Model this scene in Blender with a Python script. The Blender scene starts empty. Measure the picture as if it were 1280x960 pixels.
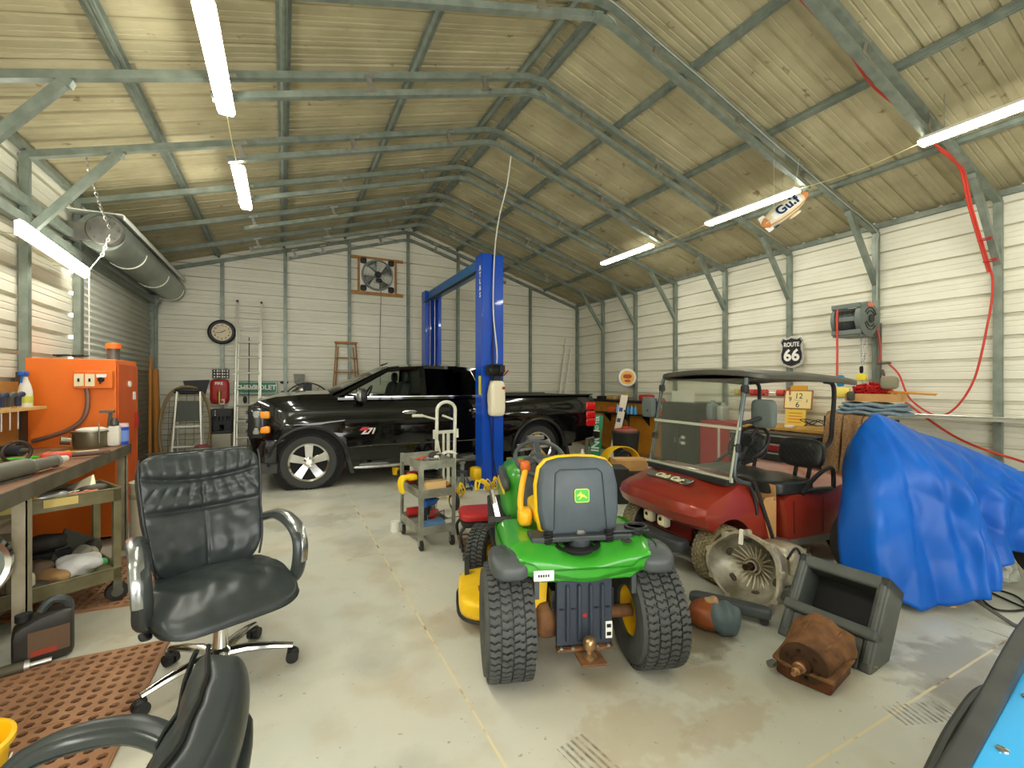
import bpy, bmesh, math, random
from mathutils import Vector, Matrix, Euler, noise
PI = math.pi
V = Vector
S = bpy.context.scene
COL = S.collection
rnd = random.Random(7)

def lin(c):
    c = c / 255.0
    return c / 12.92 if c <= .04045 else ((c + .055) / 1.055) ** 2.4
def rgb(t):
    return (lin(t[0]), lin(t[1]), lin(t[2]), 1)

MATS = {}
def mat(name, col, rough=.5, metal=0., spec=.5, coat=0., nz=None, bump=None, emit=0., trans=0., alpha=1., ior=1.45, wear=None, sheen=0.):
    """procedural surface: nz=(scale, colour2, amount[, detail]), bump=(scale, strength), wear=(scale, colour, threshold)"""
    if name in MATS: return MATS[name]
    m = bpy.data.materials.new(name); m.use_nodes = True
    nt = m.node_tree; N = nt.nodes; L = nt.links
    b = N['Principled BSDF']
    b.inputs['Base Color'].default_value = rgb(col)
    b.inputs['Roughness'].default_value = rough
    b.inputs['Metallic'].default_value = metal
    b.inputs['Specular IOR Level'].default_value = spec
    b.inputs['Coat Weight'].default_value = coat
    b.inputs['Coat Roughness'].default_value = .04
    b.inputs['IOR'].default_value = ior
    b.inputs['Transmission Weight'].default_value = trans
    b.inputs['Alpha'].default_value = alpha
    if sheen: b.inputs['Sheen Weight'].default_value = sheen
    if emit:
        b.inputs['Emission Color'].default_value = rgb(col); b.inputs['Emission Strength'].default_value = emit
    tc = N.new('ShaderNodeTexCoord')
    out = None
    def noise_fac(scale, detail=5, lo=.35, hi=.65):
        t = N.new('ShaderNodeTexNoise'); t.inputs['Scale'].default_value = scale; t.inputs['Detail'].default_value = detail
        L.new(tc.outputs['Object'], t.inputs['Vector'])
        r = N.new('ShaderNodeMapRange'); r.inputs['From Min'].default_value = lo; r.inputs['From Max'].default_value = hi
        L.new(t.outputs['Fac'], r.inputs['Value'])
        return r.outputs['Result']
    def mix(fac, a, c2, amt):
        mx = N.new('ShaderNodeMix'); mx.data_type = 'RGBA'
        mu = N.new('ShaderNodeMath'); mu.operation = 'MULTIPLY'; mu.inputs[1].default_value = amt
        L.new(fac, mu.inputs[0]); L.new(mu.outputs[0], mx.inputs['Factor'])
        if isinstance(a, tuple): mx.inputs['A'].default_value = a
        else: L.new(a, mx.inputs['A'])
        mx.inputs['B'].default_value = rgb(c2)
        return mx.outputs['Result']
    cur = rgb(col)
    if nz:
        cur = mix(noise_fac(nz[0], nz[3] if len(nz) > 3 else 5), cur, nz[1], nz[2])
    if wear:
        cur = mix(noise_fac(wear[0], 8, wear[2], wear[2] + .06), cur, wear[1], .9)
    if not isinstance(cur, tuple):
        L.new(cur, b.inputs['Base Color'])
        if emit: L.new(cur, b.inputs['Emission Color'])
    if bump:
        t = N.new('ShaderNodeTexNoise'); t.inputs['Scale'].default_value = bump[0]; t.inputs['Detail'].default_value = 6
        L.new(tc.outputs['Object'], t.inputs['Vector'])
        bp = N.new('ShaderNodeBump'); bp.inputs['Strength'].default_value = bump[1]; bp.inputs['Distance'].default_value = .01
        L.new(t.outputs['Fac'], bp.inputs['Height']); L.new(bp.outputs['Normal'], b.inputs['Normal'])
    MATS[name] = m
    return m

def E3(rx=0, ry=0, rz=0):
    return Euler((rx, ry, rz)).to_matrix()
def frame(d):
    d = V(d).normalized()
    u = V((0, 0, 1)) if abs(d.z) < .95 else V((1, 0, 0))
    a = d.cross(u).normalized(); b = a.cross(d).normalized()
    return a, b, d

class MB:
    """collects shapes, then links them as ONE mesh object"""
    def __init__(s): s.bm = bmesh.new(); s.mi = 0
    def face(s, vs):
        try:
            f = s.bm.faces.new(vs); f.material_index = s.mi; return f
        except ValueError: return None
    def add(s, pts, faces):
        vs = [s.bm.verts.new(p) for p in pts]
        for f in faces: s.face([vs[i] for i in f])
        return vs
    def box(s, c, d, R=None, taper=(1, 1)):
        c = V(c); x, y, z = d[0]/2, d[1]/2, d[2]/2; tx, ty = taper
        P = [(-x,-y,-z),(x,-y,-z),(x,y,-z),(-x,y,-z),(-x*tx,-y*ty,z),(x*tx,-y*ty,z),(x*tx,y*ty,z),(-x*tx,y*ty,z)]
        P = [c + (R @ V(p) if R else V(p)) for p in P]
        return s.add(P, [(3,2,1,0),(4,5,6,7),(0,1,5,4),(1,2,6,5),(2,3,7,6),(3,0,4,7)])
    def bx(s, x0, x1, y0, y1, z0, z1):
        return s.box(((x0+x1)/2,(y0+y1)/2,(z0+z1)/2), (abs(x1-x0),abs(y1-y0),abs(z1-z0)))
    def beam(s, p0, p1, w, h, up=(0,0,1)):
        p0, p1 = V(p0), V(p1); d = (p1-p0); ln = d.length; d.normalize()
        a = d.cross(V(up)).normalized(); b = a.cross(d).normalized()
        P = [p + a*(sx*w/2) + b*(sy*h/2) for p in (p0, p1) for sx, sy in ((-1,-1),(1,-1),(1,1),(-1,1))]
        return s.add(P, [(0,1,2,3),(7,6,5,4),(0,4,5,1),(1,5,6,2),(2,6,7,3),(3,7,4,0)])
    def rings(s, rs, cap=True, closed=False):
        """loft through rings of equally many points"""
        n = len(rs[0]); R = [[s.bm.verts.new(p) for p in r] for r in rs]
        m = len(R)
        for i in range(m if closed else m-1):
            A, B = R[i], R[(i+1) % m]
            for j in range(n): s.face([A[j], A[(j+1)%n], B[(j+1)%n], B[j]])
        if cap and not closed: s.face(R[0][::-1]); s.face(R[-1])
        return R
    def cyl(s, p0, p1, r, r2=None, n=16, cap=True):
        p0, p1 = V(p0), V(p1); r2 = r if r2 is None else r2
        a, b, d = frame(p1-p0)
        an = [2*PI*k/n for k in range(n)]
        return s.rings([[p + a*(math.cos(t)*q) + b*(math.sin(t)*q) for t in an] for p, q in ((p0,r),(p1,r2))], cap)
    def tube(s, pts, r, n=8, closed=False, cap=True, flat=1.):
        pts = [V(p) for p in pts]; m = len(pts); rs = []
        pa = None
        for i, p in enumerate(pts):
            if closed: d = pts[(i+1)%m] - pts[i-1]
            else: d = pts[min(i+1,m-1)] - pts[max(i-1,0)]
            d.normalize()
            if pa is None: pa, _, _ = frame(d)
            a = (pa - d*pa.dot(d))
            if a.length < 1e-6: a, _, _ = frame(d)
            a.normalize(); b = d.cross(a); pa = a
            q = r[i] if isinstance(r, (list, tuple)) else r
            rs.append([p + a*(math.cos(2*PI*k/n)*q) + b*(math.sin(2*PI*k/n)*q*flat) for k in range(n)])
        return s.rings(rs, cap, closed)
    def lathe(s, prof, c=(0,0,0), axis=(0,0,1), n=24, cap=True, arc=None):
        """prof: (radius, height along axis)"""
        c = V(c); a, b, d = frame(axis)
        rs = []
        for r, h in prof:
            rs.append([c + d*h + a*(math.cos(2*PI*k/n)*max(r,1e-4)) + b*(math.sin(2*PI*k/n)*max(r,1e-4)) for k in range(n)])
        return s.rings(rs, cap)
    def prism(s, poly, o, u, v, w):
        """2D polygon in plane o + x*u + y*v, extruded by vector w"""
        o, u, v, w = V(o), V(u), V(v), V(w)
        A = [s.bm.verts.new(o + u*x + v*y) for x, y in poly]
        B = [s.bm.verts.new(o + u*x + v*y + w) for x, y in poly]
        n = len(A); s.face(A[::-1]); s.face(B)
        for i in range(n): s.face([A[i], A[(i+1)%n], B[(i+1)%n], B[i]])
        return A + B
    def sq(s, c, d, k=4., n=7, R=None, fn=None):
        """rounded block: superquadric of exponent k, sizes d"""
        c = V(c); vd = {}
        def vert(i, j, l):
            key = (i, j, l)
            if key not in vd:
                p = V((2*i/n-1, 2*j/n-1, 2*l/n-1))
                q = (abs(p.x)**k + abs(p.y)**k + abs(p.z)**k) ** (1/k)
                p = p / q if q else p
                p = V((p.x*d[0]/2, p.y*d[1]/2, p.z*d[2]/2))
                if fn: p = V(fn(p))
                if R: p = R @ p
                vd[key] = s.bm.verts.new(c + p)
            return vd[key]
        for i in range(n):
            for j in range(n):
                for (f, r) in (((lambda a,b: (a,b,0)),1),((lambda a,b: (a,b,n)),0),((lambda a,b: (a,0,b)),0),((lambda a,b: (a,n,b)),1),((lambda a,b: (0,a,b)),1),((lambda a,b: (n,a,b)),0)):
                    q = [vert(*f(i,j)), vert(*f(i+1,j)), vert(*f(i+1,j+1)), vert(*f(i,j+1))]
                    s.face(q[::-1] if r else q)
    def grid(s, nu, nv, f, closeu=False):
        G = [[s.bm.verts.new(f(i/nu, j/nv)) for j in range(nv+1)] for i in range(nu if closeu else nu+1)]
        m = len(G)
        for i in range(nu):
            for j in range(nv):
                A = G[i]; B = G[(i+1) % m]
                s.face([A[j], B[j], B[j+1], A[j+1]])
        return G
    def cut(s, axis, vals):
        for v in vals:
            n = [0,0,0]; n[axis] = 1; c = [0,0,0]; c[axis] = v
            bmesh.ops.bisect_plane(s.bm, geom=s.bm.verts[:]+s.bm.edges[:]+s.bm.faces[:], dist=1e-5, plane_co=c, plane_no=n)
    def warp(s, f):
        for v in s.bm.verts: v.co = V(f(v.co))
    def xf(s, M):
        s.bm.transform(M)
    def build(s, name, m, parent=None, loc=(0,0,0), rz=0., smooth=35, bevel=0., seg=2, sub=0, solid=0., rot=None):
        bmesh.ops.recalc_face_normals(s.bm, faces=s.bm.faces[:])
        me = bpy.data.meshes.new(name); s.bm.to_mesh(me); s.bm.free()
        for q in (m if isinstance(m, (list, tuple)) else [m]): me.materials.append(q)
        if smooth:
            me.shade_smooth()
            if smooth < 180: me.set_sharp_from_angle(angle=math.radians(smooth))
        o = bpy.data.objects.new(name, me); COL.objects.link(o)
        o.location = loc; o.rotation_euler = rot if rot else (0, 0, rz)
        if parent: o.parent = parent
        if solid:
            q = o.modifiers.new('solid', 'SOLIDIFY'); q.thickness = solid; q.offset = 0
        if bevel:
            q = o.modifiers.new('bevel', 'BEVEL'); q.width = bevel; q.segments = seg; q.limit_method = 'ANGLE'; q.angle_limit = math.radians(40); q.harden_normals = False
        if sub:
            q = o.modifiers.new('sub', 'SUBSURF'); q.levels = sub; q.render_levels = sub
        return o

def tag(o, label=None, cat=None, group=None, kind=None):
    if label: o['label'] = label
    if cat: o['category'] = cat
    if group: o['group'] = group
    if kind: o['kind'] = kind
    return o
def thing(name, label, cat, loc=(0,0,0), rz=0., group=None, rot=None):
    o = bpy.data.objects.new(name, None); COL.objects.link(o)
    o.empty_display_size = .1
    o.location = loc; o.rotation_euler = rot if rot else (0, 0, rz)
    return tag(o, label, cat, group)
def kids(o): return [c for c in bpy.data.objects if c.parent == o]
def dup(o, loc=None, rz=None, label=None, parent=None):
    c = o.copy(); COL.objects.link(c)
    if parent: c.parent = parent
    for ch in kids(o): dup(ch, parent=c)
    if loc is not None: c.location = loc
    if rz is not None: c.rotation_euler = (0, 0, rz)
    if label: c['label'] = label
    return c
def text_mesh(mb, body, size, o, u, v, depth=.002, align='CENTER', squash=1., shear=0., bold=0.):
    """letters as real relief in the plane o + x*u + y*v"""
    cu = bpy.data.curves.new('t', 'FONT'); cu.body = body; cu.size = size; cu.extrude = depth/2
    cu.align_x = align; cu.align_y = 'CENTER'; cu.shear = shear; cu.offset = bold; cu.resolution_u = 3
    ob = bpy.data.objects.new('t', cu); COL.objects.link(ob)
    dg = bpy.context.evaluated_depsgraph_get()
    me = bpy.data.meshes.new_from_object(ob.evaluated_get(dg))
    o, u, v = V(o), V(u).normalized(), V(v).normalized(); w = u.cross(v)
    n0 = len(mb.bm.verts); f0 = len(mb.bm.faces)
    mb.bm.from_mesh(me); mb.bm.verts.ensure_lookup_table(); mb.bm.faces.ensure_lookup_table()
    for q in mb.bm.verts[n0:]:
        x, y, z = q.co; q.co = o + u*(x*squash) + v*y + w*(z+depth/2)
    for f in mb.bm.faces[f0:]: f.material_index = mb.mi
    bpy.data.objects.remove(ob); bpy.data.curves.remove(cu); bpy.data.meshes.remove(me)
def arc(c, r, a0, a1, n, u=(1,0,0), v=(0,0,1)):
    c, u, v = V(c), V(u), V(v)
    return [c + u*(r*math.cos(a0+(a1-a0)*k/n)) + v*(r*math.sin(a0+(a1-a0)*k/n)) for k in range(n+1)]
def spline(pts, n=8):
    """smooth path through points"""
    P = [V(p) for p in pts]; out = []
    for i in range(len(P)-1):
        p0, p1, p2, p3 = P[max(i-1,0)], P[i], P[i+1], P[min(i+2,len(P)-1)]
        for k in range(n):
            t = k/n
            out.append(.5*((2*p1)+(p2-p0)*t+(2*p0-5*p1+4*p2-p3)*t*t+(3*p1-p0-3*p2+p3)*t**3))
    out.append(P[-1])
    return out
def rpoly(w, h, r, n=4):
    """rounded rectangle outline, centred"""
    out = []
    for cx, cy, a in ((w/2-r,h/2-r,0),(-w/2+r,h/2-r,PI/2),(-w/2+r,-h/2+r,PI),(w/2-r,-h/2+r,1.5*PI)):
        for k in range(n+1): out.append((cx+r*math.cos(a+PI/2*k/n), cy+r*math.sin(a+PI/2*k/n)))
    return out
def lerp(a, b, t): return a + (b-a)*t
def interp(tab, x):
    if x <= tab[0][0]: return tab[0][1]
    for (a, p), (b, q) in zip(tab, tab[1:]):
        if x <= b: return p + (q-p)*(x-a)/(b-a)
    return tab[-1][1]

# ---------------------------------------------------------------- shared surfaces
STEEL = mat('galvanised', (136,146,134), .4, .25, nz=(9,(108,118,108),.7), bump=(40,.03))
CHROME = mat('chrome', (225,225,222), .12, 1.)
ALU = mat('aluminium', (196,196,190), .34, .9, nz=(14,(150,150,144),.5))
BLACKP = mat('black_plastic', (26,27,27), .5, nz=(30,(44,44,43),.5))
RUBBER = mat('rubber', (44,45,45), .72, nz=(14,(66,65,62),.6), bump=(60,.05))
DARK = mat('dark', (14,14,14), .7)
WHITEP = mat('white_paint', (228,226,214), .45, nz=(12,(205,203,190),.4))
YEL = mat('yellow_paint', (242,196,16), .42, nz=(10,(214,168,16),.4))
RED = mat('red_paint', (178,36,32), .42, nz=(10,(140,26,24),.5))
BLUEP = mat('blue_paint', (3,76,190), .3, coat=.4, nz=(3,(3,64,170),.4))
WOOD = mat('wood', (172,126,64), .6, nz=(8,(130,88,42),.6), bump=(30,.05))
CARD = mat('cardboard', (196,150,92), .75, nz=(6,(168,124,72),.5))
RUST = mat('rusty_iron', (140,98,60), .75, .2, nz=(12,(92,62,40),.8), bump=(40,.25))
HOSE = mat('red_rubber_hose', (196,58,44), .5)
CASTI = mat('grey_metal', (118,118,110), .5, .6, nz=(10,(84,84,78),.7), bump=(30,.1))
CORD = mat('black_cord', (22,22,22), .55)
GLASS = mat('window_glass', (225,238,232), .03, trans=1., ior=1.05)
WHITEL = mat('white_lettering', (238,238,232), .5)
# ================================================================ the building
XL, XR, XM, YB = -2.08, 7.08, 2.5, 10.11
YF = -2.6
FS = 1.153                                   # frame spacing
ZE, ZR = 3.64, 5.03                          # eave and ridge of the sheet
SL = (ZR-ZE)/(XR-XM)
def zr(x): return ZR - SL*abs(x-XM)

WALLM = mat('cream_wall_sheet', (227,225,208), .5, nz=(1.3,(212,210,190),.6), bump=(6,.02))
ROOFM = mat('dusty_roof_sheet', (182,174,140), .7, .1, nz=(2.2,(156,148,116),.8,9), wear=(7,(120,108,76),.66), bump=(3,.05))
def rib_profile(L, pitch=.242, g=.046, d=.05):
    """(coordinate, depth) of a ribbed sheet: narrow troughs and two faint swages between"""
    out = [(0, 0)]; x = .06
    while x < L - g:
        out += [(x, 0), (x+.007, d), (x+g-.007, d), (x+g, 0)]
        for q in (.42, .72):
            s = x + g + (pitch-g)*q - .01
            if s+.02 < L: out += [(s, 0), (s+.006, .005), (s+.014, .005), (s+.02, 0)]
        x += pitch
    out.append((L, 0))
    return out
# walls: horizontal sheets
def wall_sheet(name, p0, p1, H, outward, label, top=None, holes=None):
    mb = MB(); p0, p1, w = V(p0), V(p1), V(outward)
    prof = rib_profile(H)
    cuts = top or [0, 1]
    for a, b in zip(cuts, cuts[1:]):
        pass
    G = [[mb.bm.verts.new(p0 + (p1-p0)*t + V((0,0,z)) + w*d) for z, d in prof] for t in (0, 1)]
    for j in range(len(prof)-1): mb.face([G[0][j], G[1][j], G[1][j+1], G[0][j+1]])
    return mb
mb = wall_sheet('wall_right', (XR,YB+.08,0), (XR,YF-.08,0), ZE+.02, (1,0,0), '')
tag(mb.build('wall_right', WALLM, smooth=0, solid=.001), 'long cream ribbed sheet steel wall behind the golf cart', 'wall', kind='structure')
mb = wall_sheet('wall_back', (XL-.08,YB,0), (XR+.08,YB,0), ZR+.2, (0,1,0), '')
for sg in (1, -1):                            # trim to the gable
    n = V((sg*SL, 0, 1)).normalized()
    bmesh.ops.bisect_plane(mb.bm, geom=mb.bm.verts[:]+mb.bm.edges[:]+mb.bm.faces[:], plane_co=(XM,YB,ZR+.01), plane_no=n, clear_outer=True)
tag(mb.build('wall_back', WALLM, smooth=0, solid=.001), 'cream ribbed gable wall behind the black pickup', 'wall', kind='structure')
YD0, YD1, ZD = 6.7, 9.86, 2.95               # roller door opening in the left wall
mb = wall_sheet('wall_left', (XL,YF-.08,0), (XL,YD0,0), ZE+.02, (-1,0,0), '')
m2 = wall_sheet('wall_left', (XL,YD0,0), (XL,YB+.08,0), ZE+.02, (-1,0,0), '')
bmesh.ops.bisect_plane(m2.bm, geom=m2.bm.verts[:]+m2.bm.edges[:]+m2.bm.faces[:], plane_co=(0,0,ZD), plane_no=(0,0,-1), clear_outer=True)
me = bpy.data.meshes.new('t'); m2.bm.to_mesh(me); mb.bm.from_mesh(me); bpy.data.meshes.remove(me); m2.bm.free()
mb.bx(XL-.03, XL, YD1, YB, 0, ZD)
tag(mb.build('wall_left', WALLM, smooth=0, solid=.001), 'cream ribbed sheet steel wall behind the workbench', 'wall', kind='structure')
mb = wall_sheet('wall_front', (XL-.08,YF,0), (XR+.08,YF,0), ZR+.2, (0,-1,0), '')
for sg in (1, -1):
    bmesh.ops.bisect_plane(mb.bm, geom=mb.bm.verts[:]+mb.bm.edges[:]+mb.bm.faces[:], plane_co=(XM,YF,ZR+.01), plane_no=V((sg*SL, 0, 1)).normalized(), clear_outer=True)
bmesh.ops.bisect_plane(mb.bm, geom=mb.bm.verts[:]+mb.bm.edges[:]+mb.bm.faces[:], plane_co=(-1.7,0,0), plane_no=(1,0,0)); bmesh.ops.bisect_plane(mb.bm, geom=mb.bm.verts[:]+mb.bm.edges[:]+mb.bm.faces[:], plane_co=(3.3,0,0), plane_no=(1,0,0)); bmesh.ops.bisect_plane(mb.bm, geom=mb.bm.verts[:]+mb.bm.edges[:]+mb.bm.faces[:], plane_co=(0,0,3.0), plane_no=(0,0,1))
bmesh.ops.delete(mb.bm, geom=[f for f in mb.bm.faces if -1.7 < f.calc_center_median().x < 3.3 and f.calc_center_median().z < 3.0], context='FACES')  # unseen opening, placed and widened for the sky fill
tag(mb.build('wall_front', WALLM, smooth=0, solid=.001), 'unseen cream ribbed wall, its open entrance sized to let in sky light', 'wall', kind='structure')
# roof: sheets with ribs running down the slope
mb = MB()
prof = rib_profile(YB-YF+.1, .23, .045, .02)
for sx in (XL-.05, XR+.05):
    G = [[mb.bm.verts.new((x, YF+y, zr(x)+d)) for y, d in prof] for x in (sx, XM)]
    for j in range(len(prof)-1): mb.face([G[0][j], G[1][j], G[1][j+1], G[0][j+1]])
tag(mb.build('ceiling', ROOFM, smooth=0, solid=.001), 'underside of the dusty tan ribbed steel roof', 'roof', kind='structure')

# floor: painted concrete with sawn joints, oil stains and old tyre prints
def floor_mat():
    m = bpy.data.materials.new('concrete_floor'); m.use_nodes = True
    nt = m.node_tree; N = nt.nodes; L = nt.links; b = N['Principled BSDF']
    geo = N.new('ShaderNodeNewGeometry'); sep = N.new('ShaderNodeSeparateXYZ'); L.new(geo.outputs['Position'], sep.inputs[0])
    def math_(op, a, c=None, clamp=False):
        n = N.new('ShaderNodeMath'); n.operation = op; n.use_clamp = clamp
        for i, q in enumerate((a, c)):
            if q is None: continue
            if isinstance(q, (int, float)): n.inputs[i].default_value = q
            else: L.new(q, n.inputs[i])
        return n.outputs[0]
    def nz(scale, detail, lo, hi, off=0):
        t = N.new('ShaderNodeTexNoise'); t.inputs['Scale'].default_value = scale; t.inputs['Detail'].default_value = detail
        mp = N.new('ShaderNodeMapping'); mp.inputs['Location'].default_value = (off, off*.7, 0)
        L.new(geo.outputs['Position'], mp.inputs[0]); L.new(mp.outputs[0], t.inputs['Vector'])
        r = N.new('ShaderNodeMapRange'); r.inputs['From Min'].default_value = lo; r.inputs['From Max'].default_value = hi
        L.new(t.outputs['Fac'], r.inputs['Value']); return r.outputs['Result']
    def mix(fac, a, c):
        mx = N.new('ShaderNodeMix'); mx.data_type = 'RGBA'
        if isinstance(fac, (int, float)): mx.inputs['Factor'].default_value = fac
        else: L.new(fac, mx.inputs['Factor'])
        for k, q in (('A', a), ('B', c)):
            if isinstance(q, tuple): mx.inputs[k].default_value = rgb(q)
            else: L.new(q, mx.inputs[k])
        return mx.outputs['Result']
    X, Y = sep.outputs[0], sep.outputs[1]
    c = mix(nz(.9, 4, .35, .65), (206,203,186), (192,196,184))
    c = mix(math_('MULTIPLY', nz(2.6, 7, .5, .72, 3), .55), c, (176,160,126))       # tan dirt
    c = mix(math_('MULTIPLY', nz(1.5, 8, .55, .75, 11), .5), c, (128,128,118))      # dark scuffs
    c = mix(math_('MULTIPLY', nz(30, 3, .68, .74, 5), .55), c, (96,92,80))          # specks
    def blob(x, y, rx, ry, rough, col, amt, fz=9):
        """stain with an irregular outline"""
        nonlocal c
        dx = math_('DIVIDE', math_('SUBTRACT', X, x), rx); dy = math_('DIVIDE', math_('SUBTRACT', Y, y), ry)
        r = math_('SQRT', math_('ADD', math_('MULTIPLY', dx, dx), math_('MULTIPLY', dy, dy)))
        r = math_('ADD', r, math_('MULTIPLY', math_('SUBTRACT', nz(fz, 5, 0, 1, x), .5), rough))
        f = math_('MULTIPLY', math_('SUBTRACT', 1.0, math_('SMOOTH_MAX', 0.0, math_('MULTIPLY', math_('SUBTRACT', r, .75), 3.)), True), amt, True)
        c = mix(f, c, col)
    blob(2.12, 1.9, .26, .2, 1.5, (112,98,66), .7)
    blob(1.9, 1.62, .20, .14, 1.6, (168,150,112), .4, 16)
    blob(1.75, 1.35, .28, .10, 1.8, (172,150,110), .4, 16)
    blob(1.35, 1.5, .3, .2, 2.0, (176,156,116), .35, 14)
    blob(.2, 5.4, .5, .25, 1.8, (140,132,112), .4)
    blob(3.2, 1.0, .5, .3, 1.8, (112,108,94), .5)
    blob(2.9, .9, .3, .2, 1.4, (110,98,72), .35)
    blob(1.0, 2.7, .22, .2, 1.2, (150,132,100), .35)
    blob(-1.0, 3.9, .6, .5, 1.4, (150,142,120), .45)
    def joint(coord, at, w):
        nonlocal c
        d = math_('ABSOLUTE', math_('SUBTRACT', math_('ADD', coord, math_('MULTIPLY', nz(7, 4, 0, 1, 2), .006)), at+.003))
        f = math_('LESS_THAN', d, w)
        jc = mix(nz(5, 3, .52, .62, 8), (222,208,166), (120,90,60))
        c = mix(math_('MULTIPLY', f, .85), c, jc)
    joint(X, .776, .006); joint(Y, 4.07, .005); joint(Y, 1.058, .006); joint(X, 3.83, .005)
    def print_(x, y, ang, lw, lh, n):
        """the inked stripes a tyre leaves"""
        nonlocal c
        ca, sa = math.cos(ang), math.sin(ang)
        dx, dy = math_('SUBTRACT', X, x), math_('SUBTRACT', Y, y)
        u = math_('ADD', math_('MULTIPLY', dx, ca), math_('MULTIPLY', dy, sa)); v = math_('SUBTRACT', math_('MULTIPLY', dy, ca), math_('MULTIPLY', dx, sa))
        ins = math_('MULTIPLY', math_('LESS_THAN', math_('ABSOLUTE', u), lw), math_('LESS_THAN', math_('ABSOLUTE', v), lh))
        st = math_('LESS_THAN', math_('FRACT', math_('MULTIPLY', u, n)), .45)
        f = math_('MULTIPLY', math_('MULTIPLY', ins, st), nz(22, 4, .3, .62, 4))
        c = mix(math_('MULTIPLY', f, .75), c, (84,74,60))
    print_(1.1, 1.42, .15, .075, .17, 36); print_(2.6, 1.0, -.35, .15, .06, 34)
    L.new(c, b.inputs['Base Color'])
    rr = nz(3, 5, .2, .8, 7); L.new(math_('ADD', .3, math_('MULTIPLY', rr, .25)), b.inputs['Roughness'])
    t = N.new('ShaderNodeTexNoise'); t.inputs['Scale'].default_value = 25; L.new(geo.outputs['Position'], t.inputs['Vector'])
    bp = N.new('ShaderNodeBump'); bp.inputs['Strength'].default_value = .04; bp.inputs['Distance'].default_value = .01
    L.new(t.outputs['Fac'], bp.inputs['Height']); L.new(bp.outputs['Normal'], b.inputs['Normal'])
    return m
mb = MB(); mb.bx(XL-.12, XR+.12, YF-.1, YB+.12, -.12, 0)
tag(mb.build('floor', floor_mat(), smooth=0), 'stained pale concrete floor with sawn joints', 'floor', kind='structure')

# steel frame: every member its own object
TN = [0]
def trim(mb, label, m=STEEL, **k):
    TN[0] += 1
    return tag(mb.build('trim_%d' % TN[0], m, **dict(dict(smooth=0), **k)), label, 'steel frame', kind='structure')
fy = [YB - FS*k for k in range(11)]; fy[0] = YB-.05
ORD = ['against the back wall'] + ['%s frame from the back wall' % w for w in ('first','second','third','fourth','fifth','sixth','seventh','eighth','ninth','tenth')]
T = .06
UP = .135                                     # upper chord below the sheet
for k, y in enumerate(fy):
    for sx, side in ((XR-.045, 'golf cart'), (XL+.045, 'workbench')):
        if side == 'workbench' and k in (1, 2): continue
        mb = MB(); zt = zr(sx)-UP
        w = T if k else .055
        mb.bx(sx-w/2, sx+w/2, y-w/2-.004, y+w/2+.004, 0, zt)
        mb.bx(sx-w/2-.002, sx+w/2+.002, y-.012, y+.012, 0, zt)
        trim(mb, 'galvanised steel post on the %s side, %s' % (side, ORD[k]))
    # upper chord with a small bend at the ridge
    mb = MB(); zc = lambda x: zr(x)-UP
    for sx in (XL+.03, XR-.03):
        mb.beam((sx,y,zc(sx)), (XM+(.10 if sx>XM else -.10),y,zc(XM+.10)), T, T)
    mb.beam((XM-.10,y,zc(XM+.10)), (XM+.10,y,zc(XM+.10)), T, T)
    trim(mb, 'galvanised steel rafter from eave to eave, %s' % ORD[k])
    # lower chord near the ridge and the short clips that tie the two
    mb = MB(); zl = lambda x: zr(x)-UP-.165; R_ = 3.02 if k else 2.4
    for s in (-1, 1):
        mb.beam((XM+s*R_,y,zl(XM+R_)), (XM+s*.10,y,zl(XM+.10)), T, T*.9)
        pts = [V((XM+s*(.02+.11*math.sin(t)), y-.034, zl(XM+.1)+.03-.055*(1-math.cos(t)))) for t in (0,.4,.8,1.2,1.57,1.9)]
        mb.tube(pts, .008, 5)
    mb.beam((XM-.10,y,zl(XM+.10)), (XM+.10,y,zl(XM+.10)), T, T*.9)
    trim(mb, 'lower ridge brace under the rafter, %s' % ORD[k])
    for s, side in ((-1,'workbench'), (1,'golf cart')):
        for q, d in (('nearer the ridge', .62), ('midway down', 1.78), ('near its end', 2.9 if k else 2.3)):
            x = XM+s*d; mb = MB(); z = (zc(x)+zl(x))/2; R = E3(0, s*math.atan(SL), 0)
            mb.box((x,y,z), (.04,.045,.15), R); mb.box((x,y-.033,z+.07), (.12,.004,.03), R); mb.box((x,y-.033,z-.07), (.12,.004,.03), R)
            trim(mb, 'small brace clip %s of the %s slope, %s' % (q, side, ORD[k]), m=STEEL2 if 'STEEL2' in globals() else ALU)
    # knee braces
    if k:
        for s, side, sx in ((1,'golf cart',XR), (-1,'workbench',XL)):
            if s < 0 and k < 4: continue
            mb = MB(); mb.beam((sx-s*.68,y-.0,zr(sx-.68 if s>0 else sx+.68)-.18), (sx-s*.05,y,2.82), T, T, up=(0,1,0))
            mb.beam((sx-s*.70,y,zr(sx-.70 if s>0 else sx+.70)-.16), (sx-s*.68,y,zr(sx-.68 if s>0 else sx+.68)-.20), T+.01, T+.01, up=(0,1,0))
            trim(mb, 'diagonal knee brace on the %s side, %s' % (side, ORD[k]))
# gable posts
for n, x in enumerate((-1.03, 0.03, 1.24, 2.48, 3.66, 5.6)):
    mb = MB(); mb.bx(x-.03, x+.03, YB-.08, YB-.02, 0, zr(x)-UP); mb.bx(x-.012, x+.012, YB-.082, YB-.02, 0, zr(x)-UP)
    trim(mb, 'galvanised gable post %s' % ('behind the round clock','behind the street sign','left of the wall fan','right of the wall fan','behind the blue lift beam','beyond the pickup bed')[n])
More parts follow.
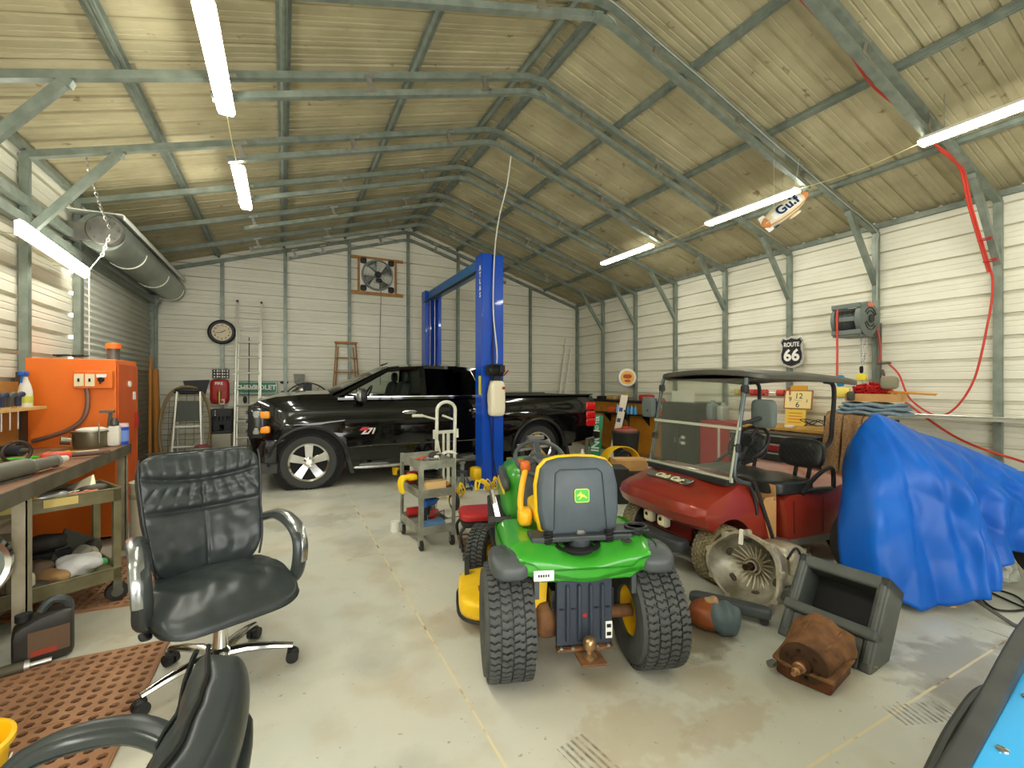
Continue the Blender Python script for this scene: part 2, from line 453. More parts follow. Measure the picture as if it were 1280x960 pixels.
# purlins: hat channels along the building
for x, wh in ((-1.1,'lowest over the workbench side'),(0.,'in the middle of the workbench slope'),(1.15,'highest on the workbench slope'),(2.37,'just beside the ridge, workbench side'),(2.63,'just beside the ridge, golf cart side'),(3.66,'highest on the golf cart slope'),(4.85,'in the middle of the golf cart slope'),(6.05,'lowest over the golf cart side')):
    mb = MB(); R = E3(0, (1 if x > XM else -1)*math.atan(SL), 0)
    u, v = R @ V((1,0,0)), R @ V((0,0,1))
    a = .055 if abs(x-XM) > .3 else .06
    poly = [(-a,0),(-a,-.005),(-a*.55,-.005),(-a*.38,-.045),(a*.38,-.045),(a*.55,-.005),(a,-.005),(a,0)]
    mb.prism(poly, (x,YF,zr(x)-.012), u, v, (0,YB-YF,0))
    for s in (-1, 1):                          # dark pressed grooves of the channel
        mb.prism([(s*a*.18-.004,-.046),(s*a*.18+.004,-.046),(s*a*.18+.004,-.05),(s*a*.18-.004,-.05)], (x,YF,zr(x)-.012), u, v, (0,YB-YF,0))
    trim(mb, 'hat channel purlin %s' % wh)
for sx, side in ((XR-.03,'golf cart'), (XL+.03,'workbench')):
    mb = MB(); mb.bx(sx-.03, sx+.03, YF, YB, ZE-.075, ZE-.015)
    trim(mb, 'dark eave rail along the %s wall' % side)
    mb = MB(); mb.bx(sx-.03, sx+.03, YF, YB if sx > 0 else YD0, 0, .06)
    TN[0] += 0
    trim(mb, 'base rail along the %s wall' % side)
# header over the roller door
for z, w in ((3.1,'upper'), (2.93,'lower')):
    mb = MB(); mb.bx(XL+.02, XL+.09, 4.3, YB-.05, z-.04, z+.04)
    trim(mb, '%s header tube along the workbench wall over the roller door' % w)
mb = MB(); mb.bx(XL+.02, XL+.10, YD1+.0, YD1+.09, 0, ZD)
trim(mb, 'galvanised jamb post of the roller door by the back corner')

# roller door
t = tag(thing('door_1', 'grey ribbed roller door behind the orange cabinet', 'roller door', (XL,0,0)), kind='structure')
CURT = mat('roller_curtain', (196,198,186), .45, .3, nz=(2,(176,178,166),.6))
mb = MB(); n = 38; pr = []
for k in range(n):
    z = k*3.0/n; h = 3.0/n
    pr += [(z, 0), (z+h*.35, .008), (z+h*.65, .008), (z+h*.8, -.016), (z+h*.95, -.016)]
pr.append((3.0, 0))
G = [[mb.bm.verts.new((.02-d, y, z)) for z, d in pr] for y in (YD0-.08, YD1)]
for j in range(len(pr)-1): mb.face([G[0][j], G[1][j], G[1][j+1], G[0][j+1]])
mb.build('curtain', CURT, t, smooth=20, solid=.002)
mb = MB(); mb.bx(.0, .07, YD1-.06, YD1-.03, 0, 3.0); mb.bx(.04, .07, YD0, YD0+.03, 0, 3.0)
mb.build('guide', STEEL, t, smooth=0)
LIGHTGAP = mat('daylight_gap', (250,250,245), .5, emit=1.2)
# rolled drum under a curved hood
HOODM = mat('hood_steel', (150,158,148), .35, .6, nz=(4,(120,128,118),.6))
mb = MB(); mb.lathe([(.0,0),(.21,0),(.21,3.42),(0,3.42)], (.30,6.46,3.17), (0,1,0), 28)
mb.build('hood', HOODM, t, smooth=30)
mb = MB(); mb.bx(.0, .5, 6.44, 9.9, 3.375, 3.385); mb.bx(.49, .5, 6.44, 9.9, 3.32, 3.385)
mb.build('hood_flange', mat('hood_edge', (226,228,216), .4), t, smooth=0)
for y in (7.3, 8.55, 9.7):
    mb = MB(); mb.tube(arc((.30,y,3.17), .213, -PI*.75, -.1, 14), .009, 6)
    mb.build('hood_strap', mat('hood_edge', (226,228,216), .4), t)
mb = MB(); mb.bx(0, .12, 9.82, 9.92, 2.85, 3.05); mb.cyl((.1,9.8,2.95),(.1,9.95,2.95),.05); mb.build('bracket', STEEL, t, smooth=30)
# chain hoist gear of the roller door
g = thing('chain_hoist', 'round chain hoist gear of the roller door with a long hanging chain', 'hoist', (XL+.2,6.42,3.17))
mb = MB(); mb.lathe([(0,-.05),(.15,-.05),(.17,-.02),(.17,.02),(.15,.05),(0,.05)], (0.14,0,0), (0,1,0), 24)
for a in range(8): mb.cyl((.14+.12*math.cos(a*PI/4),-.07,.12*math.sin(a*PI/4)),(.14+.12*math.cos(a*PI/4),-.05,.12*math.sin(a*PI/4)),.012,n=6)
mb.build('gear_cover', CASTI, g)
mb = MB(); mb.box((-.08,0,-.02), (.18,.05,.16)); mb.beam((-.2,0,-.12),(.1,0,-.1),.05,.03); mb.build('mount', CASTI, g, smooth=0)
def chain(pts, r, w, mb):
    P = spline(pts, 24); L = 0; last = P[0]; k = 0; acc = 0
    for p, q in zip(P, P[1:]):
        acc += (q-p).length
        if acc > w*1.5:
            acc = 0; d = (q-p).normalized(); a, b, _ = frame(d)
            if k % 2: a, b = b, a
            k += 1
            mb.tube([q + d*(w*math.cos(t)) + a*(w*.55*math.sin(t)) for t in [2*PI*i/8 for i in range(8)]], r, 4, closed=True)
mb = MB(); chain([(.2,-.06,.0),(.16,-.3,.25),(.17,-.85,.68)], .006, .024, mb); mb.build('chain', ALU, g)
mb = MB(); chain([(.2,-.05,-.02),(.12,-.05,-.3)], .006, .024, mb); mb.tube([(.12,-.05,-.28),(.02,-.05,-.45),(.02,-.05,-2.2)], .006, 5); mb.build('pull_cord', WHITEP, g)

# ---------------------------------------------------------------- lamps
LED = mat('led_diffuser', (255,252,238), .5, emit=22.)
def strip_light(loc, label, rz=0., rx=0.):
    t = thing('strip_light', label, 'strip light', loc, group='LED strip lights', rot=(rx,0,rz))
    mb = MB(); mb.prism([(-.065,0),(-.055,.03),(.055,.03),(.065,0)], (0,-.61,0), (1,0,0), (0,0,1), (0,1.22,0)); mb.build('housing', WHITEP, t, smooth=0)
    mb = MB(); mb.prism([(-.064,-.001),(-.05,-.03),(.05,-.03),(.064,-.001)], (0,-.62,0), (1,0,0), (0,0,1), (0,1.24,0)); mb.build('diffuser', LED, t, smooth=0)
    for y in (-.45, .45):
        mb = MB(); mb.tube([(0,y,.03),(0,y,.36)], .003, 4); mb.build('hanger', CORD if False else ALU, t)
    return t
for (x, ys, w) in ((-.43, (3.86, 6.17, 1.5, -1.0), 'workbench'), (5.33, (1.44, 3.82, 6.16, -1.0), 'golf cart')):
    for y in ys:
        q = {3.86:'over the black office chair',6.17:'over the nose of the pickup',1.5:'over the floor by the open entrance',1.44:'over the blue tarp',3.82:'beside the toy airship',-1.0:'nearest the open entrance',6.16:''}
        strip_light((x,y,3.79 if x < 0 else 3.76), 'bright white LED strip hanging on the %s side, %s' % (w, q[y] if not (w != 'workbench' and y == 6.16) else 'farthest back, above the pickup bed'))
l = strip_light((XL+.22,5.60,2.70), 'bright white LED strip fixed to the wall posts above the orange cabinet'); l.rotation_euler = (math.radians(3.5), -PI/2, 0); l.scale = (1, 1.3, 1)
l = strip_light((XL+.16,1.6,2.72), 'added bright white LED strip, out of view, on the wall posts over the near end of the workbench'); l.rotation_euler = (0, -PI/2, 0)  # unseen strip, added to brighten the near floor
for pts, lab in ((((5.33,4.42,3.76),(5.33,5.0,3.73),(5.33,5.55,3.76)),'thin cable between the two far golf cart side strip lights'),(((5.33,2.05,3.76),(5.33,2.6,3.72),(5.33,3.2,3.76)),'thin cable between the two near golf cart side strip lights'),(((-.43,4.47,3.79),(-.43,5.0,3.76),(-.43,5.55,3.79)),'thin cable between the two workbench side strip lights')):
    mb = MB(); mb.tube(spline(pts,6), .004, 5); tag(mb.build('light_cable', mat('cream_cable',(216,206,150),.5)), lab, 'cable', 'strip light cables')

mb = MB(); mb.tube(spline([(2.05,fy[6]-.045,4.80),(2.5,fy[6]-.05,4.86),(3.2,fy[6]-.045,4.66),(3.9,fy[6]-.045,4.45),(4.7,fy[6]-.05,4.18),(5.4,fy[6]-.045,3.98),(6.2,fy[6]-.045,3.74),(6.93,fy[6]-.045,3.52),(6.96,fy[6]-.045,3.3),(6.96,fy[6]-.045,2.6)],8), .007, 5); tag(mb.build('rafter_cable', mat('grey_cable',(170,172,160),.5)), 'pale electric cable clipped along the sixth rafter down to the post', 'cable')

# camera, sky beyond the open front
cam = bpy.data.cameras.new('camera'); co = bpy.data.objects.new('camera', cam); COL.objects.link(co)
co.location = (0, 0, 1.5); co.rotation_euler = (PI/2, 0, math.radians(-26.783))
cam.sensor_width = 36; cam.sensor_fit = 'HORIZONTAL'; cam.lens = 36*565.6/1280; cam.clip_start = .02
S.camera = co
w = bpy.data.worlds.new('sky'); S.world = w; w.use_nodes = True
w.node_tree.nodes['Background'].inputs[0].default_value = (1., .98, .94, 1); w.node_tree.nodes['Background'].inputs[1].default_value = 2.5
S.view_settings.view_transform = 'Standard'; S.view_settings.look = 'None'; S.view_settings.exposure = 1.36; S.view_settings.gamma = 1
S.view_settings.use_curve_mapping = False
S.cycles.max_bounces = 8; S.cycles.diffuse_bounces = 5; S.cycles.glossy_bounces = 4; S.cycles.transparent_max_bounces = 12; S.cycles.use_denoising = True
# ================================================================ wheels
def make_tyre(mb, R, w, rr, tread=0, n=40, style='street', nb=34, rows=5):
    """tyre round the local y axis, centred; tread > 0 adds real blocks"""
    h = w/2; sh = R - tread
    prof = [(rr,-h*.78),(rr+.006,-h*.9),((rr+R)/2,-h*1.0),(R-(R-rr)*.22,-h*.97),(sh-.012,-h*.84),(sh,-h*.66),(sh+.001,0),(sh,h*.66),(sh-.012,h*.84),(R-(R-rr)*.22,h*.97),((rr+R)/2,h*1.0),(rr+.006,h*.9),(rr,h*.78)]
    mb.lathe(prof, (0,0,0), (0,1,0), n, cap=False)
    if tread:
        if style == 'turf':                       # S-shaped blocks wrapped over the shoulder
            for r_ in range(rows):
                y0 = -h*.9 + (2*h*.9)*r_/rows; y1 = y0 + 2*h*.9/rows*.86
                for k in range(nb):
                    a0 = 2*PI*(k+.5*(r_%2))/nb; da = 2*PI/nb*.33
                    P = []; m = 4
                    for rad in (-.004, tread):
                        for sg in (-1, 1):
                            for i in range(m+1):
                                y = lerp(y0, y1, i/m)
                                zz = (.1, .6, -.4, .1, .5)[i]*da*.8 * (1 if r_ < rows/2 else -1)
                                e = abs(y)/h
                                rb = sh + rad - max(0, e-.62)**2*.38*R*.55
                                a = a0 + sg*da + zz
                                P.append((rb*math.cos(a), y, rb*math.sin(a)))
                    q = m+1; F = []
                    for i in range(m):
                        F += [(2*q+i,2*q+i+1,3*q+i+1,3*q+i),(i,q+i,q+i+1,i+1),(i,i+1,2*q+i+1,2*q+i),(q+i,3*q+i,3*q+i+1,q+i+1)]
                    F += [(0,2*q,3*q,q),(m,q+m,3*q+m,2*q+m)]
                    mb.add(P, F)
        else:
            for r_ in range(rows):
                y0 = -h*.72 + (2*h*.72)*(r_+.5)/rows
                for k in range(nb):
                    a = 2*PI*(k+(.5 if r_%2 else 0))/nb
                    d = 2*PI*R/nb
                    R_ = Matrix(((-math.sin(a),0,math.cos(a)),(0,1,0),(math.cos(a),0,math.sin(a)))) @ Matrix.Rotation(.35 if r_%2 else -.35, 3, 'Z')
                    mb.box(((sh+tread*.4)*math.cos(a), y0, (sh+tread*.4)*math.sin(a)), (d*.62, 2*h*.72/rows*.78, tread*1.2), R_)

# ================================================================ black pickup
PAINT = mat('black_car_paint', (7,8,9), .1, .0, .4, coat=.7)
TRK = thing('pickup_truck', 'glossy black pickup truck parked across the back of the shop', 'truck', (-.5,7.0,0), math.radians(-1.6))
TW = 1.98
def yin(x, z):
    """inset of the body side"""
    i = .035*((z-.82)/.45)**2
    if z > 1.12: i += .10*((z-1.12)/.2)**1.6*.5
    if x < .75: i += .42*((.75-x)/.75)**3*.45
    if x > 5.4: i += .05*((x-5.4)/.35)**2
    i -= .018*math.exp(-((z-.98)/.035)**2)*(1 if 1.0 < x < 5.5 else 0)
    # flared lips round the wheels
    for cx in (.82, 4.50):
        d = math.hypot(x-cx, z-.39)
        if .46 < d < .66: i -= .03*math.sin((d-.46)/.2*PI)
    return i
def tside(p):
    x, y, z = p
    k = (y - TW/2)/(TW/2)
    return (x, TW/2 + k*(TW/2 - yin(x, z)), z)
def arch(cx, r, a0=0, a1=PI, n=16): return [(cx+r*math.cos(a1-(a1-a0)*k/n), .39+r*math.sin(a1-(a1-a0)*k/n)) for k in range(n+1)]
poly = [(.16,.50),(.30,.40)] + arch(.82,.49,.03,PI-.03) + [(1.38,.36),(3.95,.36)] + arch(4.50,.49,.03,PI-.03) + [(5.10,.42),(5.66,.48),(5.72,.8),(5.70,1.27),(5.62,1.295),(3.68,1.30),(3.60,1.27),(1.20,1.30),(1.10,1.345),(.75,1.34),(.40,1.31),(.18,1.25),(.09,1.16),(.06,.8)]
mb = MB(); mb.prism(poly, (0,0,0), (1,0,0), (0,0,1), (0,TW,0))
mb.cut(0, [.1,.2,.35,.5,.65,1.0,1.3,1.6,2.0,2.5,3.,3.5,3.8,4.05,4.25,4.5,4.75,5.,5.3,5.5])
mb.cut(2, [.5,.6,.7,.78,.86,.92,.95,.98,1.01,1.04,1.1,1.16,1.2,1.24,1.28])
mb.cut(1, [.04,.12,.35,.7,1.0,1.3,1.63,1.86,1.94])
def body_w(p):
    q = V(tside(p))
    if q.z > 1.2 and q.x < 1.2: q.z += .055*(1-((q.y-TW/2)/(TW/2))**2)          # crowned hood
    return q
mb.warp(body_w)
BODY = mb.build('body', PAINT, TRK, smooth=32)
# open cargo bed dug as a dark liner with rails
mb = MB(); mb.bx(3.72,5.6,.12,TW-.12,1.296,1.30); mb.build('bed_cover', mat('bed_liner',(24,24,25),.6), TRK, smooth=0)
mb = MB()
for y in (.075, TW-.075): mb.bx(3.70,5.66,y-.05,y+.05,1.292,1.315)
mb.build('bed_rail', BLACKP, TRK, bevel=.008)
# greenhouse
def cabin(x, y, z):
    k = (y-TW/2)/(TW/2); return V((x, TW/2 + k*(TW/2-.06-(z-1.27)*.36), z))
class PIL:
    def __init__(s, M): s.M = M
    def build(s, *a, **k): return [m.build(*a, **k) for m in s.M]
def pil(pts, w=.05, d=.05):
    M = []
    for side in (0, 1):
        mb = MB(); M.append(mb)
        y = 0 if side == 0 else TW
        P = [cabin(x,y,z) for x, z in pts]
        for a, b in zip(P, P[1:]): mb.beam(a, b, d, w, up=(1,0,.2))
    return PIL(M)
mb = MB()
rp = [(1.93,1.72),(2.1,1.76),(2.5,1.795),(3.0,1.79),(3.35,1.755),(3.42,1.72)]
mb.prism(rp + [(3.36,1.69),(3.0,1.735),(2.5,1.74),(2.1,1.71)], (0,0,0), (1,0,0), (0,0,1), (0,TW,0))
mb.cut(1, [.1,.3,.6,1.0,1.4,1.7,1.88])
mb.warp(lambda p: cabin(p.x,p.y,p.z) + V((0,0,.06*(1-((p.y-TW/2)/(TW/2))**2))))
mb.build('roof', PAINT, TRK, smooth=40)
for nm, pts, w in (('pillar',[(1.20,1.31),(1.96,1.73)],.055),('pillar',[(2.47,1.27),(2.47,1.76)],.10),('pillar',[(3.56,1.27),(3.36,1.745)],.15)):
    pil(pts, w, .06).build(nm, PAINT, TRK, smooth=0, bevel=.012)
pil([(1.94,1.725),(2.12,1.748),(2.5,1.772),(3.0,1.768),(3.4,1.735)], .05, .06).build('roof_rail', PAINT, TRK, smooth=60)
pil([(1.2,1.285),(3.6,1.285)], .035, .085).build('belt_line', PAINT, TRK, smooth=0)
pil([(1.30,1.308),(3.5,1.308)], .016, .09).build('window_trim', CHROME, TRK, smooth=0)
TGL = mat('tinted_glass', (240,247,243), .02, trans=1., ior=1.12)
DGL = mat('dark_tinted_glass', (84,92,88), .03, trans=1., ior=1.15)
for side, y in ((0,.012),(1,TW-.012)):
    mb = MB(); mb.face([mb.bm.verts.new(cabin(x,y,z)) for x, z in ((1.27,1.29),(2.43,1.29),(2.43,1.765),(2.1,1.745),(1.97,1.71))]); mb.build('window', TGL, TRK, smooth=0, solid=.005)
    mb = MB(); mb.face([mb.bm.verts.new(cabin(x,y,z)) for x, z in ((2.51,1.29),(3.5,1.29),(3.34,1.74),(2.51,1.765))]); mb.build('window', DGL, TRK, smooth=0, solid=.005)
mb = MB(); mb.grid(10, 4, lambda u, v: cabin(lerp(1.14,1.95,v)-.10*(1-(2*u-1)**2)*(1-.5*v), TW*u*.98+.02, lerp(1.32,1.735,v)) + V((0,0,.05*(1-(2*u-1)**2)))); mb.build('windshield', TGL, TRK, solid=.006)
mb = MB(); mb.face([mb.bm.verts.new(cabin(x,y,z)) for x, y, z in ((3.6,.05,1.3),(3.6,TW-.05,1.3),(3.40,TW-.1,1.74),(3.40,.1,1.74))]); mb.build('window', DGL, TRK, smooth=0, solid=.005)
# inside: dash, seats, steering wheel
mb = MB(); mb.sq((1.35,TW/2,1.22), (.4,1.6,.22), 5); mb.build('dashboard', BLACKP, TRK)
for x, y in ((2.2,.52),(2.2,1.46),(3.1,.52),(3.1,1.46)):
    mb = MB(); mb.sq((x,y,1.2), (.2,.5,.7), 4, R=E3(0,.2,0)); mb.sq((x+.08,y,1.62), (.1,.26,.18), 3); mb.build('seat', mat('dark_seat',(30,32,32),.7), TRK)
mb = MB(); mb.tube(arc((1.66,.55,1.30), .19, 0, 2*PI, 22, (0,1,0), (.45,0,.9))[:-1], .016, 6, closed=True); mb.cyl((1.45,.55,1.2),(1.66,.55,1.3),.03); mb.build('steering_wheel', BLACKP, TRK)
# doors as skins a few millimetres proud, so the gaps read
def skin(poly, out=.006, th=.012, cutx=(), name='door', m=PAINT):
    mb = MB(); mb.prism(poly, (0,0,0), (1,0,0), (0,0,1), (0,th,0))
    mb.cut(0, list(cutx) + [1.3,1.5,1.8,2.1,2.4,2.8,3.1,3.4]); mb.cut(2, [.5,.6,.7,.78,.86,.92,.95,.98,1.01,1.04,1.1,1.16,1.2])
    mb.warp(lambda p: (p.x, yin(p.x,p.z)-out+p.y, p.z))
    return mb.build(name, m, TRK, smooth=32)
d1 = skin([(1.33,.44),(2.46,.44),(2.46,1.262),(1.28,1.262),(1.30,.9)])
d2 = skin([(2.485,.44),(3.5,.44),(3.58,.62),(3.62,.9),(3.56,1.262),(2.485,1.262)])
for d, x in ((d1, 2.24), (d2, 3.32)):
    mb = MB(); y = yin(x,1.07)-.03; mb.tube(spline([(x-.12,y+.02,1.065),(x-.09,y-.01,1.07),(x+.09,y-.01,1.073),(x+.12,y+.02,1.07)],4), .013, 8, flat=.8); mb.sq((x,y+.024,1.07), (.2,.012,.06), 3); mb.build('handle', CHROME, d)
mb = MB(); mb.mi = 0
text_mesh(mb, 'Z71', .115, (1.62,yin(1.6,.80)-.012,.80), (1,0,0), (0,0,1), .006, shear=.35, bold=.006)
mb.build('badge', mat('badge_white',(214,206,206),.3), d1, smooth=0)
mb = MB(); mb.prism([(0,0),(.12,0),(.15,.05),(.05,.05)], (1.49,yin(1.5,.83)-.012,.815), (1,0,0), (0,0,1), (0,-.006,0)); mb.build('badge_flash', mat('badge_red',(190,30,34),.4), d1, smooth=0)
mb = MB(); mb.tube([(x, yin(x,.585)-.012, .585) for x in (1.36,1.8,2.2,2.6,3.0,3.5)], .016, 6, flat=.5); mb.build('side_molding', CHROME, TRK)
# mirror
mb = MB(); mb.sq((1.52,-.14,1.335), (.12,.24,.19), 3.4, fn=lambda p: (p.x-.3*p.y*.3, p.y, p.z)); mr = mb.build('mirror', BLACKP, TRK)
mb = MB(); mb.sq((1.50,-.20,1.335), (.13,.10,.17), 3.2); mb.build('cap', mat('grey_cap',(120,122,120),.25,.5), mr)
mb = MB(); mb.beam((1.5,-.05,1.30),(1.48,.10,1.27),.07,.05); mb.build('stalk', BLACKP, mr)
# nose
mb = MB(); mb.sq((.09,TW/2,.97), (.10,1.5,.46), 8, n=8)
for z in (.84,.97,1.1): mb.bx(.02,.06,.3,TW-.3,z-.02,z+.02)
mb.build('grille', mat('dark_chrome',(46,48,50),.25,.7), TRK)
LENS = mat('lamp_lens', (210,216,210), .06, trans=.6)
AMB = mat('amber_lens', (238,150,24), .2)
for sgn, y0 in ((1, 0), (-1, TW)):
    mb = MB(); mb.sq((.19,y0+sgn*.16,.97), (.24,.30,.44), 5, fn=lambda p: (p.x+abs(p.y)*0, p.y, p.z)); h = mb.build('headlamp', mat('lamp_body',(52,54,54),.15,.4), TRK)
    for z in (1.075, .875):
        mb = MB(); mb.sq((.27,y0+sgn*.045,z), (.13,.075,.10), 5); mb.build('marker_lens', AMB, h)
        mb = MB(); mb.sq((.17,y0+sgn*.055,z), (.10,.09,.13), 5); mb.build('lens', LENS, h)
mb = MB(); mb.prism([(0,.42),(.42,.40),(.42,.66),(.30,.74),(.02,.74),(-.02,.6)], (0,0,0), (1,0,0), (0,0,1), (0,TW,0)); mb.cut(1,[.1,.25,.5,1,1.5,1.75,1.88])
mb.warp(lambda p: (p.x+.26*(abs(p.y-TW/2)/(TW/2))**3*(1 if p.x<.4 else .0), p.y, p.z)); mb.build('bumper', mat('black_chrome',(16,17,18),.08,.2,coat=1), TRK, smooth=40, bevel=.02)
mb = MB(); mb.prism([(.12,.27),(.42,.27),(.42,.42),(.10,.42)], (0,.04,0), (1,0,0), (0,0,1), (0,TW-.08,0)); mb.build('air_dam', mat('dark_grey_plastic',(62,64,62),.6), TRK, smooth=0)
mb = MB(); mb.prism([(5.62,.45),(5.86,.47),(5.86,.62),(5.66,.64)], (0,.05,0), (1,0,0), (0,0,1), (0,TW-.1,0)); mb.build('rear_bumper', CHROME, TRK, smooth=0, bevel=.02)
# arch liners, mud flaps, running board
for cx in (.82, 4.50):
    mb = MB(); mb.cyl((cx,.12,.39),(cx,TW-.12,.39),.485, n=28); mb.build('wheel_liner', DARK, TRK, smooth=30)
    mb = MB(); mb.tube([(x, yin(x,z)-.012, z) for x, z in arch(cx,.505,-.02,PI+.05,22)], .022, 6, flat=1.); mb.build('arch_lip', mat('arch_plastic',(34,36,37),.35), TRK)
mb = MB()
for x, x2 in ((1.30,1.42),(5.03,5.13)):
    mb.prism([(x-.06,.72),(x-.02,.72),(x2+.01,.2),(x2-.05,.2)], (0,-.015,0), (1,0,0), (0,0,1), (0,.26,0)); mb.build('mud_flap', mat('flap_rubber',(40,43,42),.5), TRK, smooth=0, bevel=.004); mb = MB()
mb.bm.free()
mb = MB(); mb.sq((2.55,-.03,.285), (2.3,.14,.05), 6, n=6); rb = mb.build('running_board', ALU, TRK)
for x in (1.7,3.3):
    mb = MB(); mb.sq((x,-.03,.318), (.42,.12,.03), 4); mb.build('step_pad', mat('pad_grey',(110,116,112),.6), rb)
mb = MB()
for x in (1.65,2.5,3.35): mb.beam((x,-.02,.29),(x,.25,.40),.05,.03)
mb.build('bracket', DARK, rb, smooth=0)
mb = MB(); mb.bx(.4,5.5,.5,TW-.5,.30,.5); mb.bx(1.4,3.9,.1,TW-.1,.38,.42); mb.build('chassis', DARK, TRK, smooth=0)
# tail lamps
for sgn, y0 in ((1, 0), (-1, TW)):
    mb = MB()
    for z in (1.09,.93,.79): mb.sq((5.60,y0+sgn*.055,z), (.22,.13,.15), 5)
    mb.build('tail_lamp', mat('red_lens',(206,16,26),.15,coat=1), TRK)
mb = MB(); mb.prism([(0,0),(.1,.04),(.12,.07),(.0,.03)], (1.96,TW/2-.03,1.80), (1,0,0), (0,0,1), (0,.06,0)); mb.build('roof_antenna', BLACKP, TRK, smooth=0)
# wheels
def truck_wheel(x, y, s):
    w = thing('wheel', None, None, (x,y,.39)); w.parent = TRK
    mb = MB(); make_tyre(mb, .392, .27, .265, .012, 48, 'street', 46, 4); mb.build('tyre', mat('tyre_rubber',(58,60,58),.75,bump=(60,.05)), w, smooth=40)
    mb = MB(); mb.lathe([(.262,.12*s),(.27,.13*s),(.245,.118*s),(.235,.02*s),(.235,-.1*s)], (0,0,0), (0,-1,0), 40, cap=False)
    mb.build('rim', CHROME, w)
    mb = MB(); mb.lathe([(0,-.02),(.22,-.02),(.22,.0),(0,.0)], (0,0,0), (0,-1*s,0), 30); mb.build('brake_disc', mat('brake',(64,64,62),.5,.6), w)
    mb = MB()
    for k in range(5):
        a = 2*PI*k/5 + PI/2
        u = V((math.cos(a),0,math.sin(a))); t_ = V((-math.sin(a),0,math.cos(a))); O = V((0,-1,0))*s
        P = [u*.05+t_*.045+O*.06, u*.05-t_*.045+O*.06, u*.245-t_*.062+O*.085, u*.245+t_*.062+O*.085]
        mb.add([p+O*.03 for p in P] + P, [(0,1,2,3),(7,6,5,4),(0,4,5,1),(1,5,6,2),(2,6,7,3),(3,7,4,0)])
    mb.lathe([(0,.11),(.045,.11),(.055,.1),(.075,.095),(.085,.06),(.085,.03)], (0,0,0), (0,-1*s,0), 24)
    for k in range(6):
        a = 2*PI*k/6; mb.cyl((.066*math.cos(a),-.09*s,.066*math.sin(a)),(.066*math.cos(a),-.108*s,.066*math.sin(a)),.011,n=6)
    mb.build('spokes', CHROME, w, smooth=35, bevel=.006)
for x in (.82, 4.50):
    truck_wheel(x, .16, 1); truck_wheel(x, TW-.16, -1)

# ================================================================ two post lift
LX = 2.78
LIFT = thing('two_post_lift', 'tall blue two-post vehicle lift standing over the black pickup', 'vehicle lift', (LX,0,0))
def post(y, s, nm):
    """C-channel open towards the other post (direction s along y)"""
    mb = MB(); a, d, t, h = .175, .26, .012, 3.42
    for p in ([(-a,0),(a,0),(a,t),(-a,t)],[(-a,0),(-a+t,0),(-a+t,d),(-a,d)],[(a-t,0),(a,0),(a,d),(a-t,d)],[(-a,d-t),(-a+.07,d-t),(-a+.07,d),(-a,d)],[(a-.07,d-t),(a,d-t),(a,d),(a-.07,d)]):
        mb.prism([(x, yy*s) for x, yy in p], (0,y,.012), (1,0,0), (0,1,0), (0,0,h))
    return mb.build('post', BLUEP, LIFT, smooth=0, bevel=.006)
pN = post(6.14, 1, 'near'); pF = post(9.40, -1, 'far')
mb = MB(); mb.bx(-.012,.012,6.125,6.138,.02,3.42); mb.build('seam', mat('dark_blue',(4,34,120),.4), pN, smooth=0)
for y in (6.2, 9.35):
    mb = MB(); mb.bx(-.30,.30,y-.22,y+.24,0,.018)
    for x in (-.24,.24):
        for yy in (-.16,.18): mb.cyl((x,y+yy,.018),(x,y+yy,.04),.016,n=6)
    mb.build('base_plate', BLUEP, LIFT, smooth=0, bevel=.004)
    for sx in (-.2,.2):
        mb = MB(); mb.prism([(0,0),(.10,0),(0,.22)], (sx*.875,y-.02,.018), (1 if sx>0 else -1,0,0), (0,0,1), (0,.012,0)); mb.build('gusset', BLUEP, LIFT, smooth=0)
mb = MB(); mb.bx(-.10,.10,6.3,9.3,3.30,3.42); mb.bx(-.10,.10,6.3,9.3,3.27,3.30); mb.build('overhead_beam', mat('blue_beam',(28,104,168),.35,coat=.3), LIFT, smooth=0, bevel=.006)
mb = MB(); mb.cyl((-.16,6.35,3.2),(-.16,9.25,3.2),.022,n=10); mb.build('shutoff_bar', mat('padding',(34,38,36),.7), LIFT)
for x in (-.05,.05):
    mb = MB(); mb.cyl((x,9.2,.3),(x,9.2,3.3),.006,n=6); mb.build('lift_cable', ALU, LIFT)
for y in (6.28, 9.26):
    mb = MB(); mb.bx(-.14,.14,y-.10,y+.10,.22,.95); mb.build('carriage', mat('carriage_blue',(6,42,150),.4), LIFT, smooth=0, bevel=.008)
mb = MB(); mb.box((0,9.13,1.9),(.25,.012,.02)); mb.build('crossbar', ALU, pF, smooth=0)
mb = MB(); text_mesh(mb, 'S\nA\nT\nL\nA\nS'.replace('S\nA\nT','A\nT',1) if False else 'A\nT\nL\nA\nS', .10, (-.1765,6.21,3.02), (0,-1,0), (0,0,1), .002, bold=.004); mb.build('lettering', WHITEL, pN, smooth=0)
mb = MB(); mb.box((-.177,6.22,1.48), (.003,.09,.28)); mb.build('warning_label', mat('label_yellow',(226,210,40),.5), pN, smooth=0)
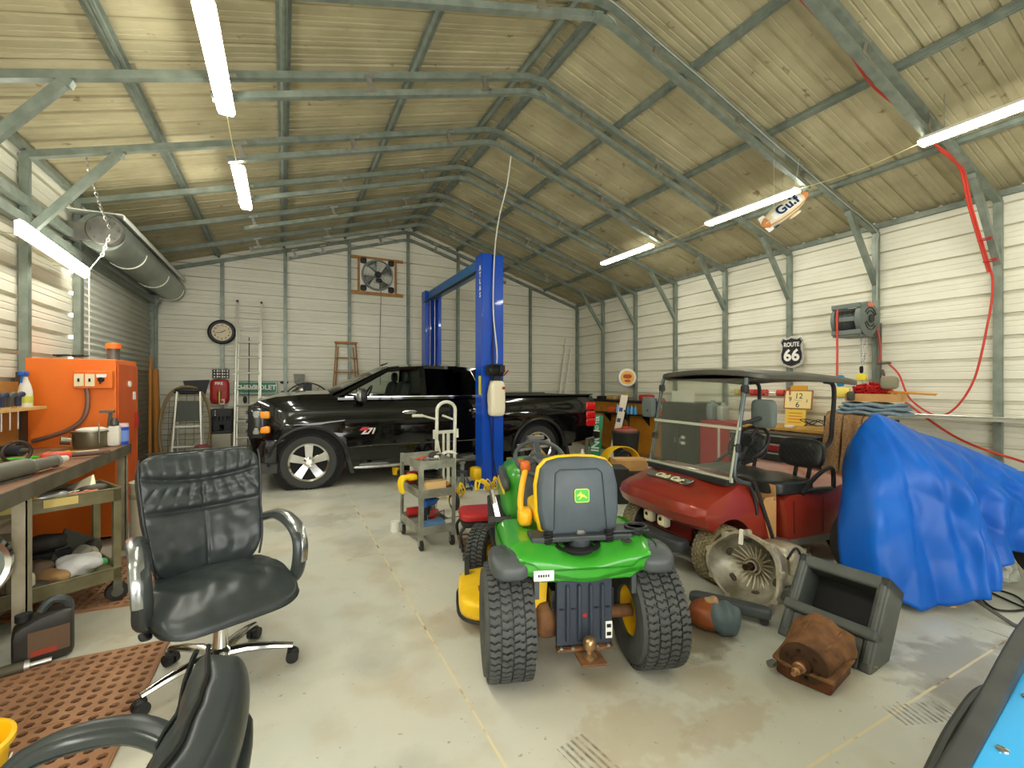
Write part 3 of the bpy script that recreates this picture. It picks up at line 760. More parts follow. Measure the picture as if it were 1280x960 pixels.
# arms with yellow tips
for y, s in ((6.28,1),(9.26,-1)):
    for dx in (-1, 1):
        rx = 1. if dx < 0 else .55; mb = MB(); mb.beam((dx*.1,y,.16),(dx*.95*rx,y+s*.5,.16),.11,.10); mb.beam((dx*.95*rx,y+s*.5,.16),(dx*1.25*rx,y+s*.68,.16),.085,.07)
        mb.build('arm', mat('arm_black',(26,27,28),.5), LIFT, smooth=0, bevel=.006)
        mb = MB(); mb.cyl((dx*1.25*rx,y+s*.68,.12),(dx*1.25*rx,y+s*.68,.235),.05,.06); mb.build('pad', YEL, LIFT)
        mb = MB(); mb.sq((dx*.22,y-s*.02,.17), (.15,.22,.2), 4, n=4); mb.build('arm_lock', YEL, LIFT)
# pump
PU = MB(); PU.box((0,6.02,1.70),(.18,.16,.02)); PU.lathe([(0,-.12),(.075,-.12),(.08,-.1),(.08,.1),(.07,.12),(0,.12)], (-.02,6.02,1.70), (1,0,0), 20)
for k in range(7): PU.box((-.10+k*.028,6.02,1.70),(.006,.18,.17))
PU.box((.05,5.94,1.72),(.08,.06,.10)); PU.box((0,6.02,1.58),(.11,.11,.08))
pump = PU.build('pump_motor', mat('motor_black',(30,31,31),.45), LIFT, smooth=35)
mb = MB(); mb.sq((0,6.02,1.29), (.23,.19,.52), 6, n=8, fn=lambda p: (p.x*(1-.12*max(0,p.z/.26)**4), p.y, p.z)); mb.cyl((0,6.02,1.53),(0,6.02,1.57),.04); mb.build('oil_tank', mat('milky_tank',(232,224,196),.4,spec=.4), pump, smooth=50)
mb = MB(); mb.cyl((.10,5.98,1.62),(.14,5.9,1.70),.01); mb.build('lever', RED, pump); mb = MB(); mb.cyl((.07,5.93,1.44),(.07,5.90,1.44),.02); mb.build('drain_plug', RED, pump)
mb = MB(); mb.tube(spline([(-.1,6.0,1.6),(-.14,6.05,1.3),(-.06,6.1,.9),(-.02,6.11,.5),(.05,6.1,.1)],8), .008, 6); mb.tube(spline([(-.02,6.1,1.75),(-.03,6.12,2.0),(.0,6.12,2.3),(-.02,6.12,2.75)],6), .009, 6); mb.build('hydraulic_hose', CORD, LIFT)
mb = MB(); mb.tube(spline([(-.0,5.52,4.70),(.02,5.7,4.3),(.01,5.95,3.9),(-.0,6.08,3.4),(-.02,6.08,2.6),(.02,6.04,2.0),(0,6.0,1.8)],8), .010, 6); tag(mb.build('power_cable', mat('white_cable',(206,206,194),.5), loc=(LX,0,0)), 'pale power cable hanging from a rafter to the lift pump', 'cable')

# jack stands and yellow straps beside the lift base
def jack_stand(loc, rz, label):
    t = thing('jack_stand', label, 'jack stand', loc, rz, 'jack stands by the lift')
    mb = MB()
    for k in range(4):
        a = PI/4 + k*PI/2; c, s = math.cos(a), math.sin(a); mb.beam((c*.14,s*.14,0),(c*.035,s*.035,.26),.035,.012,up=(c,s,0))
    mb.box((0,0,.27),(.09,.09,.03)); mb.bx(-.11,.11,-.105,-.095,.02,.05); mb.build('base', mat('stand_grey',(66,74,80),.45,.4), t, smooth=0)
    mb = MB(); mb.bx(-.02,.02,-.02,.02,.05,.38); mb.box((0,0,.39),(.09,.04,.03)); mb.build('post', ALU, t, smooth=0)
jack_stand((2.25,6.02,0), .2, 'dark grey jack stand on the floor at the left of the blue lift post')
jack_stand((2.02,6.3,0), .6, 'dark grey jack stand behind the utility cart')
# ================================================================ along the back wall
BY = 10.08
# round clock on the gable post
t = thing('wall_clock', 'round black-rimmed clock hung on the back wall beside the extension ladder', 'clock', (-1.03,10.0,2.47))
mb = MB(); mb.lathe([(0,.0),(.225,.0),(.228,.03),(.20,.05),(.165,.05),(.16,.03)], (0,.02,0), (0,-1,0), 40, cap=False); mb.build('rim', BLACKP, t)
mb = MB(); mb.lathe([(0,.0),(.165,.0),(.165,.035),(0,.035)], (0,.02,0), (0,-1,0), 40); mb.build('dial', mat('clock_dial',(222,206,176),.5), t, smooth=30)
mb = MB()
for k in range(12):
    a = PI/2 - 2*PI*(k+1)/12; text_mesh(mb, str(k+1), .05, (.125*math.cos(a),-.017,.125*math.sin(a)), (1,0,0), (0,0,1), .001, bold=.001)
mb.build('numerals', DARK, t, smooth=0)
for ln, a, w_ in ((.075,math.radians(32),.012),(.11,math.radians(192),.009)):
    mb = MB(); mb.beam((-.02*math.cos(a),-.021,-.02*math.sin(a)),(ln*math.cos(a),-.021,ln*math.sin(a)),w_,.002,up=(0,1,0)); mb.build('hand', DARK, t, smooth=0)
# exhaust fan in its timber frame
t = thing('wall_fan', 'round grey exhaust fan in a timber frame high on the back wall', 'fan', (1.80,10.0,3.83))
for nm, b in (('rail',(-.54,.56,-.0,.04,.335,.39)),('rail',(-.54,.56,0,.04,-.42,-.35)),('stile',(-.40,-.35,.01,.05,-.36,.34)),('stile',(.36,.42,.01,.05,-.36,.34))):
    mb = MB(); mb.bx(*b); mb.build(nm, WOOD, t, smooth=0, bevel=.004)
mb = MB(); mb.bx(-.355,.365,.0,.02,-.36,.34); mb.build('panel', WHITEP, t, smooth=0)
mb = MB(); mb.lathe([(.31,0),(.33,.0),(.335,-.02),(.32,-.10),(.30,-.10),(.305,-.02)], (0,0,0), (0,1,0), 40, cap=False)
mb.build('shroud', mat('fan_grey',(140,150,144),.35,.4), t)
mb = MB()
for r in (.07,.13,.19,.25,.30): mb.tube(arc((0,-.10,0), r, 0, 2*PI, 32)[:-1], .0035, 4, closed=True)
for k in range(10):
    a = 2*PI*k/10; mb.cyl((.05*math.cos(a),-.10,.05*math.sin(a)),(.315*math.cos(a),-.09,.315*math.sin(a)),.0035,n=5)
mb.build('guard', ALU, t)
for k in range(4):
    a = k*PI/2+.5; mb = MB()
    mb.grid(4, 3, lambda u, v: V((lerp(.05,.29,u)*math.cos(a+lerp(-.35,.35,v)*(.6+u*.6)), -.05+.05*(v-.5), lerp(.05,.29,u)*math.sin(a+lerp(-.35,.35,v)*(.6+u*.6))))); mb.build('blade', mat('blade_grey',(122,130,122),.4,.5), t, solid=.004)
mb = MB(); mb.lathe([(0,-.14),(.055,-.14),(.065,-.12),(.065,-.02),(0,-.02)], (0,0,0), (0,1,0), 20); mb.sq((.01,-.13,-.13), (.12,.06,.08), 4); mb.build('motor', BLACKP, t)
for x in (-.29,.29):
    for z in (-.29,.29):
        mb = MB(); mb.sq((x,-.02,z), (.13,.06,.13), 3.4, n=4); mb.build('corner_bracket', BLACKP, t)
mb = MB(); mb.tube(spline([(.03,-.12,-.16),(.07,-.03,-.3),(.08,.03,-.6),(.06,.04,-1.6),(.07,.03,-2.35)],6), .006, 5); mb.build('power_cord', CORD, t)
# wooden stepladder leaning folded
t = thing('stepladder', 'brown wooden stepladder leaning folded on the back wall behind the pickup windshield', 'stepladder', (1.17,9.92,0), rot=(math.radians(-2.5),0,0))
for s in (-1, 1):
    mb = MB(); mb.beam((s*.36,0,0),(s*.19,0,2.36),.022,.07,up=(0,1,0)); mb.build('side_rail', WOOD, t, smooth=0, bevel=.004)
    mb = MB(); mb.beam((s*.30,.07,.0),(s*.15,.07,2.28),.022,.04,up=(0,1,0)); mb.build('rear_leg', WOOD, t, smooth=0)
for k in range(8):
    z = .25+.3*k; w_ = lerp(.36,.19,z/2.36); mb = MB(); mb.box((0,0,z),(2*w_,.085,.022)); mb.build('step', WOOD, t, smooth=0, bevel=.003)
mb = MB(); mb.box((0,.02,2.37),(.44,.14,.025)); mb.build('top', WOOD, t, smooth=0, bevel=.003)
# aluminium extension ladder
LAD = mat('ladder_alu', (214,214,202), .4, .45)
t = thing('extension_ladder', 'tall aluminium extension ladder leaning on the back wall beside the water dispenser', 'ladder', (-.58,9.28,0), rot=(math.radians(-13.0),0,0))
for s in (-1, 1):
    mb = MB(); mb.bx(s*.20-.013,s*.20+.013,-.035,.035,0,3.12); r = mb.build('side_rail', LAD, t, smooth=0, bevel=.003)
    mb = MB(); mb.sq((s*.20,0,3.14),(.04,.08,.06),3,n=4); mb.build('end_cap', RUBBER, r)
    mb = MB(); mb.bx(s*.17-.010,s*.17+.010,.04,.095,.2,2.6); mb.build('fly_rail', LAD, t, smooth=0)
for k in range(10):
    mb = MB(); mb.cyl((-.2,0,.25+.3*k),(.2,0,.25+.3*k),.016,n=8); mb.build('rung', LAD, t)
mb = MB(); mb.tube([(0,.02,2.45),(.01,.03,1.2),(.0,.03,.3)], .008, 5); mb.build('rope', CORD, t)
# leaning aluminium poles in the far corner
for x0, x1, z1, lab in ((6.50,6.80,2.45,'white painted board leaning in the far right corner of the back wall'),(6.36,6.66,2.7,'thin aluminium rod leaning left of the white board in the corner')):
    mb = MB(); mb.beam((x0-.25,9.75,.02),(x1,10.0,z1),.05 if 'board' in lab else .012,.02 if 'board' in lab else .012,up=(0,1,0)); tag(mb.build('board' if 'board' in lab else 'metal_rod', WHITEP if 'board' in lab else CASTI, smooth=0), lab, 'board' if 'board' in lab else 'rod')
# street sign
GREEN = mat('sign_green', (30,126,92), .4)
t = thing('street_sign', 'wide green street sign with white capitals behind the tall ladder', 'sign', (-.48,10.02,1.43))
mb = MB(); mb.prism(rpoly(.74,.24,.03), (0,0,0), (1,0,0), (0,0,1), (0,-.006,0)); mb.build('plate', GREEN, t, smooth=0)
mb = MB(); text_mesh(mb, 'CHEVROLET', .125, (0,-.006,0), (1,0,0), (0,0,1), .001, bold=.004); mb.build('lettering', WHITEL, t, smooth=0)
mb = MB(); o, i = rpoly(.72,.22,.028), rpoly(.70,.20,.02); n = len(o)
vo = [mb.bm.verts.new((x,-.0065,z)) for x, z in o]; vi = [mb.bm.verts.new((x,-.0065,z)) for x, z in i]
for k in range(n): mb.face([vo[k],vo[(k+1)%n],vi[(k+1)%n],vi[k]])
mb.build('border', WHITEL, t, smooth=0)
# tin emblems pinned around it
for x, z, sx, sz, lab in ((.01,1.53,.15,.06,'small dark oval emblem upper right of the green street sign'),(.02,1.34,.15,.06,'small dark oval emblem lower right of the green street sign'),(-.66,1.20,.07,.14,'small dark upright oval emblem under the green street sign')):
    mb = MB(); mb.lathe([(0,0),(.9,0),(1,.006),(.85,.012),(0,.018)], (0,0,0), (0,-1,0), 20); mb.warp(lambda p: (p.x*sx/2,p.y,p.z*sz/2)); tag(mb.build('emblem', BLACKP, loc=(x,10.05,z)), lab, 'emblem', 'oval emblems')
mb = MB(); mb.prism([(-.10,.12),(.10,.12),(.09,-.05),(0,-.15),(-.09,-.05)], (0,0,0), (1,0,0), (0,0,1), (0,-.02,0)); tag(mb.build('badge_plate', CASTI, loc=(.28,10.0,1.58), bevel=.004, smooth=0), 'small grey shield plate on the gable post left of the drum fan', 'plate')
# drum fan behind the hood
t = thing('drum_fan', 'big round black floor fan behind the pickup hood', 'fan', (.42,9.72,1.08))
mb = MB()
for y in (0,.16):
    for r in (.44,.3,.16): mb.tube(arc((0,y,0), r, 0, 2*PI, 40)[:-1], .012 if r > .4 else .005, 6, closed=True)
for k in range(18):
    a = 2*PI*k/18; mb.cyl((.08*math.cos(a),0,.08*math.sin(a)),(.44*math.cos(a),0,.44*math.sin(a)),.004,n=4)
mb.build('cage', CORD, t)
mb = MB(); mb.lathe([(0,-.03),(.09,-.03),(.10,.0),(.10,.2),(0,.2)], (0,0,0), (0,1,0), 20); mb.box((.0,-.02,.22),(.15,.03,.42)); mb.build('motor', BLACKP, t, smooth=35)
for k in range(4):
    a = k*PI/2+.4; mb = MB(); mb.grid(3,2,lambda u,v: V((lerp(.09,.40,u)*math.cos(a+(v-.5)*.9),.08+.05*(v-.5),lerp(.09,.40,u)*math.sin(a+(v-.5)*.9)))); mb.build('blade', ALU, t, solid=.004)
mb = MB(); mb.tube([(-.35,.08,-1.07),(-.3,.08,-.5),(-.3,.08,-.32)], .016, 8); mb.tube([(.35,.08,-1.07),(.3,.08,-.5),(.3,.08,-.32)], .016, 8); mb.tube([(-.35,.3,-1.065),(-.35,-.2,-1.065)],.016,8); mb.tube([(.35,.3,-1.065),(.35,-.2,-1.065)],.016,8); mb.build('stand', CORD, t)
# fire placard, extinguisher cabinet, dispenser
t = thing('tin_sign', 'small black and white tin sign above the red fire cabinet', 'sign', (-1.05,10.03,1.69))
mb = MB(); mb.box((0,0,0),(.27,.012,.17)); mb.build('plate', mat('sign_black',(36,34,34),.5), t, smooth=0)
mb = MB(); text_mesh(mb, 'NO PARKING', .035, (0,-.007,.05), (1,0,0), (0,0,1), .001); mb.build('lettering', WHITEL, t, smooth=0) if False else mb.bm.free()
mb = MB()
for z in (.055,.0,-.055):
    for k in range(6): mb.box((-.10+.04*k+.006*(k%2),-.008,z),(.022,.003,.022+.012*((k+int(z*40))%2)))
mb.build('print', WHITEL, t, smooth=0)
t = thing('fire_cabinet', 'red FIRE extinguisher cabinet on the back wall over the water dispenser', 'cabinet', (-1.06,9.98,1.36))
mb = MB(); mb.sq((0,0,0),(.30,.12,.46),7,n=5); mb.build('case', RED, t, smooth=50)
mb = MB(); text_mesh(mb, 'FIRE', .07, (-.01,-.062,.15), (1,0,0), (0,0,1), .002, bold=.002); mb.build('lettering', WHITEL, t, smooth=0)
mb = MB(); mb.lathe([(0,-.15),(.035,-.15),(.035,.05),(.012,.09),(.012,.12),(0,.12)], (0,-.08,-.06), (0,0,1), 14); mb.build('nozzle', mat('brass',(172,140,70),.35,.8), t)
mb = MB(); mb.box((.04,-.075,-.19),(.09,.04,.10)); text_m = mb.build('tag_card', mat('tag_card',(230,210,196),.6), t, smooth=0)
mb = MB(); mb.box((.04,-.097,-.19),(.05,.003,.05)); mb.build('tag_mark', RED, text_m, smooth=0)
t = thing('water_dispenser', 'black and stainless water dispenser standing against the back wall', 'water dispenser', (-.97,9.5,0))
mb = MB(); mb.bx(-.15,.15,-.16,.16,.0,.63); mb.build('cabinet', mat('stainless',(150,146,126),.35,.6), t, smooth=0, bevel=.012)
mb = MB(); mb.bx(-.155,.155,-.05,.16,.63,1.06); mb.bx(-.155,.155,-.17,.16,.93,1.06); mb.bx(-.155,.155,-.17,-.05,.63,.68); mb.bx(-.155,-.13,-.17,-.05,.68,.93); mb.bx(.13,.155,-.17,-.05,.68,.93); mb.build('head', BLACKP, t, smooth=0, bevel=.008)
for x in (-.06,0,.06):
    mb = MB(); mb.cyl((x,-.10,.93),(x,-.10,.86),.014,n=10); mb.build('tap', CHROME, t)
mb = MB(); mb.lathe([(0,0),(.03,0),(.036,.11),(.033,.11),(.028,.005)], (0,-.11,.68), (0,0,1), 14); tag(mb.build('drinking_glass', GLASS, loc=(-.97,9.5,0)), 'clear drinking glass in the bay of the water dispenser', 'glass')
mb = MB()
for k in range(3): mb.cyl((-.09,-.174,.80+.05*k if False else .96+.035*k),(-.09,-.170,.96+.035*k),.008,n=10)
mb.build('indicator', WHITEL, t)
# black panel behind the wicker hoop
mb = MB(); mb.prism([(-.21,.10),(.20,.12),(.13,-.17),(-.05,-.13),(-.18,-.02)], (0,0,0), (1,0,0), (0,0,1), (0,-.02,0)); tag(mb.build('black_placard', mat('black_sheet',(38,40,38),.45), loc=(-1.43,10.10,1.46), smooth=0), 'crooked black plastic panel on the back wall above the oval rack', 'panel')
# oval wire rack
t = thing('oval_rack', 'tall oval wire rack with a tan rim leaning against the back wall', 'rack', (-1.50,9.30,0), rot=(math.radians(-10),0,0))
def oval(r, y, n=44): return [(r*.365*abs(math.cos(a))**.8*(1 if math.cos(a)>0 else -1), y, .76+r*.72*math.sin(a)) for a in [2*PI*k/n for k in range(n)]]
mb = MB(); mb.tube(oval(1,0), .02, 8, closed=True); mb.tube(oval(.94,.02), .008, 6, closed=True); mb.build('rim', mat('tan_rim',(150,128,92),.5), t)
mb = MB()
for k in range(13):
    z = .18+k*.095; h = .345*math.sqrt(max(0,1-((z-.76)/.7)**2)); mb.cyl((-h,.015,z),(h,.015,z),.004,n=4)
for x in (-.24,-.12,0,.12,.24):
    h = .69*math.sqrt(1-(x/.38)**2); mb.cyl((x,.015,.76-h),(x,.015,.76+h),.004,n=4)
mb.build('wire_grid', mat('grid_wire',(132,128,110),.5,.5), t)
mb = MB(); mb.sq((0,.01,1.40),(.38,.04,.12),3.5,n=5); mb.build('top_pad', BLACKP, t)
# small aluminium step ladder in front of the rack
t = thing('step_stool_ladder', 'small aluminium step ladder with black top standing before the oval rack', 'stepladder', (-1.38,8.75,0))
for s in (-1, 1):
    mb = MB(); mb.beam((s*.21,0,.0),(s*.155,.22,1.40),.022,.05,up=(0,1,0)); mb.build('side_rail', LAD, t, smooth=0)
    mb = MB(); mb.beam((s*.20,.5,.0),(s*.15,.26,1.35),.02,.03,up=(0,1,0)); mb.build('rear_leg', LAD, t, smooth=0)
for z in (.25,.5,.82): 
    mb = MB(); mb.box((0,.22*z/1.4,z),(.40-.08*z,.09,.025)); mb.build('step', LAD, t, smooth=0)
mb = MB(); mb.sq((0,.24,1.40),(.38,.16,.06),4,n=5); mb.build('top', BLACKP, t)
mb = MB(); mb.prism([(-.16,0),(.16,0),(.15,.32),(-.14,.33)], (0,.17,.9), (1,0,0), (0,.16,1), (0,.012,0)); tag(mb.build('slate_board', mat('slate',(66,70,62),.6), loc=(-1.38,8.70,.0), smooth=0), 'dark square board propped in the small aluminium step ladder', 'board')
mb = MB(); mb.lathe([(0,0),(.10,0),(.125,.20),(.13,.205),(.12,.2),(.095,.01)], (0,0,0), (0,0,1), 24, cap=False); t = tag(mb.build('bucket', mat('pail_grey',(176,176,164),.4,.4), loc=(-1.10,8.22,.345)), 'small grey pail with reddish contents beside the aluminium step ladder', 'bucket')
mb = MB(); mb.sq((0,0,.2),(.21,.21,.08),2.4,n=5); mb.build('contents', mat('maroon_rags',(124,62,60),.8), t)
mb = MB(); mb.tube(arc((0,0,.2), .13, 0, PI, 14, (1,0,0), (0,.3,1)), .004, 4); mb.build('handle', ALU, t)
# drum it stands on
t = thing('steel_barrel', 'low black steel drum lid with rings beside the oval rack', 'drum', (-1.14,8.22,0))
mb = MB(); mb.lathe([(0,0),(.29,0),(.30,.02),(.30,.30),(.31,.31),(.31,.33),(.29,.345),(.25,.335),(0,.335)], (0,0,0), (0,0,1), 36); mb.build('body', mat('drum_black',(46,48,48),.35,.5), t)
mb = MB()
for z in (.10,.2,.345): mb.tube(arc((0,0,z), .303 if z < .3 else .29, 0, 2*PI, 36, (1,0,0), (0,1,0))[:-1], .009, 6, closed=True)
mb.build('hoop', ALU, t)
# long rolled brown tubes and planks by the door jamb
for k, (x, y, r, tilt, h, m, lab) in enumerate(((-1.88,9.45,.055,.05,1.75,'tan','fat tan cardboard tube leaning by the roller door jamb'),(-1.94,9.2,.025,.02,1.95,'tan','slim wooden pole leaning by the roller door jamb'),(-1.80,9.72,.03,.03,1.35,'pale','pale plastic pipe slanting behind the black drum'))):
    mb = MB(); mb.cyl((0,0,0),(-tilt*h*(1 if k<2 else -3),.12*h,h),r,n=14); tag(mb.build(('cardboard_tube','wooden_pole','plastic_pipe')[k], mat('tan_tube',(178,118,48),.6) if m=='tan' else mat('pale_pipe',(190,178,150),.5), loc=(x,y,0)), lab, ('tube','pole','pipe')[k])
mb = MB(); P = spline([(-1.96,9.80,1.3),(-1.93,9.76,.9),(-1.97,9.76,.5),(-1.88,9.73,.25),(-1.92,9.74,.7),(-1.96,9.78,1.25)],8); mb.tube(P, .014, 6); tag(mb.build('garden_hose', mat('grey_hose',(120,128,118),.5)), 'grey hose looped on the roller door jamb', 'hose')
mb = MB(); mb.sq((0,0,.12),(.4,.36,.24),5,n=5); tag(mb.build('storage_box', DARK, loc=(-1.80,8.55,0)), 'dark box on the floor in the back corner by the roller door', 'box')
mb = MB(); mb.lathe([(0,0),(.07,0),(.07,.2),(.03,.26),(.03,.3),(0,.3)], (0,0,0), (0,0,1), 14); t = tag(mb.build('jug', mat('red_jug',(168,70,66),.5), loc=(-.64,9.0,.0)), 'small red and white jug on the floor behind the ladder foot', 'jug'); mb = MB(); mb.cyl((0,0,.3),(0,0,.34),.03); mb.build('cap', WHITEP, t)
# ================================================================ green lawn tractor
GRN = mat('tractor_green', (58,156,44), .3, coat=.4, nz=(4,(46,138,36),.4))
TYEL = mat('tractor_yellow', (246,200,16), .38, coat=.2, nz=(7,(220,170,14),.4))
SEATG = mat('seat_shell', (78,88,94), .5, nz=(9,(64,72,78),.6))
FEND = mat('fender_plastic', (74,80,80), .42, nz=(12,(60,64,64),.5))
TR = thing('lawn_tractor', 'green and yellow riding lawn tractor seen from behind in the middle of the floor', 'lawn tractor', (1.40,2.0,0), math.radians(-19))
TURF = mat('turf_tyre', (62,65,64), .7, nz=(18,(86,88,84),.5), bump=(50,.06))
def tr_wheel(x, y, z, R, w, rr, s, name, nb, rows, st=0.):
    t = thing(name, None, None, (x,y,z), PI/2+st); t.parent = TR
    mb = MB(); make_tyre(mb, R, w, rr, .016, 44, 'turf', nb, rows); mb.build('tyre', TURF, t, smooth=40)
    mb = MB(); h = w/2*.78
    mb.lathe([(rr+.004,-h),(rr+.01,-h-.006),(rr-.008,-h+.004),(rr-.03,-.02),(.05,-.035),(.05,-.07),(0,-.07)], (0,0,0), (0,1,0), 32, cap=False)
    mb.lathe([(rr+.004,h),(rr+.01,h+.006),(rr-.008,h-.004),(rr-.03,.02),(.05,.035),(.05,.07),(0,.07)], (0,0,0), (0,1,0), 32, cap=False)
    mb.build('rim', TYEL, t)
    return t
tr_wheel(-.385, 0, .275, .283, .25, .125, 1, 'rear_wheel', 50, 4)
tr_wheel(.385, 0, .275, .283, .25, .125, 1, 'rear_wheel', 50, 4)
for s in (-1, 1):
    w_ = tr_wheel(s*.42, 1.2, .2, .2, .16, .10, 1, 'front_wheel', 42, 3, math.radians(-26))
    mb = MB(); mb.cyl((0,-.10,0),(0,.10,0),.03,n=12); mb.build('hub_cap', mat('hub_orange',(222,140,40),.4), w_)
# fender deck
mb = MB()
def fd(p):
    x, y, z = p; u, v = x/.41, y/.30; a = abs(u)
    if z < 0: z2 = z + .075*min(1, max(0, (a-.62)/.1))*(1 if v > -.8 else .55)
    else: z2 = z - .045*math.exp(-(u/.42)**2) - .03*max(0,a-.85)*6 - .035*max(0,-v-.5)*2
    return (x*(1-.05*max(0,-v)**2), y, z2)
mb.sq((0,.12,.60), (.82,.60,.17), 9, n=20, fn=fd); mb.build('fender_deck', GRN, TR, smooth=50)
for s in (-1, 1):
    mb = MB()
    def ff(p, s=s):
        x, y, z = p; return (x, y, z + .02*math.cos(y*6) - .05*max(0,-y/.2)**2)
    mb.sq((s*.375,-.06,.585), (.21,.27,.11), 3.2, n=10, fn=ff); mb.build('fender_guard', FEND, TR, smooth=60)
    mb = MB(); mb.bx(s*.25-.012,s*.25+.012,-.16,-.14,.44,.60); mb.build('guard_strap', FEND, TR, smooth=0)
# engine well, cap, springs, cup holder
mb = MB(); mb.lathe([(.11,0),(.125,.004),(.125,.01),(.10,.01),(.095,-.02),(0,-.02)], (-.01,-.02,.648), (0,0,1), 24); mb.build('filler_well', DARK, TR)
mb = MB(); mb.lathe([(0,0),(.06,0),(.06,.035),(.05,.045),(0,.045)], (.01,.0,.645), (0,0,1), 16); mb.build('fuel_cap', mat('cap_grey',(62,66,70),.45), TR)
for x in (-.165,.165):
    mb = MB(); mb.tube([(x+.022*math.cos(t), -.03+.022*math.sin(t), .66+.07*t/(2*PI*5)) for t in [2*PI*5*k/60 for k in range(61)]], .004, 5); mb.build('seat_spring', DARK, TR)
mb = MB(); mb.lathe([(.05,0),(.062,0),(.062,.012),(.048,.012),(.042,-.03),(0,-.03)], (.335,.02,.715), (0,0,1), 22); mb.build('cup_holder', BLACKP, TR)
mb = MB(); mb.lathe([(.0,0),(.028,0),(.03,.006),(.015,.008),(.012,.0)], (.235,-.10,.685), (0,0,1), 16); mb.build('vent_plug', BLACKP, TR)
mb = MB(); mb.box((-.22,-.183,.565),(.10,.003,.05)); d_ = mb.build('dealer_sticker', WHITEL, TR, smooth=0, rot=(0,0,0))
mb = MB()
for k in range(5): mb.box((-.245+.012*k,-.1855,.565),(.007,.002,.012))
mb.build('sticker_print', DARK, d_, smooth=0)
# seat
mb = MB(); mb.box((.02,.03,.685),(.55,.14,.03)); mb.bx(.18,.40,-.02,.10,.70,.715); mb.build('seat_bracket', mat('bracket_dark',(54,60,62),.45), TR, smooth=0, bevel=.008)
mb = MB(); mb.sq((.02,.31,.75), (.44,.44,.11), 5, n=8); mb.build('seat_cushion', TYEL, TR)
SR = E3(math.radians(-9),0,0)
def seat_outline(k=1.):
    P = []
    for x, z in [(-.19,0),(.19,0)] : pass
    pts = [(-.165,.0),(.165,.0),(.205,.03),(.222,.12),(.224,.26),(.205,.35),(.165,.392),(.10,.408),(0,.413),(-.10,.408),(-.165,.392),(-.205,.35),(-.224,.26),(-.222,.12),(-.205,.03)]
    return [(x*k, .205+(z-.205)*k) for x, z in pts]
BT = thing('seat_back', None, None, (.02,.03,.69), rot=(math.radians(-7),0,0)); BT.parent = TR
mb = MB()
def rim(k, y): return [V((x,y,z)) for x, z in seat_outline(k)]
mb.rings([rim(.90,-.03),rim(.97,-.02),rim(1.0,.0),rim(1.0,.03)]); mb.build('shell', SEATG, BT, smooth=60)
mb = MB(); mb.rings([rim(1.0,.028),rim(1.045,.035),rim(1.06,.06),rim(1.03,.09),rim(.9,.105)]); mb.build('cushion', TYEL, BT, smooth=60)
mb = MB(); P = [(-.145,.0),(-.135,.22),(-.13,.295),(-.105,.315),(.105,.315),(.13,.295),(.135,.22),(.145,.0)]
mb.tube([(x,-.0325,z+.03) for x, z in P], .004, 5); mb.build('panel_groove', mat('groove',(46,52,56),.6), BT)
mb = MB(); mb.sq((0,-.03,.012),(.05,.014,.03),4,n=4); mb.build('latch', CASTI, BT)
mb = MB(); mb.prism(rpoly(.082,.072,.014), (.012,-.033,.205), (1,0,0), (0,0,1), (0,-.003,0)); lg = mb.build('emblem', mat('emblem_lime',(196,232,60),.4), BT, smooth=0)
mb = MB(); mb.prism(rpoly(.074,.064,.011), (.012,-.0355,.205), (1,0,0), (0,0,1), (0,-.002,0)); mb.build('emblem_field', mat('emblem_green',(62,170,36),.4), lg, smooth=0)
mb = MB(); deer = [(-.030,.004),(-.022,.010),(-.014,.012),(-.010,.022),(-.004,.024),(-.006,.016),(.000,.010),(.012,.008),(.020,-.002),(.030,-.010),(.028,-.013),(.016,-.008),(.008,-.003),(-.002,-.006),(-.012,-.016),(-.020,-.018),(-.014,-.010),(-.008,-.002),(-.016,.002),(-.028,-.002)]
mb.prism(deer, (.012,-.0375,.203), (1,0,0), (0,0,1), (0,-.001,0)); mb.build('leaping_figure', mat('emblem_lime',(196,232,60),.4), lg, smooth=0)
# side armrest lever in orange yellow
mb = MB(); mb.tube(spline([(-.25,.22,.72),(-.27,.24,.80),(-.25,.30,.90),(-.22,.36,.98)],5), .018, 8); mb.build('park_lever', mat('lever_amber',(244,180,30),.4), TR)
mb = MB(); mb.sq((-.245,.24,.735), (.08,.13,.10), 3.4, n=5); mb.build('lever_boot', mat('lever_amber',(244,180,30),.4), TR)
mb = MB(); mb.sq((-.22,.37,1.0), (.06,.06,.07), 3, n=5); mb.build('lever_knob', mat('knob_orange',(206,100,24),.4), TR)
# battery plate and hitch
mb = MB(); mb.bx(-.145,.145,-.135,-.105,.185,.53); pl = mb.build('rear_plate', mat('plate_blueblack',(52,60,72),.42), TR, smooth=0, bevel=.006)
mb = MB()
for x in (-.09,-.03,.03,.09): mb.tube(spline([(x,-.134,.215),(x,-.142,.24),(x,-.142,.46),(x,-.134,.485)],3), .011, 6, flat=.9)
mb.build('pressed_rib', mat('plate_blueblack',(52,60,72),.42), pl)
mb = MB()
for x in (-.12,-.06,.06,.12): mb.box((x,-.137,.37),(.022,.004,.008))
mb.build('slot', DARK, pl, smooth=0)
mb = MB(); mb.box((.125,-.139,.255),(.035,.003,.085)); st = mb.build('warning_sticker', WHITEL, pl, smooth=0)
mb = MB(); mb.box((.125,-.141,.275),(.022,.002,.018)); mb.box((.125,-.141,.235),(.022,.002,.018)); mb.build('pictogram', DARK, st, smooth=0)
mb = MB(); mb.box((0,-.1365,.335),(.02,.002,.018)); mb.build('small_sticker', RED, pl, smooth=0)
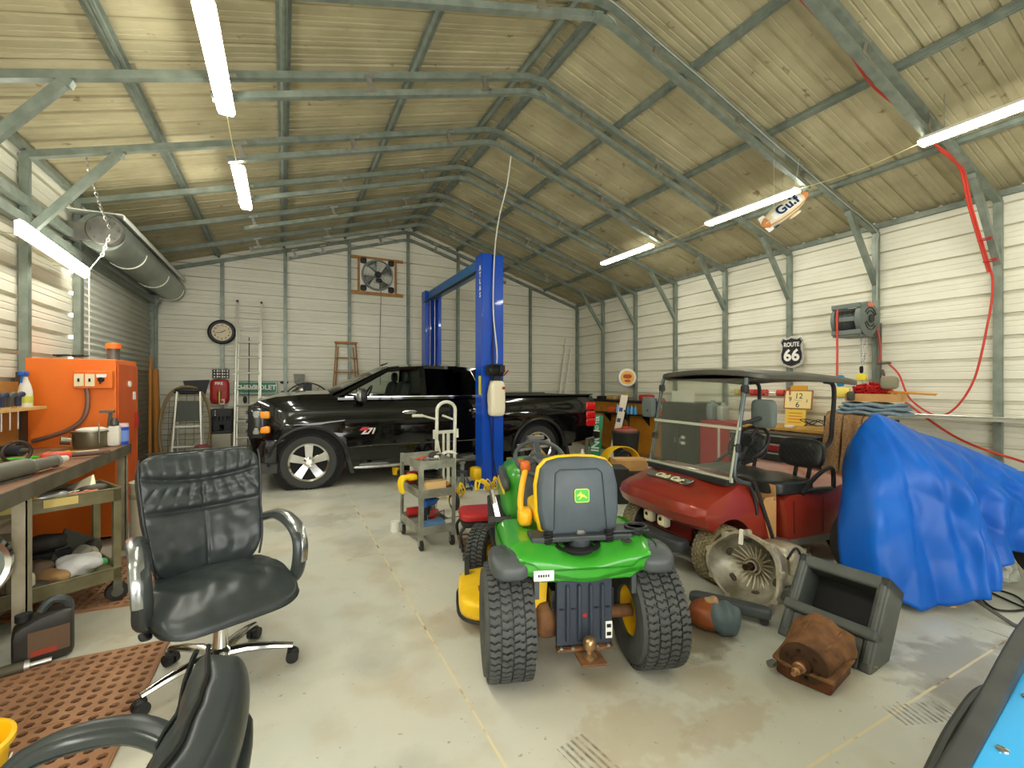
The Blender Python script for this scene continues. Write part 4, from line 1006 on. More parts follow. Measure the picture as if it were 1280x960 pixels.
mb = MB(); mb.box((0,-.13,.172),(.29,.05,.012)); mb.prism([(-.06,0),(.06,0),(.075,-.16),(-.05,-.16)], (0,-.10,.15), (1,0,0), (0,1,0), (0,0,.012)); mb.build('hitch_plate', RUST, TR, smooth=0)
mb = MB()
for x in (-.125,-.065,.06,.12): mb.cyl((x,-.14,.178),(x,-.155,.178),.010,n=6)
mb.build('bolt', ALU, TR, smooth=30)
mb = MB(); mb.lathe([(0,0),(.034,0),(.036,.02),(.016,.03),(.016,.045),(.028,.055),(.033,.075),(.030,.095),(.018,.108),(0,.112)], (0,-.215,.16), (0,0,1), 20); mb.build('hitch_ball', mat('worn_brass',(176,142,104),.28,.85), TR)
# axle, frame, transmission
mb = MB(); mb.cyl((-.3,0,.275),(.3,0,.275),.032,n=12); mb.sq((-.17,.02,.27),(.14,.2,.2),3,n=5); mb.build('axle', RUST, TR)
mb = MB()
for s in (-1,1): mb.beam((s*.15,-.1,.40),(s*.15,1.45,.40),.03,.10)
mb.bx(-.16,.16,-.10,1.4,.36,.40); mb.build('chassis', BLACKP, TR, smooth=0)
mb = MB(); mb.prism([(-.04,0),(.03,0),(.05,.28),(-.01,.28)], (-.215,-.03,.24), (1,0,0), (0,0,1), (0,.05,0)); mb.build('deck_hanger', TYEL, TR, smooth=0)
mb = MB(); mb.beam((-.42,1.2,.2),(.42,1.2,.2),.05,.05); mb.bx(-.05,.05,1.15,1.25,.2,.4); mb.build('front_axle', BLACKP, TR, smooth=0)
# mower deck
mb = MB()
def md(p):
    x, y, z = p; return (x, y, z + (.03 if z > 0 and abs(x) < .3 else 0))
mb.sq((-.06,.60,.145), (1.12,.60,.14), 5, n=12, fn=md); mb.build('mower_deck', TYEL, TR, smooth=50)
mb = MB(); mb.tube([(-.06+.565*math.copysign(abs(math.cos(a))**.45,math.cos(a)), .62+.315*math.copysign(abs(math.sin(a))**.45,math.sin(a)), .085) for a in [2*PI*k/40 for k in range(40)]], .010, 5, closed=True); mb.build('deck_skirt', BLACKP, TR)
mb = MB(); mb.box((-.46,.50,.217),(.075,.07,.004)); mb.build('deck_label', mat('label_brown',(140,80,40),.5), TR, smooth=0)
for s in (-.35,.2):
    mb = MB(); mb.lathe([(0,0),(.09,0),(.09,.05),(.03,.06),(0,.06)], (s,.66,.21), (0,0,1), 20); mb.build('spindle_cover', BLACKP, TR)
mb = MB(); mb.beam((-.56,.76,.17),(-.56,.78,.30),.03,.05); mb.cyl((-.60,.9,.08),(-.56,.9,.08),.06,n=14); mb.build('gauge_wheel', BLACKP, TR, smooth=30)
# footrest, dash, hood, steering wheel
for s in (-1, 1):
    mb = MB(); mb.prism([(.0,.38),(.75,.38),(.90,.62),(.86,.64),(.72,.42),(.0,.42)], (s*.16,.38,-.02), (0,1,0), (0,0,1), (s*.22,0,0)); mb.build('footrest', BLACKP, TR, smooth=0, bevel=.008)
mb = MB(); mb.sq((0,.93,.70), (.34,.20,.52), 4.5, n=8, fn=lambda p: (p.x*(1-.15*p.z), p.y+.25*p.z, p.z)); mb.build('dash', FEND, TR, smooth=60)
mb = MB()
def hd(p):
    x, y, z = p; v = (y+.42)/.84
    return (x*(1-.16*max(0,v-.3)**1.5-.12*max(0,z/.2)), y, z*(1) - .10*max(0,v)**1.8*(z > 0) + (.02*(1-(x/.25)**2) if z > 0 else 0))
mb.sq((0,1.36,.68), (.56,.90,.46), 5, n=12, fn=hd); mb.build('hood', GRN, TR, smooth=60)
for s in (-1, 1):
    mb = MB(); mb.sq((s*.262,1.12,.78), (.06,.44,.10), 3, n=6, fn=lambda p: (p.x, p.y, p.z+.12*p.y)); mb.build('hood_vent', FEND, TR)
    mb = MB(); mb.prism([(-.20,.0),(.17,.02),(.2,.06),(-.18,.06)], (s*.268,1.2,.68), (0,1,0), (0,0,1), (s*.012,0,0)); mb.build('hood_decal', TYEL, TR, smooth=0)
mb = MB(); mb.sq((0,1.78,.56),(.42,.05,.26),5,n=5); mb.build('front_grille', FEND, TR)
mb = MB(); mb.cyl((-.05,.84,.80),(-.06,.74,.97),.022,n=10); mb.build('steering_column', BLACKP, TR)
sw = V((-.06,.72,.99)); u_, v_ = V((1,0,0)), V((0,.82,.57))
mb = MB(); mb.tube(arc(sw, .17, 0, 2*PI, 28, u_, v_)[:-1], .015, 8, closed=True)
for a in (PI/2, PI*1.17, PI*1.83): mb.beam(sw+(u_*math.cos(a)+v_*math.sin(a))*.03, sw+(u_*math.cos(a)+v_*math.sin(a))*.165, .035, .012, up=u_.cross(v_))
mb.lathe([(0,0),(.045,0),(.05,.02),(.03,.035),(0,.035)], sw-u_.cross(v_)*.02, u_.cross(v_), 18); mb.build('steering_wheel', mat('wheel_grey',(70,76,78),.4), TR)
mb = MB(); mb.sq((-.165,.90,.92),(.05,.06,.07),3,n=5); mb.build('choke_knob', mat('knob_orange',(206,100,24),.4), TR)
mb = MB(); mb.beam((-.34,.42,.50),(-.40,.52,.78),.03,.012,up=(0,1,0)); mb.cyl((-.395,.51,.74),(-.41,.54,.82),.018,n=8); mb.build('lift_lever', CHROME, TR, smooth=0)
mb = MB(); mb.cyl((-.30,.40,.66),(-.44,.42,.66),.028,n=10); mb.build('foot_pedal', RUBBER, TR)

# ================================================================ red creeper stool
ST = thing('creeper_stool', 'low rolling mechanic stool with a red padded seat beside the lawn tractor', 'stool', (1.56,3.72,0), math.radians(-14))
mb = MB(); mb.sq((0,0,.355), (.37,.36,.075), 5, n=8); mb.build('seat_pad', mat('red_vinyl',(190,46,46),.42,nz=(8,(166,38,38),.5)), ST, smooth=60)
mb = MB(); mb.sq((0,0,.30), (.35,.34,.06), 8, n=5); mb.build('seat_base', BLACKP, ST)
mb = MB()
for sx in (-1,1): mb.tube(spline([(sx*.14,-.12,.29),(sx*.19,-.15,.22),(sx*.17,-.17,.08)],5), .014, 7); mb.tube(spline([(sx*.14,.12,.29),(sx*.19,.15,.22),(sx*.17,.17,.08)],5), .014, 7)
mb.build('tube_frame', BLACKP, ST)
mb = MB(); mb.bx(-.18,.18,-.17,.17,.075,.085)
for a, b in (((-.18,-.17),(.18,-.17)),((.18,-.17),(.18,.17)),((.18,.17),(-.18,.17)),((-.18,.17),(-.18,-.17))): mb.tube([(a[0],a[1],.115),(b[0],b[1],.115)], .009, 6)
mb.build('tool_tray', RUST, ST, smooth=30)
for sx in (-1,1):
    for sy in (-1,1):
        mb = MB(); mb.cyl((sx*.16-.012,sy*.15,.028),(sx*.16+.012,sy*.15,.028),.028,n=14); mb.beam((sx*.16,sy*.15,.03),(sx*.16,sy*.15,.08),.03,.012); mb.build('caster', CASTI, ST, smooth=30)
mb = MB(); mb.cyl((0,0,0),(-.1,.02,.0),.03,n=16); t = tag(mb.build('spray_can', mat('can_silver',(176,176,168),.35,.5), loc=(1.50,3.30,.16)), 'small silver can sticking out beside the mower deck', 'can')
mb = MB(); mb.cyl((-.1,.02,0),(-.115,.023,0),.026,.02,n=16); mb.build('can_end', DARK, t)
mb = MB(); mb.beam((1.42,3.42,.17),(1.42,3.42,.0),.02,.02,up=(0,1,0)); mb.sq((1.46,3.3,.06),(.1,.08,.12),4,n=4); mb.bm.free()
mb = MB(); mb.cyl((0,0,0),(.17,-.02,-.02),.011,.016,n=10); t = tag(mb.build('drift_punch', ALU, loc=(1.36,3.66,.13)), 'pale metal bar lying in the tray of the red stool', 'bar')

# ================================================================ utility cart
UC = thing('utility_cart', 'grey three-shelf steel utility cart beside the truck door', 'utility cart', (1.235,4.275,0), math.radians(4))
CG = mat('cart_grey', (158,162,150), .5, .3, nz=(8,(120,118,102),.8), wear=(9,(120,92,60),.66))
hw, hd_ = .17, .29
for sx in (-1,1):
    for sy in (-1,1):
        mb = MB(); mb.bx(sx*hw-.003*sx,sx*(hw+.003),sy*hd_-sy*.035,sy*hd_,.10,.81); mb.bx(sx*hw,sx*hw-sx*.035,sy*hd_,sy*(hd_+.003),.10,.81); mb.build('leg', CG, UC, smooth=0)
        mb = MB(); mb.cyl((sx*(hw-.02)-.012,sy*(hd_-.03),.05),(sx*(hw-.02)+.012,sy*(hd_-.03),.05),.048,n=18); w_ = mb.build('caster', mat('caster_rubber',(40,40,38),.6), UC, smooth=30)
        mb = MB()
        for q in (-.02,.02): mb.bx(sx*(hw-.02)+q-.003,sx*(hw-.02)+q+.003,sy*(hd_-.03)-.018,sy*(hd_-.03)+.018,.04,.112)
        mb.box((sx*(hw-.02),sy*(hd_-.03),.112),(.05,.06,.008)); mb.build('fork', ALU, w_, smooth=0)
for z in (.14,.47,.73):
    mb = MB(); mb.bx(-hw,hw,-hd_,hd_,z+.043,z+.047)
    for b in ((-hw,-hw+.003,-hd_,hd_),(hw-.003,hw,-hd_,hd_),(-hw,hw,-hd_,-hd_+.003),(-hw,hw,hd_-.003,hd_)): mb.bx(b[0],b[1],b[2],b[3],z,z+.075)
    mb.build('shelf', CG, UC, smooth=0)
def onc(x, y, z):                               # cart coordinates to the room
    a = math.radians(4); return (1.235+x*math.cos(a)-y*math.sin(a), 4.275+x*math.sin(a)+y*math.cos(a), z)
def simple(name, mb, m, label, cat, loc, rz=0., group=None, **k):
    return tag(mb.build(name, m, loc=loc, rz=rz, **k), label, cat, group)
def wrench(L=.2, r=.012):
    mb = MB(); mb.beam((-L/2,0,.006),(L/2,0,.006),.018,.008)
    for s in (-1,1): mb.tube(arc((s*L/2,0,.006), r+.004, .5 if s>0 else PI+.5, 2*PI-.5 if s>0 else 3*PI-.5, 10, (-1,0,0) , (0,1,0)), .006, 6)
    return mb
def pliers(L=.18):
    mb = MB()
    for s in (-1,1): mb.tube(spline([(-L/2,s*.03,.012),(-L*.2,s*.025,.012),(L*.2,0,.012),(L/2,s*.004,.012)],4), .008, 6)
    mb.cyl((L*.2,0,.0),(L*.2,0,.024),.016,n=10); return mb
def driver(L=.2):
    mb = MB(); mb.lathe([(0,0),(.013,.005),(.016,.03),(.013,.08),(.010,.095),(.004,.10),(.004,L),(0,L)], (-L/2,0,.016), (1,0,0), 10); return mb
def lump(d, k=2.6, n=6, seed=1, amp=.15):
    mb = MB(); mb.sq((0,0,d[2]/2), d, k, n=n, fn=lambda p: p*(1+amp*noise.noise(V(p)*14+V((seed*3.1,seed,0))))); return mb
BLU = mat('tool_blue', (28,92,178), .4); ORG = mat('tool_orange', (224,92,36), .45)
simple('pliers', pliers(.16), ORG, 'orange-handled pliers on the top shelf of the utility cart', 'pliers', onc(-.06,-.02,.78), .9)
simple('ratchet', driver(.2), CASTI, 'dark ratchet handle on the top shelf of the utility cart', 'ratchet', onc(-.02,-.12,.78), 2.3)
simple('wrench', wrench(.2), ALU, 'steel wrench at the back of the top cart shelf', 'wrench', onc(.04,.08,.78), 1.4)
simple('socket', lump((.05,.05,.05),3), WHITEP, 'small pale socket box on the top cart shelf', 'socket box', onc(.04,-.16,.78))
simple('impact_gun', lump((.13,.06,.07),3,6,3), mat('gun_dark',(70,66,62),.4,.5), 'dark air tool lying on the top cart shelf', 'air tool', onc(.07,-.04,.78), .4)
mb = MB(); mb.grid(6,4,lambda u,v: V((u*.16-.08,v*.12-.06,.075+.012*math.sin(u*5+v*4)))); simple('paper_towel', mb, WHITEP, 'crumpled white paper at the front corner of the top cart shelf', 'paper', onc(.12,-.22,.78), .3, solid=.003)
# middle shelf
YG = mat('yellow_glove', (240,204,10), .6)
def glove(name, label, loc, rz):
    t = thing(name, label, 'glove', loc, rz)
    mb = MB(); mb.sq((0,0,.03), (.11,.10,.06), 3, n=6); mb.build('palm', YG, t)
    for k in range(4):
        mb = MB(); y = -.042+.028*k; mb.tube(spline([(-.03,y,.03),(-.085,y*1.3,.03),(-.105,y*1.5,-.03),(-.09,y*1.5,-.10-.015*(k%2))],4), [.015]*12+[.013], 7); mb.build('finger', YG, t)
    mb = MB(); mb.tube(spline([(0,.045,.03),(-.05,.09,.02),(-.07,.10,-.04)],4), .015, 7); mb.build('thumb', YG, t)
    return t
glove('work_glove', 'yellow rubber glove hanging over the middle shelf of the utility cart', onc(-.155,-.02,.59), 0)
simple('red_filter', lump((.11,.11,.12),4,6,2,.05), RED, 'red oil filter at the back of the middle cart shelf', 'filter', onc(-.09,.16,.52))
mb = MB(); mb.bx(-.10,.10,-.045,.045,0,.085); mb.bx(-.102,.102,-.047,.047,.075,.088); t = simple('parts_box', mb, mat('kraft_pale',(222,186,130),.7), 'pale cardboard parts box at the front of the middle cart shelf', 'box', onc(-.01,-.22,.52), .1, smooth=0)
mb = MB(); mb.sq((0,0,0), (.02,.092,.086), 6, n=3); mb.build('printed_end', mat('box_brown',(150,80,40),.6), t, loc=(.103,0,.043))
mb = MB()
for k in range(7): mb.tube(arc((0,0,.012+.013*(k%4)), .075+.008*(k%3), 0, 2*PI, 26, (1,0,0), (0,1,.06*(k%2)))[:-1], .0075, 6, closed=True)
simple('cable_coil', mb, CORD, 'coil of black cable on the middle cart shelf', 'cable', onc(.03,-.02,.605))
mb = MB(); mb.tube([(-.09,0,.0),(-.04,.02,.09),(.05,.02,.1),(.11,0,.0)], .012, 7); mb.sq((0,0,.05),(.26,.2,.11),4,n=6); simple('tool_bag', mb, mat('bag_olive',(72,72,50),.7), 'dark olive tool pouch on the middle cart shelf', 'bag', onc(.02,0,.52))
mb = MB(); mb.grid(5,5,lambda u,v: V((u*.26-.13,.0,v*.2+.02*math.sin(u*7)))); simple('paper_sheet', mb, WHITEP, 'white paper sheet standing at the back of the middle cart shelf', 'paper', onc(.02,.2,.52), .2, solid=.002)
simple('orange_rag', lump((.16,.10,.05),2.4,6,5,.3), mat('amber_rag',(222,150,40),.8), 'amber shop rag at the corner of the middle cart shelf', 'rag', onc(.09,-.14,.52))
# bottom shelf
t = thing('bottle_jack', 'red bottle jack lying at the back of the bottom cart shelf', 'jack', onc(-.08,.16,.19))
mb = MB(); mb.cyl((-.06,0,.05),(.06,0,.05),.045,n=14); mb.build('cylinder', RED, t); mb = MB(); mb.cyl((.06,0,.05),(.12,0,.05),.02,n=10); mb.build('ram', CHROME, t)
t = thing('cordless_drill', 'blue and black cordless drill on the bottom cart shelf', 'drill', onc(.0,-.10,.195), .6)
mb = MB(); mb.cyl((-.09,0,.19),(.06,0,.19),.036,n=14); mb.build('housing', BLU, t); mb = MB(); mb.beam((-.04,0,.17),(-.07,0,.04),.045,.04); mb.sq((-.07,0,.03),(.11,.07,.05),5,n=4); mb.build('grip', BLACKP, t, smooth=30); mb = MB(); mb.cyl((.06,0,.19),(.12,0,.19),.024,.012,n=12); mb.build('chuck', CASTI, t)
simple('grinder', lump((.20,.07,.07),3,6,7,.05), RED, 'red angle grinder on the bottom cart shelf', 'grinder', onc(.08,.02,.195), 1.)
simple('parts_tray', (lambda m: (m.bx(-.10,.10,-.06,.06,0,.05), m)[1])(MB()), mat('tray_blue',(84,128,170),.5), 'pale blue parts tray at the front of the bottom cart shelf', 'tray', onc(-.02,-.22,.19), smooth=0, bevel=.006)
mb = MB(); mb.bx(-.07,.07,-.04,.04,0,.03); simple('battery_charger', mb, WHITEP, 'white boxed tool at the front corner of the bottom cart shelf', 'box', onc(.11,-.22,.19), .2, smooth=0, bevel=.006)
simple('hacksaw', (lambda m: (m.tube([(-.12,0,.01),(-.12,0,.10),(.1,0,.10),(.1,0,.02)],.006,6), m.beam((-.12,0,.012),(.12,0,.012),.002,.014), m)[2])(MB()), CASTI, 'black framed hacksaw leaning on the bottom cart shelf', 'saw', onc(.04,-.16,.19), .5)
mb = MB(); mb.sq((0,0,.05),(.10,.10,.10),3,n=5); simple('work_lamp_head', mb, WHITEP, 'white lamp head hanging under the middle cart shelf', 'lamp', onc(.12,.12,.36))
mb = MB(); mb.lathe([(0,0),(.05,0),(.05,.1),(0,.1)],(0,0,0),(0,0,1),14); simple('tape_roll', mb, WHITEP, 'white roll on the floor behind the utility cart wheel', 'roll', (1.02,4.66,0))
# hand truck
HT = thing('hand_truck', 'white painted folding hand truck standing between the cart and the pickup', 'hand truck', (1.66,5.0,0), math.radians(8))
HTM = mat('hand_truck_white', (222,222,206), .4, .1, nz=(10,(190,188,168),.6))
mb = MB(); P = [V((-.115,0,.08)),V((-.115,-.02,.9))] + [V((-.115*math.cos(a),-.03,1.20+.095*math.sin(a))) for a in [PI*k/10 for k in range(11)]] + [V((.115,-.02,.9)),V((.115,0,.08))]
mb.tube(P, .019, 10); mb.build('frame', HTM, HT)
for z in (.95,.6,.3):
    mb = MB(); mb.box((0,-.01,z),(.22,.02,.035)); mb.build('cross_bar', HTM, HT, smooth=0)
mb = MB(); mb.bx(-.035,-.015,-.02,.0,.3,.95); mb.bx(.02,.05,-.02,.0,.3,.95); mb.build('slat', HTM, HT, smooth=0)
mb = MB(); mb.bx(-.17,.17,-.18,.0,.01,.018); mb.build('toe_plate', HTM, HT, smooth=0)
mb = MB(); mb.cyl((-.12,.0,1.10),(-.30,-.05,1.15),.012,n=8); mb.cyl((-.30,-.05,1.15),(-.42,-.06,1.155),.017,n=8); mb.cyl((.10,0,1.09),(-.04,-.02,1.14),.012,n=8); mb.build('folding_arm', HTM, HT)
for s in (-1,1):
    mb = MB(); mb.beam((s*.13,-.02,.98),(s*.09,-.05,.72),.02,.02); mb.box((s*.13,-.02,.93),(.04,.05,.10)); mb.build('bracket', HTM, HT, smooth=0)
for s in (-1,1):
    mb = MB(); make_tyre(mb, .11, .05, .05, 0, 24); t = mb.build('wheel', RUBBER, HT, loc=(s*.16,.08,.11), rz=PI/2)
    mb = MB(); mb.cyl((0,-.03,0),(0,.03,0),.055,n=16); mb.build('hub', HTM, t)
for (x, y, k, lab) in ((1.95,5.65,0,'yellow ratchet strap bundle behind the hand truck'),(2.52,5.80,1,'yellow ratchet strap bundle beside the blue lift base'),):
    mb = MB()
    for q in range(6): mb.tube(spline([(-.15+.05*q,.05*math.sin(q*2),.03),(-.1+.05*q,.1*math.cos(q),.14+.02*(q%3)),(-.02+.04*q,-.06,.10),(.02+.03*q,.05*math.sin(q*3),.02)],5), .018, 6, flat=.4)
    simple('strap_bundle', mb, YG, lab, 'strap', (x,y,0))
# ================================================================ red golf cart
CRED = mat('cart_red', (146,48,31), .28, .1, coat=.7, nz=(5,(124,38,24),.5))
SEATB = mat('black_vinyl', (36,38,37), .38, nz=(9,(52,54,52),.5), bump=(40,.06))
GC = thing('golf_cart', 'dark red golf cart with a black roof and clear windshield beside the lawn tractor', 'golf cart', (2.66,2.30,0), math.radians(-5))
CW = 1.05
def carch(cx, r, a1, a0, n=14): return [(cx+r*math.cos(a1+(a0-a1)*k/n), .215+r*math.sin(a1+(a0-a1)*k/n)) for k in range(n+1)]
mb = MB()
poly = [(.03,.445),(.07,.43)] + carch(.30,.275,PI-.75,.30) + [(.60,.24),(.74,.24),(.73,.30),(.60,.62),(.545,.76),(.46,.775),(.38,.735),(.10,.635),(.02,.59),(-.005,.52)]
mb.prism(poly, (0,0,0), (1,0,0), (0,0,1), (0,CW,0))
mb.cut(0,[.02,.05,.1,.2,.3,.4,.46,.52,.6,.66]); mb.cut(2,[.3,.4,.46,.5,.54,.57,.6,.63,.66,.7]); mb.cut(1,[.03,.08,.15,.22,.32,.5,.525,.73,.83,.9,.97,1.02])
def cowlw(p):
    x, y, z = p; k = (y-CW/2)/(CW/2); a = abs(k)
    x2 = x + .16*max(0,a-.55)**1.6*max(0,1-x/.45)*1.6
    z2 = z
    if z > .56: z2 += .025*(1-a**2)*(1 if .04 < x < .5 else .3) - .05*max(0,a-.8)*4*max(0,(z-.56)/.2)
    if z > .6 and a < .58 and .08 < x < .44: z2 += .018
    ins = .05*max(0,(z-.52)/.25)**1.3 + .02*max(0,(.5-z)/.2)
    return (x2, CW/2 + k*(CW/2-ins), z2)
mb.warp(cowlw); mb.build('front_cowl', CRED, GC, smooth=38)
def hoodz(x, y):
    a = abs(y-CW/2)/(CW/2); t = (x-.10)/.28
    return .635+.10*t+.025*(1-a*a)+(.018 if a < .58 else 0)
for s in (0,1):
    mb = MB(); y = -.012 if s == 0 else CW-.002
    mb.tube([(.55,y+.01 if s==0 else y-.01,.75),(.60,y,.62),(.73,y,.32),(.745,y,.22)], .014, 6); mb.build('cowl_trim', BLACKP, GC)
# name plate on the slope
t = MB(); u_, v_ = V((0,-1,0)), V((.28,0,.10)).normalized()
o_ = V((.19,.52,hoodz(.19,.52)+.004))
t.prism(rpoly(.50,.085,.008), o_, u_, v_, u_.cross(v_)*.004); npl = t.build('name_plate', mat('plate_dark',(58,60,44),.35), GC, smooth=0)
t = MB(); text_mesh(t, 'Club Car', .085, o_+u_.cross(v_)*.0045, u_, v_, .003, shear=.2, bold=.003); t.build('lettering', mat('cream_lettering',(226,214,172),.4), npl, smooth=0)
# lamps, bumper, inner nose
mb = MB(); mb.bx(.16,.3,.25,.80,.26,.50); mb.build('nose_panel', mat('nose_red',(96,22,18),.4), GC, smooth=0, bevel=.02)
for y in (.67,.495):
    mb = MB(); mb.sq((.115,y,.375),(.06,.10,.115),6,n=5); l_ = mb.build('fog_lamp', mat('lamp_case',(206,200,172),.4), GC)
    mb = MB(); mb.sq((.085,y,.375),(.02,.082,.09),5,n=5); mb.build('lens', mat('fog_lens',(236,226,180),.15,coat=.6), l_)
    mb = MB(); mb.sq((.078,y,.385),(.02,.035,.03),3,n=4); mb.build('bulb', DARK, l_)
mb = MB(); mb.sq((.08,.49,.245),(.14,.56,.105),6,n=8,fn=lambda p: (p.x-.05*(1-(p.y/.28)**2),p.y,p.z)); mb.build('bumper', mat('bumper_grey',(58,62,62),.5), GC)
mb = MB(); mb.beam((.14,.15,.30),(.25,.30,.42),.03,.03); mb.cyl((.22,.10,.45),(.30,.08,.20),.016,n=8); mb.cyl((.22,.95,.45),(.30,.97,.20),.016,n=8); mb.beam((.30,.1,.20),(.30,.95,.20),.05,.05,up=(0,0,1)); mb.build('front_axle', DARK, GC, smooth=0)
TYT = mat('dusty_tyre', (150,138,104), .8, nz=(22,(112,104,80),.7)); 
for x, y, s in ((.30,.09,-1),(.30,.97,1),(1.80,.09,-1),(1.80,.97,1)):
    w_ = thing('wheel', None, None, (x,y,.215)); w_.parent = GC
    mb = MB(); make_tyre(mb, .217, .19, .10, .010, 40, 'street', 38, 5)
    for f in mb.bm.faces:
        c = f.calc_center_median(); f.material_index = 1 if math.hypot(c.x,c.z) > .198 else 0
    mb.build('tyre', [RUBBER, TYT if x < 1 else RUBBER], w_, smooth=40)
    mb = MB(); mb.lathe([(.105,.07*s),(.10,.05*s),(.04,.045*s),(.03,.06*s),(0,.06*s)], (0,0,0), (0,1,0), 24, cap=False); mb.build('rim', WHITEP, w_)
# floor, seat box, rear body
mb = MB(); mb.bx(.5,.95,.02,1.03,.22,.26); mb.bx(.70,1.95,.0,.06,.20,.265); mb.bx(.70,1.95,.99,1.05,.20,.265); mb.build('floor_sill', mat('sill_grey',(120,118,108),.5,.3), GC, smooth=0, bevel=.006)
mb = MB()
poly = [(.92,.26),(1.52,.255)] + carch(1.80,.275,PI-.15,.25) + [(2.30,.38),(2.38,.52),(2.34,.60),(2.0,.635),(1.62,.615),(1.42,.60),(.98,.60),(.90,.57)]
mb.prism(poly, (0,0,0), (1,0,0), (0,0,1), (0,CW,0)); mb.cut(0,[1.0,1.2,1.4,1.6,1.8,2.0,2.2]); mb.cut(2,[.35,.45,.53,.57,.6]); mb.cut(1,[.03,.1,.3,.525,.75,.95,1.02])
mb.warp(lambda p: (p.x, CW/2+(p.y-CW/2)*(1-.06*max(0,(p.z-.45)/.15)-.05*max(0,p.x-1.9)), p.z + (.05*math.exp(-((p.x-1.8)/.22)**2) if p.z > .56 else 0)))
mb.build('rear_body', CRED, GC, smooth=38)
mb = MB(); mb.tube([(.985,-.004,.30),(.985,.0,.56)], .004, 5); mb.tube([(1.33,-.004,.28),(1.33,.0,.57)], .004, 5); mb.build('panel_seam', mat('seam_red',(70,14,10),.5), GC)
mb = MB(); mb.sq((1.10,.52,.645),(.50,.96,.12),6,n=12,fn=lambda p: (p.x,p.y,p.z+(.012*math.sin(p.y*10)**2 if p.z>0 else 0))); mb.build('seat', SEATB, GC, smooth=60)
for y in (.22,.76):
    b_ = thing('backrest', None, None, (1.38,y,.90), rot=(0,math.radians(10),0)); b_.parent = GC
    mb = MB(); mb.sq((0,0,0),(.10,.40,.25),3.6,n=10); mb.build('pad', SEATB, b_, smooth=60)
    mb = MB()
    for k in range(-4,5):
        for sg in (-1,1):
            P = [V((-.056+.02*(abs(yy)/.2)**3+.02*(abs(zz)/.12)**3, yy, zz)) for yy, zz in [(k*.05+sg*q*.10, q*.10) for q in (-.9,-.45,0,.45,.9)] if abs(yy) < .17]
            if len(P) > 1: mb.tube(P, .003, 4)
    mb.build('stitching', mat('stitch_dark',(20,21,21),.5), b_)
    for q in (-.06,.06):
        mb = MB(); mb.beam((.05,q,-.05),(.02,q,-.34),.03,.016); mb.build('bracket', BLACKP, b_, smooth=0)
for y in (.03,1.02):
    mb = MB(); mb.tube(spline([(1.12,y,.60),(1.24,y,.70),(1.42,y,.79),(1.50,y,.77),(1.51,y,.62)],6), .018, 8); mb.sq((1.32,y,.62),(.34,.05,.04),4,n=4); mb.build('arm_rest', BLACKP, GC)
# roof on struts, windshield
mb = MB()
def rf(p):
    x, y, z = p; u, v = (x)/.68, y/.56
    return (x, y, z + .035*(1-u*u*.6-v*v) - .035*max(0,abs(v)-.8)*4*.5 - .06*(u+1)/2 - (.03 if z < 0 else 0)*0)
mb.sq((1.09,.46,1.585),(1.26,1.12,.055),9,n=14,fn=rf); mb.build('roof', mat('roof_black',(62,62,54),.42,nz=(5,(84,82,68),.6)), GC, smooth=50)
mb = MB(); mb.bx(.52,1.6,-.02,.92,1.53,1.545); mb.build('headliner', mat('liner',(70,68,56),.6), GC, smooth=0)
STRUT = mat('strut_grey', (74,84,84), .35, .4)
for y in (.0,.92):
    yo = y; mb = MB(); mb.tube(spline([(.47,yo,1.545),(.42,yo,1.30),(.37,yo,1.0),(.345,yo,.86),(.37,yo,.78),(.50,yo,.74)],5), .017, 8); s_ = mb.build('front_strut', STRUT, GC)
    for z, x in ((1.46,.455),(1.02,.375)):
        mb = MB(); mb.sq((x,yo,z),(.05,.05,.07),4,n=4); mb.build('clamp', BLACKP, s_)
    mb = MB(); mb.tube(spline([(.5,yo+.0,.74),(.56,yo,.62),(.58,yo,.5)],4), .014, 6); mb.build('lower_strut', BLACKP, GC)
    mb = MB(); yi = .1 if y < .5 else .84
    mb.tube(spline([(1.50,yi,1.52),(1.60,yi,1.50),(1.625,yi,1.40),(1.60,yi,1.15),(1.58,yi,1.02),(1.50,yi,.95),(1.40,yi,.93)],6), .018, 8); mb.build('rear_strut', BLACKP, GC)
WSG = mat('windshield_plastic', (226,230,216), .04, trans=.955, ior=1.3)
WSE = mat('windshield_edge', (176,178,158), .2, nz=(6,(170,172,150),.5))
def wsp(y, z): return V((.305+.155*(z-.78)/.76, y, z))
mb = MB(); mb.face([mb.bm.verts.new(wsp(y,z)) for y, z in ((.0,.80),(.92,.80),(.92,1.165),(.0,1.165))]); mb.build('lower_windshield', WSG, GC, smooth=0, solid=.005)
mb = MB(); mb.face([mb.bm.verts.new(wsp(y,z)) for y, z in ((.0,1.165),(.92,1.165),(.92,1.535),(.0,1.535))]); mb.build('upper_windshield', WSG, GC, smooth=0, solid=.005)
mb = MB()
for z, h in ((.785,.035),(1.165,.022)): mb.beam(wsp(-.02,z),wsp(.94,z),.014,h)
mb.beam(wsp(-.0,.78),wsp(-.0,1.53),.012,.012,up=(1,0,0)); mb.build('windshield_frame', WSE, GC, smooth=0)
mb = MB(); mb.beam((.30,.0,.775),(.30,.92,.775),.05,.02); mb.box((.33,.46,.752),(.10,.90,.03)); mb.build('dash_ledge', BLACKP, GC, smooth=0, bevel=.006)
